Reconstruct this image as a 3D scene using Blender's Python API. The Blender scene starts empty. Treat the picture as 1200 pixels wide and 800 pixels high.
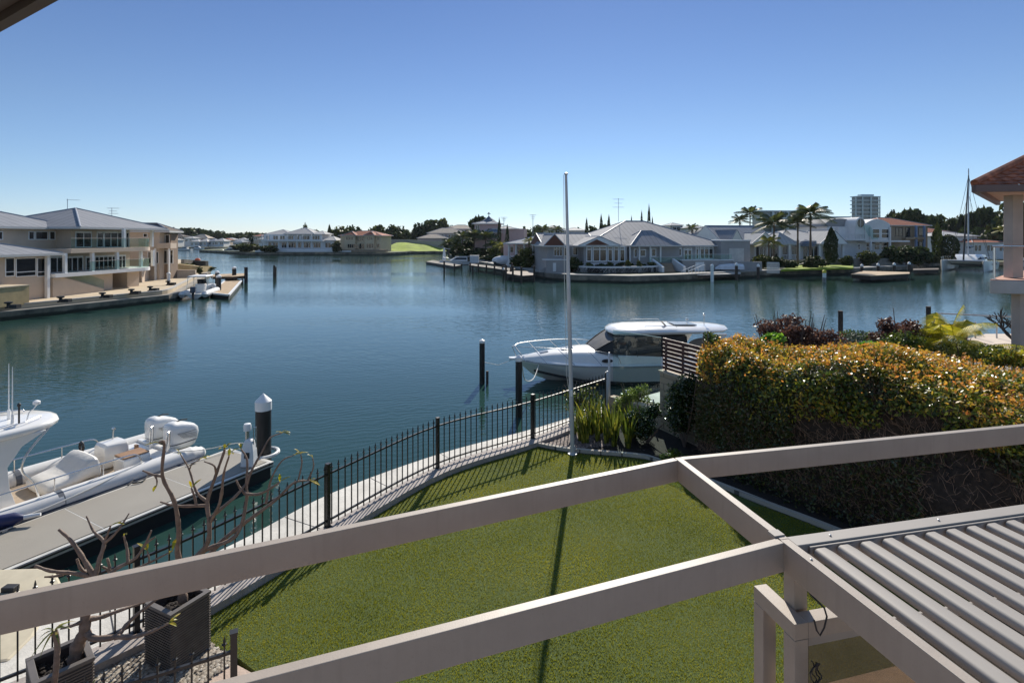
import bpy, math, random
import numpy as np
from mathutils import Vector, Matrix
R = math.radians
C = bpy.context.scene.collection
FPX, HZ, CH = 640.0, 279.0, 6.7          # focal length in px of a 1200 px wide picture, horizon row, camera height over the water

# ------------------------------------------------------------------ camera, sky, sun, exposure
cam = bpy.data.objects.new('camera', bpy.data.cameras.new('camera')); C.objects.link(cam)
cam.location = (0, 0, CH); cam.rotation_euler = (R(90), 0, 0)
cam.data.sensor_width = 36; cam.data.lens = 36*FPX/1200
cam.data.shift_y = -(400-HZ)/1200
cam.data.clip_start = 0.05; cam.data.clip_end = 6000
bpy.context.scene.camera = cam
SUN_AZ, SUN_EL = 8.6, 33.0
w = bpy.data.worlds.new('World'); bpy.context.scene.world = w; w.use_nodes = True
nt = w.node_tree; bg = nt.nodes['Background']
sky = nt.nodes.new('ShaderNodeTexSky'); sky.sky_type = 'NISHITA'; sky.sun_disc = False
sky.sun_elevation = R(SUN_EL); sky.sun_rotation = R(SUN_AZ)
sky.air_density = 1.0; sky.dust_density = 0.02; sky.ozone_density = 3.0; sky.altitude = 0
# sky model tinted: low sky dimmer and bluer, upper sky left bright as added fill
tcw = nt.nodes.new('ShaderNodeTexCoord'); spw = nt.nodes.new('ShaderNodeSeparateXYZ'); nt.links.new(tcw.outputs['Generated'], spw.inputs[0])
rw = nt.nodes.new('ShaderNodeValToRGB'); nt.links.new(spw.outputs[2], rw.inputs[0])
for i, (q, c) in enumerate(((0, (.40, .46, .64)), (.08, (.385, .43, .53)), (.2, (.39, .415, .48)), (.42, (.335, .365, .455)), (.6, (.98, .90, .80)))):
    el = rw.color_ramp.elements; e_ = el[i] if i < 2 else el.new(q); e_.position = q; e_.color = (c[0], c[1], c[2], 1)
mw = nt.nodes.new('ShaderNodeMix'); mw.data_type = 'RGBA'; mw.blend_type = 'MULTIPLY'; mw.inputs[0].default_value = 1
nt.links.new(sky.outputs[0], mw.inputs[6]); nt.links.new(rw.outputs[0], mw.inputs[7])
nt.links.new(mw.outputs[2], bg.inputs[0]); bg.inputs[1].default_value = 0.135
sun = bpy.data.objects.new('sun', bpy.data.lights.new('sun', 'SUN')); C.objects.link(sun)
sun.data.energy = 4.2; sun.data.angle = R(0.5); sun.data.color = (1, 0.93, 0.82)
sd = Vector((math.sin(R(SUN_AZ))*math.cos(R(SUN_EL)), math.cos(R(SUN_AZ))*math.cos(R(SUN_EL)), math.sin(R(SUN_EL))))
sun.rotation_euler = sd.to_track_quat('Z', 'Y').to_euler(); sun.location = (0, 0, 60)
vs = bpy.context.scene.view_settings
vs.view_transform = 'Standard'; vs.look = 'None'; vs.gamma = 1; vs.exposure = 0.6
cy = bpy.context.scene.cycles
cy.max_bounces = 8; cy.transparent_max_bounces = 12; cy.use_denoising = True
cy.caustics_reflective = False; cy.caustics_refractive = False; cy.sample_clamp_indirect = 6

# ------------------------------------------------------------------ helpers
def W(px, py, z):
    """picture point -> place on the level z"""
    Y = FPX*(CH-z)/(py-HZ); return Vector(((px-600)/FPX*Y, Y, z))
def D(px, py, Y):
    return Vector(((px-600)/FPX*Y, Y, CH-(py-HZ)*Y/FPX))

def link(o): C.objects.link(o); return o
ORG = {}
def origin(o):
    while o is not None:
        if o.name in ORG: return ORG[o.name]
        o = o.parent
    return Vector((0, 0, 0))
def thing(name, label, cat, loc=(0, 0, 0), group=None, rotz=0, local=False):
    o = bpy.data.objects.new(name, None); link(o); o.empty_display_size = .2
    o.location = loc; o.rotation_euler = (0, 0, rotz)
    o['label'] = label; o['category'] = cat
    if group: o['group'] = group
    ORG[o.name] = Vector((0, 0, 0)) if local else Vector(loc)
    return o
def tag(o, label, cat, group=None):
    o['label'] = label; o['category'] = cat
    if group: o['group'] = group
    return o

class MB:
    def __init__(s): s.v = []; s.f = []; s.uv = {}
    def add(s, vs_, fs_):
        n = len(s.v); s.v += [tuple(v) for v in vs_]; s.f += [tuple(i+n for i in f) for f in fs_]; return s
    def face(s, pts, uv=None):
        n = len(s.v); s.v += [tuple(p) for p in pts]; s.f.append(tuple(range(n, n+len(pts))))
        if uv: s.uv[len(s.f)-1] = uv
        return s
    def obox(s, c, ax, ay, az):
        c = Vector(c); P = []
        for k in (-1, 1):
            for j in (-1, 1):
                for i in (-1, 1): P.append(c+ax*i+ay*j+az*k)
        return s.add(P, [(0, 2, 3, 1), (4, 5, 7, 6), (0, 1, 5, 4), (2, 6, 7, 3), (0, 4, 6, 2), (1, 3, 7, 5)])
    def box(s, x0, y0, z0, x1, y1, z1):
        return s.obox(((x0+x1)/2, (y0+y1)/2, (z0+z1)/2), Vector(((x1-x0)/2, 0, 0)), Vector((0, (y1-y0)/2, 0)), Vector((0, 0, (z1-z0)/2)))
    def beam(s, a, b, wd, z0, z1):
        """level beam of width wd from a to b (plan points), between heights z0 and z1"""
        a = Vector((a[0], a[1], 0)); b = Vector((b[0], b[1], 0)); d = (b-a); L = d.length/2; d.normalize()
        n = Vector((-d.y, d.x, 0)); c = (a+b)/2; c.z = (z0+z1)/2
        return s.obox(c, d*L, n*wd/2, Vector((0, 0, (z1-z0)/2)))
    def prism(s, poly, z0, z1):
        n = len(poly); a = sum(poly[i][0]*poly[(i+1) % n][1]-poly[(i+1) % n][0]*poly[i][1] for i in range(n))
        if a < 0: poly = list(reversed(poly))
        P = [(p[0], p[1], z0) for p in poly]+[(p[0], p[1], z1) for p in poly]
        F = [tuple(range(n, 2*n)), tuple(reversed(range(n)))]
        F += [(i, (i+1) % n, n+(i+1) % n, n+i) for i in range(n)]
        return s.add(P, F)
    def tube(s, pts, rad, n=8, cap=True):
        pts = [Vector(p) for p in pts]
        if not isinstance(rad, (list, tuple)): rad = [rad]*len(pts)
        prev = None; rings = []
        for i, p in enumerate(pts):
            if i == 0: t = pts[1]-p
            elif i == len(pts)-1: t = p-pts[i-1]
            else: t = (pts[i+1]-p).normalized()+(p-pts[i-1]).normalized()
            t = t.normalized() if t.length > 1e-9 else Vector((0, 0, 1))
            if prev is None:
                a = Vector((0, 0, 1)) if abs(t.z) < .9 else Vector((1, 0, 0))
                u = t.cross(a).normalized()
            else:
                u = (prev-t*prev.dot(t))
                u = u.normalized() if u.length > 1e-6 else t.orthogonal().normalized()
            prev = u; vv = t.cross(u)
            rings.append([p+(u*math.cos(2*math.pi*k/n)+vv*math.sin(2*math.pi*k/n))*rad[i] for k in range(n)])
        return s.loft(rings, cap)
    def loft(s, rings, cap=True, closed=True):
        n = len(rings[0]); P = [p for r in rings for p in r]; F = []
        m = n if closed else n-1
        for i in range(len(rings)-1):
            for k in range(m):
                a = i*n+k; b = i*n+(k+1) % n
                F.append((a, b, b+n, a+n))
        if cap:
            F.append(tuple(reversed(range(n)))); F.append(tuple((len(rings)-1)*n+k for k in range(n)))
        return s.add(P, F)
    def lathe(s, prof, c=(0, 0, 0), n=20, cap=True):
        c = Vector(c)
        return s.loft([[c+Vector((r*math.cos(2*math.pi*k/n), r*math.sin(2*math.pi*k/n), z)) for k in range(n)] for r, z in prof], cap)
    def ell(s, c, rx, ry, rz, n=12, m=8):
        c = Vector(c); rings = []
        for i in range(m+1):
            t = math.pi*(i/m)-math.pi/2; q = max(math.cos(t), .02)
            rings.append([c+Vector((rx*q*math.cos(2*math.pi*k/n), ry*q*math.sin(2*math.pi*k/n), rz*math.sin(t))) for k in range(n)])
        return s.loft(rings)

def obj(name, mb, mat, parent=None, smooth=False, bevel=0, kind=None, label=None):
    org = origin(parent) if parent is not None else Vector((0, 0, 0))
    if parent is None and getattr(mb, 'org', None) is not None: org = Vector(mb.org)
    me = bpy.data.meshes.new(name)
    me.from_pydata([(v[0]-org.x, v[1]-org.y, v[2]-org.z) for v in mb.v], [], mb.f)
    if mb.uv:
        ul = me.uv_layers.new(name='UVMap').data
        for fi, uvs in mb.uv.items():
            for li, q in zip(me.polygons[fi].loop_indices, uvs): ul[li].uv = q
    me.materials.append(mat)
    if smooth:
        me.shade_smooth() if hasattr(me, 'shade_smooth') else None
        me.set_sharp_from_angle(angle=R(smooth if smooth is not True else 40))
    me.validate()
    o = bpy.data.objects.new(name, me); link(o)
    if parent is not None: o.parent = parent
    else: o.location = org; ORG[o.name] = org
    if bevel:
        b = o.modifiers.new('bevel', 'BEVEL'); b.width = bevel; b.segments = 2; b.limit_method = 'ANGLE'
    if kind: o['kind'] = kind
    if label: o['label'] = label
    return o
def struct(name, mb, mat, **k): return obj(name, mb, mat, kind='structure', **k)
def copytree(o, parent=None):
    c = o.copy(); C.objects.link(c)
    if parent is not None: c.parent = parent
    for ch in list(o.children): copytree(ch, c)
    return c
def place(o, loc, rotz=None, label=None, scale=None, rot=None):
    o.location = loc
    if rotz is not None: o.rotation_euler = (0, 0, rotz)
    if rot is not None: o.rotation_euler = rot
    if label: o['label'] = label
    if scale: o.scale = scale if hasattr(scale, '__len__') else (scale,)*3
    return o

# ------------------------------------------------------------------ materials
MATS = {}
def nodes(name):
    m = bpy.data.materials.new(name); m.use_nodes = True; t = m.node_tree
    return m, t, t.nodes['Principled BSDF']
def mat(name, col, rough=.6, metal=0, var=.12, scale=1.5, bump=0, bscale=25, spec=.5, coat=0, dirt=None, coord='Object', streak=0, tide=None):
    if name in MATS: return MATS[name]
    m, t, p = nodes(name); N = t.nodes.new; L = t.links.new
    tc = N('ShaderNodeTexCoord'); n1 = N('ShaderNodeTexNoise'); n1.inputs['Scale'].default_value = scale; n1.inputs['Detail'].default_value = 6
    n1.inputs['Roughness'].default_value = .65
    L(tc.outputs[coord], n1.inputs['Vector'])
    mx = N('ShaderNodeMix'); mx.data_type = 'RGBA'
    lo = [c*(1-var*1.3) for c in col]; hi = [min(1, c*(1+var)) for c in col]
    if dirt: lo = dirt
    mx.inputs[6].default_value = (*lo, 1); mx.inputs[7].default_value = (*hi, 1)
    rp = N('ShaderNodeMapRange'); rp.inputs[1].default_value = .3; rp.inputs[2].default_value = .7
    L(n1.outputs[0], rp.inputs[0]); L(rp.outputs[0], mx.inputs[0]); last = mx.outputs[2]
    if streak:                                                     # runs of dirt down the faces and specks of grime
        mp = N('ShaderNodeMapping'); mp.inputs['Scale'].default_value = (1, 1, .06); L(tc.outputs[coord], mp.inputs[0]); n3 = N('ShaderNodeTexNoise'); n3.inputs['Scale'].default_value = 22; n3.inputs['Detail'].default_value = 5; L(mp.outputs[0], n3.inputs['Vector'])
        n4 = N('ShaderNodeTexNoise'); n4.inputs['Scale'].default_value = 60; n4.inputs['Detail'].default_value = 2; L(tc.outputs[coord], n4.inputs['Vector'])
        r3 = N('ShaderNodeMapRange'); r3.inputs[1].default_value = .52; r3.inputs[2].default_value = .78; L(n3.outputs[0], r3.inputs[0])
        r4 = N('ShaderNodeMapRange'); r4.inputs[1].default_value = .66; r4.inputs[2].default_value = .72; L(n4.outputs[0], r4.inputs[0])
        ad_ = N('ShaderNodeMath'); ad_.operation = 'MAXIMUM'; L(r3.outputs[0], ad_.inputs[0]); L(r4.outputs[0], ad_.inputs[1])
        ml = N('ShaderNodeMath'); ml.operation = 'MULTIPLY'; ml.inputs[1].default_value = streak; L(ad_.outputs[0], ml.inputs[0])
        ms = N('ShaderNodeMix'); ms.data_type = 'RGBA'; ms.inputs[7].default_value = (*[c*.45 for c in col], 1); L(ml.outputs[0], ms.inputs[0]); L(last, ms.inputs[6]); last = ms.outputs[2]
    if tide:                                                       # weed and wet stain up to a height
        gp_ = N('ShaderNodeNewGeometry'); sz = N('ShaderNodeSeparateXYZ'); L(gp_.outputs['Position'], sz.inputs[0])
        nn = N('ShaderNodeMath'); nn.operation = 'MULTIPLY_ADD'; nn.inputs[1].default_value = .35; L(n1.outputs[0], nn.inputs[0]); L(sz.outputs[2], nn.inputs[2])
        rt = N('ShaderNodeMapRange'); rt.inputs[1].default_value = tide; rt.inputs[2].default_value = tide+.12; L(nn.outputs[0], rt.inputs[0])
        mt_ = N('ShaderNodeMix'); mt_.data_type = 'RGBA'; mt_.inputs[6].default_value = (.03, .032, .02, 1); L(rt.outputs[0], mt_.inputs[0]); L(last, mt_.inputs[7]); last = mt_.outputs[2]
    L(last, p.inputs['Base Color'])
    rr = N('ShaderNodeMapRange'); rr.inputs[3].default_value = max(.02, rough-.08); rr.inputs[4].default_value = min(1, rough+.1)
    L(n1.outputs[0], rr.inputs[0]); L(rr.outputs[0], p.inputs['Roughness'])
    p.inputs['Metallic'].default_value = metal; p.inputs['Specular IOR Level'].default_value = spec
    if coat: p.inputs['Coat Weight'].default_value = coat
    if bump:
        n2 = N('ShaderNodeTexNoise'); n2.inputs['Scale'].default_value = bscale; n2.inputs['Detail'].default_value = 4
        L(tc.outputs[coord], n2.inputs['Vector'])
        b = N('ShaderNodeBump'); b.inputs['Strength'].default_value = bump; b.inputs['Distance'].default_value = .02
        L(n2.outputs[0], b.inputs['Height']); L(b.outputs[0], p.inputs['Normal'])
    MATS[name] = m; return m
def leafmat(name, cols, rough=.45, trans=.35, tcol=None, spec=.5, big=0):
    if name in MATS: return MATS[name]
    m, t, p = nodes(name); N = t.nodes.new; L = t.links.new
    g = N('ShaderNodeNewGeometry'); rp = N('ShaderNodeValToRGB'); rp.color_ramp.interpolation = 'LINEAR'
    e = rp.color_ramp.elements
    for i, c in enumerate(cols):
        q = e[i] if i < 2 else e.new(1)
        q.position = i/(len(cols)-1) if len(cols) > 1 else 0; q.color = (*c, 1)
    src = g.outputs['Random Per Island']
    if big:
        tc = N('ShaderNodeTexCoord'); nz = N('ShaderNodeTexNoise'); nz.inputs['Scale'].default_value = big; nz.inputs['Detail'].default_value = 3
        L(tc.outputs['Object'], nz.inputs['Vector'])
        ma = N('ShaderNodeMath'); ma.operation = 'MULTIPLY_ADD'; ma.inputs[1].default_value = 2.2; ma.inputs[2].default_value = -.85
        L(nz.outputs[0], ma.inputs[0])
        mb_ = N('ShaderNodeMath'); mb_.operation = 'MULTIPLY_ADD'; mb_.inputs[1].default_value = .6
        L(src, mb_.inputs[0]); 
        mc = N('ShaderNodeMath'); mc.operation = 'MULTIPLY'; mc.inputs[1].default_value = .55; L(ma.outputs[0], mc.inputs[0]); L(mc.outputs[0], mb_.inputs[2])
        mb_.use_clamp = True; src = mb_.outputs[0]
    L(src, rp.inputs[0]); L(rp.outputs[0], p.inputs['Base Color'])
    p.inputs['Roughness'].default_value = rough; p.inputs['Specular IOR Level'].default_value = spec
    if trans:
        tr = N('ShaderNodeBsdfTranslucent'); mx = N('ShaderNodeMixShader'); mx.inputs[0].default_value = trans
        if tcol: 
            tm = N('ShaderNodeMix'); tm.data_type = 'RGBA'; tm.blend_type = 'MULTIPLY'; tm.inputs[0].default_value = 1
            L(rp.outputs[0], tm.inputs[6]); tm.inputs[7].default_value = (*tcol, 1); L(tm.outputs[2], tr.inputs[0])
        else: L(rp.outputs[0], tr.inputs[0])
        out = t.nodes['Material Output']
        L(p.outputs[0], mx.inputs[1]); L(tr.outputs[0], mx.inputs[2]); L(mx.outputs[0], out.inputs[0])
    MATS[name] = m; return m
def roofmat(name, col, pitch=.9, depth=.8, rough=.8, metal=0.0, tile=False):
    if name in MATS: return MATS[name]
    m, t, p = nodes(name); N = t.nodes.new; L = t.links.new
    uv = N('ShaderNodeUVMap'); sp = N('ShaderNodeSeparateXYZ'); L(uv.outputs[0], sp.inputs[0])
    def saw(sock, period):
        a = N('ShaderNodeMath'); a.operation = 'DIVIDE'; a.inputs[1].default_value = period; L(sock, a.inputs[0])
        b = N('ShaderNodeMath'); b.operation = 'FRACT'; L(a.outputs[0], b.inputs[0]); return b.outputs[0]
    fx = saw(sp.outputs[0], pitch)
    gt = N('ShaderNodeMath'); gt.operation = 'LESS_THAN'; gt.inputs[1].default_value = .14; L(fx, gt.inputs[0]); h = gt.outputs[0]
    tc = N('ShaderNodeTexCoord'); nz = N('ShaderNodeTexNoise'); nz.inputs['Scale'].default_value = .6; nz.inputs['Detail'].default_value = 5
    L(tc.outputs['Object'], nz.inputs['Vector'])
    mx = N('ShaderNodeMix'); mx.data_type = 'RGBA'; mx.inputs[6].default_value = (*[c*.8 for c in col], 1); mx.inputs[7].default_value = (*[min(1, c*1.15) for c in col], 1)
    L(nz.outputs[0], mx.inputs[0])
    last = mx.outputs[2]
    if tile:
        fy = saw(sp.outputs[1], .32); cc = N('ShaderNodeMath'); cc.operation = 'ADD'; L(fy, cc.inputs[0]); L(h, cc.inputs[1]); h = cc.outputs[0]
        br = N('ShaderNodeTexNoise'); br.inputs['Scale'].default_value = 6; L(tc.outputs['Object'], br.inputs['Vector'])
        m3 = N('ShaderNodeMix'); m3.data_type = 'RGBA'; m3.blend_type = 'MULTIPLY'; m3.inputs[0].default_value = .7
        L(last, m3.inputs[6]); L(br.outputs[1], m3.inputs[7]); last = m3.outputs[2]
        m4 = N('ShaderNodeMix'); m4.data_type = 'RGBA'; m4.blend_type = 'MULTIPLY'; m4.inputs[0].default_value = 1; m4.inputs[7].default_value = (1.9, 1.9, 1.9, 1)
        L(last, m4.inputs[6]); last = m4.outputs[2]
    if not tile:
        m5 = N('ShaderNodeMix'); m5.data_type = 'RGBA'; m5.blend_type = 'MULTIPLY'; m5.inputs[7].default_value = (.72, .72, .74, 1); L(gt.outputs[0], m5.inputs[0]); L(last, m5.inputs[6]); last = m5.outputs[2]  # dark stripe along each rib: the rib's shading put into the colour
    L(last, p.inputs['Base Color'])
    b = N('ShaderNodeBump'); b.inputs['Strength'].default_value = depth; b.inputs['Distance'].default_value = .06; L(h, b.inputs['Height']); L(b.outputs[0], p.inputs['Normal'])
    p.inputs['Roughness'].default_value = rough; p.inputs['Metallic'].default_value = metal; p.inputs['Specular IOR Level'].default_value = .22
    MATS[name] = m; return m
def glassmat(name, col=(.8, .95, .92), alpha=.3, rough=.02):
    """clear pane: reflects at its surface, lets most light through"""
    if name in MATS: return MATS[name]
    m, t, p = nodes(name); N = t.nodes.new; L = t.links.new
    tr = N('ShaderNodeBsdfTransparent'); tr.inputs[0].default_value = (*col, 1)
    gl = N('ShaderNodeBsdfGlossy'); gl.inputs['Roughness'].default_value = rough; gl.inputs[0].default_value = (.9, .97, .95, 1)
    fr = N('ShaderNodeFresnel'); fr.inputs[0].default_value = 1.5
    ad = N('ShaderNodeMath'); ad.operation = 'ADD'; ad.inputs[1].default_value = alpha*.15; L(fr.outputs[0], ad.inputs[0]); ad.use_clamp = True
    ge = N('ShaderNodeNewGeometry'); iv = N('ShaderNodeMath'); iv.operation = 'SUBTRACT'; iv.inputs[0].default_value = 1; L(ge.outputs['Backfacing'], iv.inputs[1])
    mu = N('ShaderNodeMath'); mu.operation = 'MULTIPLY'; L(ad.outputs[0], mu.inputs[0]); L(iv.outputs[0], mu.inputs[1])
    mx = N('ShaderNodeMixShader'); L(mu.outputs[0], mx.inputs[0]); L(tr.outputs[0], mx.inputs[1]); L(gl.outputs[0], mx.inputs[2])
    L(mx.outputs[0], t.nodes['Material Output'].inputs[0]); MATS[name] = m; return m
def brickmat(name, c1, c2, mortar, bw=.4, bh=.2, bump=.4):
    if name in MATS: return MATS[name]
    m, t, p = nodes(name); N = t.nodes.new; L = t.links.new
    uv = N('ShaderNodeTexCoord'); sp = N('ShaderNodeSeparateXYZ'); L(uv.outputs['Object'], sp.inputs[0])
    ad = N('ShaderNodeMath'); ad.operation = 'ADD'; L(sp.outputs[0], ad.inputs[0]); L(sp.outputs[1], ad.inputs[1])
    cb = N('ShaderNodeCombineXYZ'); L(ad.outputs[0], cb.inputs[0]); L(sp.outputs[2], cb.inputs[1])
    b = N('ShaderNodeTexBrick'); b.inputs['Scale'].default_value = 1; b.inputs['Brick Width'].default_value = bw; b.inputs['Row Height'].default_value = bh
    b.inputs['Mortar Size'].default_value = .012; b.inputs['Color1'].default_value = (*c1, 1); b.inputs['Color2'].default_value = (*c2, 1); b.inputs['Mortar'].default_value = (*mortar, 1)
    L(cb.outputs[0], b.inputs['Vector']); L(b.outputs[0], p.inputs['Base Color']); p.inputs['Roughness'].default_value = .85
    bp = N('ShaderNodeBump'); bp.invert = True; bp.inputs['Strength'].default_value = bump; bp.inputs['Distance'].default_value = .01; L(b.outputs[1], bp.inputs['Height']); L(bp.outputs[0], p.inputs['Normal'])
    MATS[name] = m; return m

M_paint = mat('taupe powder coat', (.34, .285, .235), .5, var=.07, streak=.16, scale=2.5, bump=.05, bscale=120)
M_louv = mat('pale louvre aluminium', (.31, .28, .25), .6, var=.05, scale=2)
M_black = mat('black powder coat', (.018, .018, .02), .38, var=.2)
M_conc = mat('concrete', (.42, .40, .37), .85, var=.2, scale=3, bump=.4, bscale=60)
M_conc_d = mat('weathered quay concrete', (.26, .24, .21), .9, tide=.5, var=.35, scale=1.2, bump=.6, bscale=18, dirt=(.06, .055, .045))
M_walk = mat('pale promenade concrete', (.60, .57, .51), .85, var=.22, scale=1.3, bump=.35, bscale=50, streak=.25)
M_cap = mat('mauve grey wall render', (.38, .335, .305), .85, streak=.3, var=.2, scale=3, bump=.3, bscale=50)
M_white = mat('white paint', (.78, .78, .77), .45, var=.05)
M_gel = mat('white gelcoat', (.80, .78, .74), .22, var=.04, coat=.4)
M_steel = mat('stainless steel', (.6, .6, .6), .22, metal=.9, var=.05)
M_alu = mat('aluminium pole', (.50, .51, .53), .45, metal=.2, var=.06)
M_pile = mat('black pile sleeve', (.014, .014, .016), .45, var=.3, scale=3)
M_wpile = mat('old timber pile', (.07, .05, .04), .85, var=.4, scale=5, bump=.6, bscale=20)
M_dark = mat('dark rubber', (.02, .02, .022), .6, var=.2)
M_glassdark = mat('dark window glass', (.012, .016, .02), .06, var=.3, scale=.4, spec=.8)
M_glass = glassmat('clear balustrade glass', (.84, .93, .91), .0)
M_tint = glassmat('tinted pane', (.45, .40, .34), .0)
M_soil = mat('dark garden mulch', (.028, .02, .016), .95, var=.5, scale=20, bump=1, bscale=60)
M_bark = mat('grey brown bark', (.17, .12, .09), .85, var=.3, scale=8, bump=.6, bscale=40)
M_frang = mat('frangipani bark', (.20, .14, .105), .7, var=.3, scale=12, bump=.4, bscale=60)
M_pave = mat('pink limestone paving', (.50, .38, .30), .85, var=.2, scale=2, bump=.3, bscale=40)
# ------------------------------------------------------------------ water and land
def watermat():
    m, t, p = nodes('canal water'); N = t.nodes.new; L = t.links.new
    tc = N('ShaderNodeTexCoord')
    def noise(sx, sy, sc, det, rot=0, rg=.5):
        mp = N('ShaderNodeMapping'); mp.inputs['Scale'].default_value = (sx, sy, 1); mp.inputs['Rotation'].default_value = (0, 0, rot)
        L(tc.outputs['Object'], mp.inputs[0]); n = N('ShaderNodeTexNoise'); n.inputs['Scale'].default_value = sc; n.inputs['Detail'].default_value = det
        n.inputs['Roughness'].default_value = rg; L(mp.outputs[0], n.inputs['Vector']); return n.outputs[0]
    big = noise(.35, 1, .05, 3); 
    mx = N('ShaderNodeMix'); mx.data_type = 'RGBA'; mx.inputs[6].default_value = (.020, .050, .040, 1); mx.inputs[7].default_value = (.026, .064, .056, 1)
    L(big, mx.inputs[0]); L(mx.outputs[2], p.inputs['Base Color'])
    p.inputs['Roughness'].default_value = .045; p.inputs['IOR'].default_value = 1.33
    a = noise(.55, 1.0, 3.4, 4, .25); b = noise(.5, 1, .9, 3, -.2); 
    wv = N('ShaderNodeTexWave'); wv.wave_type = 'BANDS'; wv.inputs['Scale'].default_value = .9; wv.inputs['Distortion'].default_value = 9; wv.inputs['Detail'].default_value = 3; wv.inputs['Detail Scale'].default_value = 1.3
    mp = N('ShaderNodeMapping'); mp.inputs['Rotation'].default_value = (0, 0, 1.25); L(tc.outputs['Object'], mp.inputs[0]); L(mp.outputs[0], wv.inputs[0])
    s = N('ShaderNodeMath'); s.operation = 'MULTIPLY_ADD'; s.inputs[1].default_value = 1.6; L(b, s.inputs[0]); L(a, s.inputs[2])
    s2 = N('ShaderNodeMath'); s2.operation = 'MULTIPLY_ADD'; s2.inputs[1].default_value = .55; L(wv.outputs[1], s2.inputs[0]); L(s.outputs[0], s2.inputs[2])
    st = N('ShaderNodeMapRange'); st.inputs[1].default_value = .35; st.inputs[2].default_value = .65; st.inputs[3].default_value = .08; st.inputs[4].default_value = .34
    L(noise(.3, 1, .045, 2, .1), st.inputs[0])
    bp = N('ShaderNodeBump'); bp.inputs['Distance'].default_value = .032; L(st.outputs[0], bp.inputs['Strength']); L(s2.outputs[0], bp.inputs['Height'])
    L(bp.outputs[0], p.inputs['Normal']); return m
b = MB(); b.face([(-2500, -60, 0), (2500, -60, 0), (2500, 4000, 0), (-2500, 4000, 0)])
struct('water', b, watermat())

M_grassland = mat('shore ground', (.09, .10, .045), .95, var=.35, scale=.3, bump=.6, bscale=8)
M_lawn = mat('synthetic turf base', (.07, .10, .014), .95, var=.35, scale=60, bump=.6, bscale=160)
LZ = 1.3                                                        # level of the garden
FP = [(2.92, 16.8), (.55, 14.44), (-1.71, 12.56), (-3.37, 10.0), (-5.04, 7.33), (-7.3, 5.45), (-9.8, 4.6)]
def catmull(P, n=8):
    P = [Vector(p) for p in P]; out = []
    Q = [P[0]*2-P[1]]+P+[P[-1]*2-P[-2]]
    for i in range(1, len(Q)-2):
        for k in range(n):
            t = k/n; a, b_, c, d = Q[i-1], Q[i], Q[i+1], Q[i+2]
            out.append(.5*((2*b_)+(c-a)*t+(2*a-5*b_+4*c-d)*t*t+(3*b_-a-3*c+d)*t**3))
    out.append(P[-1]); return out
def offset(P, d):
    out = []
    for i, p in enumerate(P):
        a = P[max(0, i-1)]; c = P[min(len(P)-1, i+1)]; t = (c-a).normalized(); out.append(p+Vector((-t.y, t.x))*d)
    return out
FC = catmull(FP, 6)                                             # fence curve, from the boundary towards the left
wall_in = offset(FC, .30); wall_out = offset(FC, -.07)
quay_out = catmull([(6.4, 20.6), (2.75, 17.75), (.55, 15.9), (-1.87, 14.1), (-3.92, 11.96), (-5.1, 9.92), (-6.3, 8.5), (-8.2, 7.2), (-11, 6.3), (-16, 5.6)], 6)
# home land: one raised block under garden, hedge, neighbours
land = [(p.x, p.y) for p in quay_out]+[(-16, -40), (60, -40), (60, 30), (30, 29), (17, 28), (16.5, 22), (12, 20.8)]
bb = MB(); bb.prism(land, -1, 1.10); struct('quay', bb, M_conc_d)
b = MB(); b.prism([(p.x, p.y) for p in offset(quay_out, .03)[:]]+[(-16, -5), (-6, 2), (-4.4, 6.6), (-1, 11), (1, 13), (4, 17), (8, 20)], 1.10, 1.15); struct('promenade', b, M_walk)
kerb = [(.53, 14.2), (1.4, 13.78), (2.94, 13.43), (3.39, 13.2), (3.9, 12.5), (4.5, 11.77), (5.2, 10.84), (5.8, 10.1), (7.2, 8.2), (8.2, 6.9)]
KC = catmull(kerb, 5)
lawn_edge_left = [(-4.75, 7.45), (-4.45, 7.45), (-4.05, 7.3), (-3.54, 7.04), (-3.18, 6.8)]
lawnpoly = [(p.x, p.y) for p in wall_in if p.y > 7.5 and p.y < 14.0]+lawn_edge_left+[(-3.1, 6.25), (3.2, 6.47), (9, 7.98)]+[(p.x, p.y) for p in reversed(KC)]
b = MB(); b.prism(lawnpoly, 1.0, LZ); struct('lawn', b, M_lawn)
# garden bed, gravel and paving
bedpoly = [(p.x, p.y) for p in wall_in if p.y > 13.95]+[(p.x, p.y) for p in KC]+[(20, 6.5), (20, 17), (4, 17.5)]
bo = MB(); bo.prism([(x, y) for x, y in bedpoly], 1.0, 1.32); struct('garden_bed', bo, M_soil)
b = MB(); b.prism([(-3.55, 6.95), (-3.1, 6.72), (-3.1, 6.25), (3.2, 6.47), (8.4, 7.82), (20, 7.82), (20, -6), (-16, -6), (-16, 5.2), (-5.6, 6.35), (-4.6, 5.9)], 1.0, 1.304); struct('paving', b, M_pave)
b = MB(); b.prism([(-4.9, 7.42), (-4.4, 7.44), (-4.02, 7.27), (-3.52, 6.98), (-4.6, 5.7), (-7.0, 4.9), (-7.1, 5.2), (-5.35, 6.75)], 1.0, 1.312); struct('gravel_bed', b, mat('gravel bed base', (.2, .18, .15), .95, var=.4, scale=30, bump=1, bscale=50))

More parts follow.
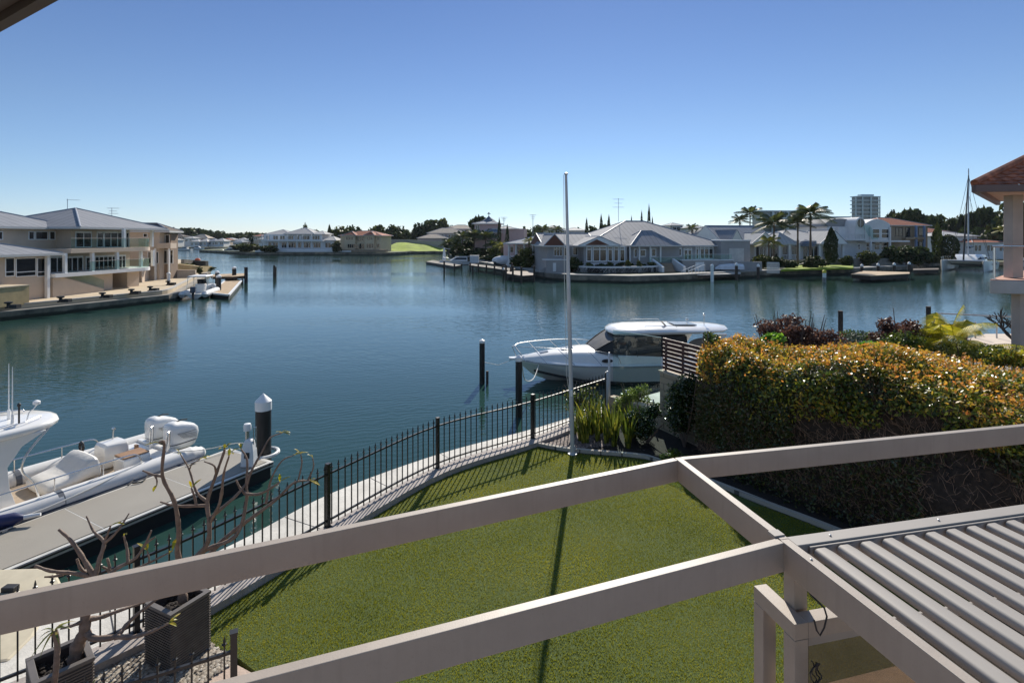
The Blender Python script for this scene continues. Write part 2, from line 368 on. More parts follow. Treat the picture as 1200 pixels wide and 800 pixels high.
# wall, with cap
b = MB()
def strip(mb, A, B_, z0, z1):
    n = len(A)
    for i in range(n-1):
        a, b_, c, d = A[i], A[i+1], B_[i+1], B_[i]
        mb.prism([(a.x, a.y), (b_.x, b_.y), (c.x, c.y), (d.x, d.y)], z0, z1)
def ribbon(mb, A, B_, z0, z1):
    """one closed solid between two curves"""
    rings = [[(a.x, a.y, z0), (a.x, a.y, z1), (b_.x, b_.y, z1), (b_.x, b_.y, z0)] for a, b_ in zip(A, B_)]
    mb.loft(rings); return mb
ribbon(b, wall_out, wall_in, 1.0, 1.42)
g = thing('garden_wall', 'low rendered wall curving along the waterside edge of the lawn under the black fence', 'wall', (-1.7, 12.6, 1.0))
obj('wall_body', b, M_cap, g)

for i in range(1, 12):                                         # shrinkage joints across the promenade
    k_ = int(i*len(quay_out)/12); a_ = quay_out[k_]; t_ = (quay_out[min(k_+1, len(quay_out)-1)]-a_).normalized(); n_ = Vector((-t_.y, t_.x)); n_ = n_ if n_.dot(Vector((0, 5))-a_) > 0 else -n_
    m_ = MB(); m_.beam(a_+n_*.05, a_+n_*1.5, .018, 1.15, 1.153); m_.org = (a_.x, a_.y, 1.15); o_ = struct('promenade_joint', m_, M_dark)
# ------------------------------------------------------------------ fence
def picket_mb(h, r=.009, rail=.98):
    m = MB(); m.box(-r, -r, .02, r, r, h-.06)
    m.lathe([(.009, h-.075), (.026, h-.055), (.026, h-.045), (.012, h-.035), (.014, h-.02), (.003, h+.035)], (0, 0, 0), 6)
    return m
pick = None
def build_fence(name, label, P, post_idx, zb, h, post_h, skip_first=False, pitch=.155, extra=None):
    global pick
    base = P[len(P)//2]
    root = thing(name, label, 'fence', (base.x, base.y, zb), local=True)
    ox, oy = base.x, base.y
    # cumulative length
    cum = [0]
    for i in range(1, len(P)): cum.append(cum[-1]+(P[i]-P[i-1]).length)
    def at(s):
        for i in range(1, len(P)):
            if s <= cum[i]+1e-9:
                t = (s-cum[i-1])/(cum[i]-cum[i-1]); return P[i-1].lerp(P[i], t), (P[i]-P[i-1]).normalized()
        return P[-1], (P[-1]-P[-2]).normalized()
    for lo in (True, False):
        z0 = .10 if lo else h-.17
        ra = [[]]
        for a, b_ in zip(offset(P, .016), offset(P, -.016)):
            ra[0].append([(a.x-ox, a.y-oy, z0), (a.x-ox, a.y-oy, z0+.032), (b_.x-ox, b_.y-oy, z0+.032), (b_.x-ox, b_.y-oy, z0)])
        m = MB(); m.loft(ra[0]); obj('rail', m, M_black, root)
    psts = [cum[i] for i in post_idx]
    for s in psts:
        p, t = at(s); m = MB()
        m.box(-.034, -.034, 0, .034, .034, post_h); m.box(-.04, -.04, post_h, .04, .04, post_h+.02); m.box(-.055, -.055, 0, .055, .055, .012)
        o = obj('post', m, M_black, root); o.location = (p.x-ox, p.y-oy, 0); o.rotation_euler = (0, 0, math.atan2(t.y, t.x))
    if pick is None:
        first = True
    s = pitch*.6
    pm = None
    while s < cum[-1]-.03:
        if min(abs(s-q) for q in psts) > .06:
            p, t = at(s)
            if pick is None:
                o = obj('picket', picket_mb(h), M_black, root); pick = o.data
            else:
                o = bpy.data.objects.new('picket', pick); link(o); o.parent = root
            o.location = (p.x-ox, p.y-oy, 0); o.rotation_euler = (0, 0, math.atan2(t.y, t.x))
        s += pitch
    return root
build_fence('picket_fence', 'long black metal picket fence curving along the low wall between the lawn and the canal', FC[:-5], [i*6 for i in range(6)], 1.42, 1.12, 1.14, pitch=.158)
near = [Vector(p) for p in ((-2.99, 5.87), (-3.6, 5.55), (-4.6, 5.12), (-6.2, 4.55))]
build_fence('picket_fence', 'short black picket fence crossing in front of the dark slatted planter at the bottom left', near, [0, 3], 1.3, 1.12, 1.16, pitch=.15)

# ------------------------------------------------------------------ pergola
PZ = CH-2.1
K = Vector((1.59, 5.21)); Lp = Vector((1.90, 3.81))
cdir = (Vector((2.18, 2.58))-K).normalized(); ddir = Vector((cdir.y*-1, cdir.x)); ddir = ddir if ddir.x > 0 else -ddir
adir = (Vector((-2.99, 3.19))-K).normalized(); bdir = (Vector((-1.32, 2.59))-Lp).normalized()
pg = thing('pergola', 'taupe metal pergola of bare beams over the lawn with a louvred roof on its right', 'pergola', (1.95, 3.85, 1.3))
def pbeam(a, b, w=.065, h=.2, zt=PZ, name='beam', m=None, bev=.004):
    q = MB(); q.beam(a, b, w, zt-h, zt); return obj(name, q, m or M_paint, pg, bevel=bev)
n_a = Vector((-adir.y, adir.x)); 
pbeam(K-adir*-.035, K+adir*7.2)                                   # outer left
pbeam(K+cdir*.0+ddir*.036, K+ddir*9)                              # outer right
pbeam(K-cdir*.02, K+cdir*1.435, zt=PZ+.003)                       # rib between corner and louvred roof
pbeam(Lp+bdir*.036, Lp+bdir*6.5)                                  # inner left
# louvred roof frame
Fr = Lp+ddir*.0
gx = lambda u, v: (Lp+ddir*u+cdir*v)
pbeam(gx(0, .0), gx(0, 3.6), name='louvre_frame', zt=PZ+.002)
pbeam(gx(.036, .03), gx(6.5, .03), w=.11, name='louvre_frame', m=M_louv, h=.16)
q = MB(); q.beam(gx(.06, .105), gx(.06, 3.6), .05, PZ-.09, PZ-.035); obj('gutter', q, M_louv, pg, bevel=.004)
q = MB(); q.beam(gx(.12, .1), gx(6.5, .1), .012, PZ-.1, PZ-.01); obj('end_strip', q, M_louv, pg)
# blades: one profile, copied
prof = [(0, -.05), (-.005, -.03), (.0, -.012), (.012, -.002), (.028, .002), (.085, .002), (.097, -.001), (.150, -.026), (.158, -.034), (.158, -.045), (.150, -.04), (.095, -.016), (.028, -.014), (.016, -.022), (.010, -.05)]
q = MB(); rings = []
for v in (0, 3.4): rings.append([(u*.91, -v, z) for u, z in prof])
q.loft(rings); 
for v in (0,):                                                    # end plate of the blade
    q.add([(0.01, .006, -.05), (.15, .006, -.05), (.15, .006, -.005), (.02, .006, .0)], [(0, 1, 2, 3)])
bl = None
ang = math.atan2(ddir.y, ddir.x)
for i in range(22):
    p = gx(.135+i*.186, .125)
    if bl is None:
        q2 = MB(); q2.v = q.v; q2.f = q.f; ORG['tmp'] = Vector((0, 0, 0))
        me = bpy.data.meshes.new('louvre'); me.from_pydata(q.v, [], q.f); me.materials.append(M_louv); me.shade_smooth(); me.set_sharp_from_angle(angle=R(50)); bl = me
    o = bpy.data.objects.new('louvre', bl); link(o); o.parent = pg
    o.location = Vector((p.x, p.y, PZ-.015))-Vector((1.95, 3.85, 1.3)); o.rotation_euler = (0, 0, ang)
q = MB(); q.obox((2.075, 4.0, 2.865), Vector((ddir.x, ddir.y, 0))*.055, Vector((cdir.x, cdir.y, 0))*.055, Vector((0, 0, 1.563))); obj('post', q, M_paint, pg, bevel=.004)
# boxed portal round the post
za, zb_ = 4.03, 1.302
pa = Vector((1.925, 4.16)); pb = Vector((1.995, 3.84)); pc = Vector((2.55, 3.9))
for p in (pa, pb):
    q = MB(); q.obox((p.x, p.y, (za-.115+zb_)/2), Vector((ddir.x, ddir.y, 0))*.055, Vector((cdir.x, cdir.y, 0))*.055, Vector((0, 0, (za-.115-zb_)/2))); obj('portal_upright', q, M_paint, pg, bevel=.004)
q = MB(); q.beam(pa-cdir*.055, pb+cdir*.055, .11, za-.113, za); q.v = q.v
obj('portal_head', q, M_paint, pg, bevel=.004)
q = MB(); q.beam(pb+ddir*.057, pb+ddir*.62, .11, za-.113, za-.001); obj('portal_head', q, M_paint, pg, bevel=.004)
q = MB(); q.beam(pb+ddir*.06+cdir*-.02, pb+ddir*.10+cdir*-.02, .05, zb_, za-.115); obj('dark_channel', q, M_dark, pg)
a = Vector((2.16, 4.0, 0)); bq = Vector((4.8, 4.62, 0))
q = MB(); q.beam(a, bq, .012, 1.31, 3.72); obj('screen_pane', q, M_tint, pg)
q = MB(); q.beam(a, bq, .02, 3.722, 3.80); obj('screen_rail', q, M_louv, pg)
q = MB(); q.tube([D(948, 694, 3.78), D(957, 703, 3.74), D(966, 712, 3.7), D(969, 722, 3.68), D(966, 735, 3.68), D(961, 744, 3.68), D(957, 738, 3.68), D(954, 726, 3.68)], .006, 6); obj('cable', q, M_dark, pg, smooth=True)
# screws and a joint cover
q = MB()
for u, v in ((.0, .25), (.0, 1.3), (.35, .03), (1.3, .03)): p = gx(u, v); q.lathe([(.008, PZ+.002), (.008, PZ+.008), (.003, PZ+.010)], (p.x, p.y, 0), 8)
obj('screws', q, M_steel, pg)
p = gx(-.01, -.07); q = MB(); q.obox((p.x, p.y, PZ-.0), Vector((.04, .01, 0)), Vector((-.008, .035, 0)), Vector((0, 0, .012))); obj('joint_cover', q, M_louv, pg)
# tangle of dark garland hanging by the post
q = MB(); rnd = random.Random(5)
for k in range(4):
    x0 = 951+k*3.2; pts = []
    for j in range(14): pts.append(D(x0+2.5*math.sin(j*1.1+k)+rnd.uniform(-1, 1), 774+j*3.5+k, 3.72+.02*math.sin(j+k*2)))
    q.tube(pts, .005, 5)
tag(obj('hanging_garland', q, M_dark, smooth=True), 'tangle of thin dark twisted strands hanging beside the pergola post', 'garland')

# eave of our own roof, top left
e = thing('roof_eave', 'pale soffit and dark fascia of the house eave overhead in the top left corner', 'eave', (-4, 2.5, 8.0))
A = D(0, 34, 3.4); B2 = D(62, 0, 2.98); A.z = B2.z = 8.0; d = (B2-A); d.normalize()
def eb(a, b, w, off): n = Vector((-d.y, d.x, 0)); return (a-d*5+n*off), (b+d*4.5+n*off)
nn = Vector((-d.y, d.x, 0)); nn = nn if nn.y < 0 else -nn
q = MB(); s0 = A-d*5+nn*.0; s1 = B2+d*5+nn*.0
q.beam(s0+nn*.03, s1+nn*.03, .06, 7.98, 8.2); obj('fascia', q, mat('dark brown fascia', (.05, .038, .03), .6), e)
q = MB(); q.beam(s0+nn*.16, s1+nn*.16, .19, 8.03, 8.1); obj('gutter_board', q, mat('dark brown fascia', (.05, .038, .03), .6), e)
q = MB(); q.beam(s0+nn*.95, s1+nn*.95, 1.36, 8.005, 8.09); obj('soffit', q, mat('cream soffit', (.62, .56, .48), .8), e)
q = MB(); q.beam(s0+nn*.95, s1+nn*.95, 1.4, 8.205, 8.27); obj('roof_sheet', q, mat('grey roof sheet', (.4, .42, .45), .5), e)

# ------------------------------------------------------------------ flagpole
fp = thing('flagpole', 'tall thin silver flagpole with a halyard rising from the far end of the lawn', 'flagpole', (1.515, 13.66, 1.3))
top = D(663.3, 205, 13.7)
q = MB(); q.tube([(1.515, 13.66, 1.3), Vector((1.515, 13.66, 1.3)).lerp(top, .5), top], [.055, .05, .032], 14); obj('pole', q, M_alu, fp, smooth=True)
q = MB(); q.lathe([(.03, top.z), (.05, top.z+.01), (.05, top.z+.04), (.01, top.z+.06)], (top.x, top.y, 0), 12); obj('truck', q, M_alu, fp, smooth=True)
q = MB(); q.lathe([(.12, 1.3), (.12, 1.33), (.065, 1.34), (.065, 1.5)], (1.515, 13.66, 0), 14); obj('base_plate', q, M_alu, fp)
q = MB(); q.tube([top+Vector((-.06, -.02, 0)), D(661.5, 330, 13.6), D(664, 440, 13.6), D(667.5, 462, 13.62)], .007, 5); q.tube([top+Vector((.0, -.05, -.02)), D(664, 330, 13.55), D(668, 455, 13.58)], .005, 5); obj('halyard', q, mat('white rope', (.7, .68, .62), .8), fp)
q = MB(); q.box(1.45, 13.54, 2.78, 1.50, 13.6, 2.93); obj('cleat', q, M_white, fp)
# ------------------------------------------------------------------ scattered leaves: fast builders
def quads_mesh(name, P, U, V, material, fold=None):
    """one small quad per point: P centres, U and V half axes (arrays n x 3)"""
    n = len(P); co = np.empty((n, 4, 3), np.float32)
    co[:, 0] = P-V; co[:, 1] = P+U*.9; co[:, 2] = P+V; co[:, 3] = P-U*.9
    me = bpy.data.meshes.new(name)
    me.vertices.add(n*4); me.vertices.foreach_set('co', co.ravel())
    me.loops.add(n*4); me.loops.foreach_set('vertex_index', np.arange(n*4, dtype=np.int32))
    me.polygons.add(n); me.polygons.foreach_set('loop_start', np.arange(0, n*4, 4, dtype=np.int32))
    me.materials.append(material); me.update(calc_edges=True); return me
def tris_mesh(name, A, B, Cc, material):
    n = len(A); co = np.stack([A, B, Cc], 1).astype(np.float32)
    me = bpy.data.meshes.new(name)
    me.vertices.add(n*3); me.vertices.foreach_set('co', co.ravel())
    me.loops.add(n*3); me.loops.foreach_set('vertex_index', np.arange(n*3, dtype=np.int32))
    me.polygons.add(n); me.polygons.foreach_set('loop_start', np.arange(0, n*3, 3, dtype=np.int32))
    me.materials.append(material); me.update(calc_edges=True); return me
def rand_axes(rs, n, size, nrm=None, tilt=.6, asp=1.7):
    a = rs.normal(size=(n, 3)); 
    if nrm is not None: a = nrm+a*tilt
    a /= np.linalg.norm(a, axis=1, keepdims=True)+1e-9
    b_ = rs.normal(size=(n, 3)); b_ -= a*(a*b_).sum(1, keepdims=True); b_ /= np.linalg.norm(b_, axis=1, keepdims=True)+1e-9
    c = np.cross(a, b_); s = size*(.6+.8*rs.random((n, 1)))
    return b_*s/asp, c*s
def meshobj(name, me, parent=None, loc=(0, 0, 0), kind=None):
    o = bpy.data.objects.new(name, me); link(o); o.location = loc
    if parent is not None: o.parent = parent
    if kind: o['kind'] = kind
    return o

# ------------------------------------------------------------------ grass of the lawn
def inside(poly, X, Y):
    c = np.zeros(len(X), bool); n = len(poly)
    for i in range(n):
        x0, y0 = poly[i][:2]; x1, y1 = poly[(i+1) % n][:2]
        m = (y0 > Y) != (y1 > Y); c ^= m & (X < (x1-x0)*(Y-y0)/(y1-y0+1e-12)+x0)
    return c
rs = np.random.default_rng(3)
X = rs.uniform(-4.8, 7.5, 420000); Y = rs.uniform(6.2, 14.3, 420000)
k = inside(lawnpoly, X, Y) & ((X < 4.6) | (Y < 11)); X = X[k]; Y = Y[k]; n = len(X)
ph = np.sin(X*2.1+np.sin(Y*1.3)*1.5)+np.sin(Y*2.9+X*.7)
base = np.stack([X, Y, np.full(n, LZ)], 1); a = rs.uniform(0, 2*np.pi, n); wv_ = .0045
du = np.stack([np.cos(a)*wv_, np.sin(a)*wv_, np.zeros(n)], 1)
hh = (.013+.012*rs.random(n)+.002*ph); le = rs.normal(size=(n, 2))*.009
tip = base+np.stack([le[:, 0]+.004, le[:, 1]+.01*np.sin(X*1.1+Y*.6), hh], 1)
M_grass = leafmat('synthetic grass blades', [(.12, .145, .010), (.26, .27, .018), (.36, .34, .025), (.52, .46, .10)], .5, .5, spec=.3, big=.55)
tag(meshobj('grass', tris_mesh('grass', base-du, base+du, tip, M_grass), kind='stuff'), 'short green turf pile covering the curved lawn', 'grass')

# pebbles on the gravel bed and in the garden bed
def pebbles(name, poly, n, z, r, cols, label, seed):
    rs = np.random.default_rng(seed); xs = [p[0] for p in poly]; ys = [p[1] for p in poly]
    X = rs.uniform(min(xs), max(xs), n*3); Y = rs.uniform(min(ys), max(ys), n*3); k = inside(poly, X, Y); X = X[k][:n]; Y = Y[k][:n]; n = len(X)
    ico = np.array([[0, 0, 1], [.9, 0, .2], [.28, .85, .2], [-.72, .52, .2], [-.72, -.52, .2], [.28, -.85, .2]])
    fa = np.array([[0, 1, 2], [0, 2, 3], [0, 3, 4], [0, 4, 5], [0, 5, 1]])
    s = r*(.5+rs.random((n, 1, 1))); sc = np.stack([1+.5*rs.random(n), .7+.5*rs.random(n), .5+.3*rs.random(n)], 1)[:, None, :]
    a = rs.uniform(0, 6.28, n); ca, sa = np.cos(a), np.sin(a)
    v = ico[None]*sc*s; vx = v[..., 0]*ca[:, None]-v[..., 1]*sa[:, None]; vy = v[..., 0]*sa[:, None]+v[..., 1]*ca[:, None]
    v = np.stack([vx+X[:, None], vy+Y[:, None], v[..., 2]+z], 2); f = (fa[None]+(np.arange(n)*6)[:, None, None]).reshape(-1, 3)
    me = bpy.data.meshes.new(name); me.vertices.add(n*6); me.vertices.foreach_set('co', v.astype(np.float32).ravel())
    me.loops.add(len(f)*3); me.loops.foreach_set('vertex_index', f.astype(np.int32).ravel()); me.polygons.add(len(f)); me.polygons.foreach_set('loop_start', np.arange(0, len(f)*3, 3, dtype=np.int32))
    me.materials.append(leafmat(name+' stones', cols, .8, 0)); me.update(calc_edges=True)
    o = meshobj(name, me, kind='stuff'); tag(o, label, 'gravel'); return o
gp = [(-4.9, 7.42), (-4.4, 7.44), (-4.02, 7.27), (-3.52, 6.98), (-4.0, 6.2), (-4.6, 5.7), (-7.0, 4.9), (-7.1, 5.2), (-5.35, 6.75)]
pebbles('gravel', gp, 9000, 1.318, .022, [(.16, .12, .09), (.42, .36, .28), (.10, .075, .055), (.55, .5, .42)], 'pale mixed pebbles around the planters beside the near fence', 4)
pebbles('bed_pebbles', [(.65, 14.25), (1.5, 13.85), (2.6, 14.2), (2.4, 16.1)], 2600, 1.322, .035, [(.05, .035, .03), (.16, .12, .10), (.28, .22, .2)], 'dark brown pebbles on the garden bed by the flagpole', 5)

# kerb of the garden bed: one strip of blocks
kb = MB(); ribbon(kb, offset(KC, .0), offset(KC, .10), 1.2, 1.40)
kb.org = (3, 13, 1.2)
tag(obj('bed_edging', kb, brickmat('edging blocks', (.42, .38, .32), (.34, .3, .26), (.1, .09, .08), .4, 1.0), None), 'pale block edging between the lawn and the dark garden bed under the hedge', 'edging')

# ------------------------------------------------------------------ planters
M_planter = mat('dark woven resin', (.065, .055, .05), .6, var=.25, scale=12)
M_rim = mat('planter rim', (.13, .115, .105), .5, var=.15)
def planter(label, c, ang, s, z0, z1, s2=None):
    root = thing('planter', label, 'planter', (c[0], c[1], z0), group=None, rotz=ang, local=True)
    s2 = s2 or s; H = z1-z0; m = MB()
    nb = 22
    t = .03
    m.box(-s, -s2, 0, s, -s2+t, H-.04); m.box(-s, s2-t, 0, s, s2, H-.04); m.box(-s, -s2+t, 0, -s+t, s2-t, H-.04); m.box(s-t, -s2+t, 0, s, s2-t, H-.04)
    obj('body', m, M_planter, root)
    m = MB()
    for k in range(nb):                                           # raised diagonal weave lines, pressed into rows of slats
        z = .01+k*(H-.06)/nb; h = (H-.06)/nb*.55; e = .011
        m.box(-s-e, -s2-e, z, s+e, -s2-.0005, z+h); m.box(-s-e, s2+.0005, z, s+e, s2+e, z+h); m.box(-s-e, -s2, z, -s-.0005, s2, z+h); m.box(s+.0005, -s2, z, s+e, s2, z+h)
    obj('woven_slats', m, mat('weathered slats', (.12, .10, .085), .6, var=.3, scale=8), root)
    m = MB(); q = .05
    m.box(-s-.015, -s2-.015, H-.04, s+.015, -s2+q, H); m.box(-s-.015, s2-q, H-.04, s+.015, s2+.015, H); m.box(-s-.015, -s2+q, H-.04, -s+q, s2-q, H-.001); m.box(s-q, -s2+q, H-.04, s+.015, s2-q, H-.001)
    obj('rim', m, M_rim, root, bevel=.004)
    m = MB(); N = 8
    for i in range(N):
        for j in range(N):
            x = -s+t+(2*s-2*t)*(i+.5)/N; y = -s2+t+(2*s2-2*t)*(j+.5)/N; r_ = random.uniform(.03, .05); m.ell((x, y, H-.14+random.uniform(-.02, .03)), r_, r_, r_*.6, 6, 3)
    m.box(-s+t+.001, -s2+t+.001, H-.25, s-t-.001, s2-t-.001, H-.14)
    obj('soil', m, M_soil, root)
    return root
random.seed(2)
planter('dark square slatted planter standing at the corner of the lawn, right of the other planter', (-4.31, 7.05), 1.12, .255, 1.312, 2.08)
planter('dark square planter holding the thick frangipani trunk, left of the slatted planter', (-4.98, 6.02), .82, .25, 1.312, 2.08)
m = MB(); m.lathe([(.12, 1.32), (.17, 1.34), (.2, 1.6), (.215, 1.66), (.225, 1.66), (.225, 1.70), (.19, 1.70), (.18, 1.6), (.02, 1.58)], (0, 0, 0), 28, cap=False)
m.v = [(v[0]-5.32, v[1]+5.62, v[2]) for v in m.v]; m.org = (-5.32, 5.62, 1.31)
tag(obj('round_pot', m, M_white, None, smooth=True), 'round white pot in the bottom left corner behind the near fence', 'pot')

# ------------------------------------------------------------------ frangipanis, drawn as branches in depth
M_leafy = leafmat('frangipani leaf', [(.10, .13, .01), (.30, .27, .015), (.5, .36, .02), (.09, .16, .02)], .4, .45)
def leafblade(mb, p, d, L, wd, droop=.3):
    p = Vector(p); d = Vector(d).normalized(); s = d.cross(Vector((0, 0, 1))); s = s.normalized() if s.length > .01 else Vector((1, 0, 0)); up = s.cross(d)
    pr = [(0, .12), (.25, .7), (.55, 1), (.8, .7), (1, .03)]; rows = []
    for t, q in pr:
        c = p+d*L*t-Vector((0, 0, 1))*droop*L*t*t; rows.append((c-s*wd*q+up*wd*q*.35, c, c+s*wd*q+up*wd*q*.35))
    for a, b_ in zip(rows, rows[1:]): mb.add([a[0], a[1], a[2], b_[0], b_[1], b_[2]], [(0, 1, 4, 3), (1, 2, 5, 4)])
def branchy(root, px, segs, tips, seed, cname='branch'):
    """segs: list of (points (x, y, depth), r0, r1) in the zoomed picture; px maps them to the full picture"""
    rnd = random.Random(seed); lm = MB()
    for i, (pts, r0, r1) in enumerate(segs):
        P = [D(*px(x, y), Y) for x, y, Y in pts]
        Q = catmull3(P, 4); n = len(Q); rr = [.92*(r0+(r1*.85-r0)*k/(n-1)) for k in range(n)]
        rr = [r*(1+.13*math.sin(k*2.1+i)) for k, r in enumerate(rr)]; rr[-1] = r1*.75
        mb = MB(); mb.tube(Q, rr, 9); obj(cname if i else 'trunk', mb, M_frang, root, smooth=True)
        if i and (i in tips):
            for k in range(tips[i]):
                d = (Q[-1]-Q[-3]).normalized()*.8+Vector((rnd.uniform(-.9, .9), rnd.uniform(-.9, .9), rnd.uniform(-.3, .6)))
                leafblade(lm, Q[-1], d, rnd.uniform(.10, .19), rnd.uniform(.014, .024), rnd.uniform(.1, .6))
    if lm.v: obj('leaves', lm, M_leafy, root)
def catmull3(P, n):
    Q = [P[0]*2-P[1]]+P+[P[-1]*2-P[-2]]; out = []
    for i in range(1, len(Q)-2):
        for k in range(n):
            t = k/n; a, b_, c, d = Q[i-1], Q[i], Q[i+1], Q[i+2]
            out.append(.5*((2*b_)+(c-a)*t+(2*a-5*b_+4*c-d)*t*t+(3*b_-a-3*c+d)*t**3))
    out.append(P[-1]); return out
tB = thing('frangipani_tree', 'bare frangipani with a few yellow leaves growing from the slatted planter', 'tree', (-4.3, 7.05, 1.95))
f7 = lambda x, y: (90+x/4.286, 450+y/4.286)
Yb = 7.0
SB = [([(535, 1090, 7.05), (525, 1010, 7.03), (535, 930, 7.0), (560, 880, 7.0)], .062, .05),
      ([(535, 950, 7.0), (505, 840, 6.95), (512, 729, 6.9), (490, 590, 6.85), (430, 460, 6.8), (440, 300, 6.75), (412, 290, 6.7)], .038, .017),
      ([(430, 462, 6.8), (385, 455, 6.78), (330, 433, 6.75)], .02, .013),
      ([(390, 455, 6.78), (402, 480, 6.77), (402, 505, 6.77)], .012, .010),
      ([(570, 900, 7.0), (655, 800, 7.0), (665, 700, 7.0), (655, 590, 7.05), (690, 480, 7.1), (738, 345, 7.15), (742, 325, 7.15)], .038, .016),
      ([(655, 590, 7.05), (600, 540, 7.1), (565, 430, 7.15), (520, 350, 7.2)], .022, .009),
      ([(565, 430, 7.15), (580, 400, 7.1), (618, 378, 7.1)], .010, .007),
      ([(655, 608, 7.05), (540, 612, 7.0), (470, 605, 6.95), (420, 590, 6.95)], .022, .013),
      ([(600, 605, 7.0), (590, 560, 7.0), (575, 520, 7.0)], .020, .014),
      ([(700, 460, 7.1), (690, 410, 7.0), (640, 388, 7.0)], .016, .010),
      ([(672, 690, 7.0), (720, 590, 6.9), (738, 450, 6.85), (765, 360, 6.8)], .026, .012),
      ([(560, 900, 7.0), (650, 830, 7.1), (800, 760, 7.2), (850, 600, 7.3), (852, 500, 7.35), (855, 380, 7.4), (825, 325, 7.45)], .035, .012),
      ([(850, 552, 7.3), (820, 520, 7.3), (800, 480, 7.3)], .022, .013),
      ([(850, 552, 7.3), (920, 550, 7.3), (1000, 505, 7.3), (1020, 490, 7.3)], .022, .013),
      ([(855, 500, 7.35), (880, 430, 7.4), (930, 340, 7.5), (970, 270, 7.6), (1030, 245, 7.65)], .020, .009),
      ([(640, 880, 7.1), (760, 760, 7.3), (900, 655, 7.4), (1000, 580, 7.5), (1090, 495, 7.6), (1170, 482, 7.7)], .036, .014),
      ([(1110, 490, 7.65), (1130, 400, 7.7), (1125, 350, 7.7)], .014, .009),
      ([(1160, 482, 7.7), (1188, 420, 7.75), (1185, 370, 7.75)], .014, .009),
      ([(672, 670, 7.0), (800, 560, 7.2), (850, 500, 7.35)], .026, .016),
      ([(950, 600, 7.45), (975, 480, 7.5), (1030, 385, 7.5), (1095, 355, 7.5)], .018, .008)]
branchy(tB, f7, SB, {1: 1, 3: 1, 4: 4, 5: 2, 6: 2, 8: 2, 10: 3, 11: 3, 13: 2, 14: 4, 16: 2, 17: 2, 19: 3, 15: 3}, 3)
tA = thing('frangipani_tree', 'thick bare frangipani in the left planter, its branches crossing in front of the grey jetty', 'tree', (-4.98, 6.02, 1.95))
f3 = lambda x, y: (x/4, 600+y/4)
SA = [([(355, 700, 6.1), (365, 620, 6.1), (395, 560, 6.1), (400, 490, 6.1), (415, 400, 6.1), (440, 300, 6.1)], .085, .035),
      ([(405, 560, 6.1), (440, 590, 6.05), (540, 582, 6.0), (590, 530, 6.1), (640, 480, 6.15), (735, 405, 6.25)], .042, .018),
      ([(545, 582, 6.0), (620, 583, 5.95), (700, 562, 5.9), (790, 520, 5.85)], .032, .014),
      ([(400, 500, 6.1), (470, 492, 6.2), (560, 460, 6.3), (680, 420, 6.5)], .034, .016),
      ([(400, 505, 6.1), (340, 530, 6.0), (285, 545, 6.0)], .026, .012),
      ([(440, 300, 6.1), (380, 200, 6.1), (330, 130, 6.1), (275, 80, 6.1)], .030, .018),
      ([(445, 300, 6.1), (468, 215, 6.15), (487, 140, 6.2), (440, 90, 6.25), (405, 18, 6.3)], .030, .011),
      ([(487, 145, 6.2), (530, 110, 6.2), (570, 60, 6.25), (605, 5, 6.3)], .022, .009),
      ([(490, 135, 6.2), (505, 100, 6.2), (520, 60, 6.2)], .017, .011),
      ([(430, 300, 6.1), (340, 285, 6.0), (240, 275, 5.9), (162, 250, 5.85)], .026, .018),
      ([(300, 290, 6.0), (250, 300, 5.95), (208, 302, 5.9)], .018, .012),
      ([(425, 298, 6.1), (380, 265, 6.1), (360, 218, 6.1)], .024, .017),
      ([(520, 285, 6.2), (500, 265, 6.2), (480, 255, 6.2)], .018, .015),
      ([(512, 280, 6.2), (512, 250, 6.2), (503, 215, 6.2)], .02, .016),
      ([(480, 330, 6.1), (530, 275, 6.2), (590, 240, 6.25), (640, 210, 6.3), (680, 150, 6.3), (710, 85, 6.3)], .026, .013),
      ([(600, 235, 6.25), (595, 170, 6.3), (580, 110, 6.3)], .02, .013),
      ([(680, 150, 6.3), (705, 130, 6.3), (727, 115, 6.3)], .014, .012),
      ([(560, 300, 6.4), (690, 240, 6.5), (760, 205, 6.5), (808, 180, 6.5)], .016, .01),
      ([(700, 235, 6.5), (698, 210, 6.5), (690, 180, 6.5)], .012, .009)]
branchy(tA, f3, SA, {2: 4, 15: 1, 17: 2, 18: 2, 3: 2, 8: 1}, 8)
# small dragon tree and strappy plants at the fence
def tuft(mb, c, n, L, wd, rnd, up=.55, droop=.9):
    for k in range(n):
        a = rnd.uniform(0, 6.28); e = rnd.uniform(up-.35, up+.45); d = Vector((math.cos(a)*math.cos(e), math.sin(a)*math.cos(e), math.sin(e)))
        l = L*rnd.uniform(.6, 1.1); s = d.cross(Vector((0, 0, 1))).normalized(); rows = []
        for j in range(6):
            t = j/5; p = Vector(c)+d*l*t-Vector((0, 0, 1))*droop*l*t*t*.6; q = wd*(.7+.6*t if t < .4 else (1-t)*1.55+.02); rows.append((p-s*q, p+s*q))
        for a_, b_ in zip(rows, rows[1:]): mb.add([a_[0], a_[1], b_[1], b_[0]], [(0, 1, 2, 3)])
M_strap = leafmat('strap leaf', [(.05, .09, .015), (.10, .14, .02), (.22, .22, .03)], .35, .4)
M_yell = leafmat('yellowing strap leaf', [(.07, .12, .02), (.3, .3, .04), (.45, .30, .10)], .4, .4)
rnd = random.Random(1)
dt = thing('dragon_plant', 'slim grey stem topped by drooping green leaves, left of the thick frangipani', 'plant', (-4.9, 5.55, 1.3))
m = MB(); P = [D(62, 815, 5.55), D(66, 780, 5.5), D(67, 755, 5.5), D(64, 738, 5.5)]; m.tube(catmull3(P, 4), [.026]*12+[.022], 9); obj('stem', m, M_frang, dt, smooth=True)
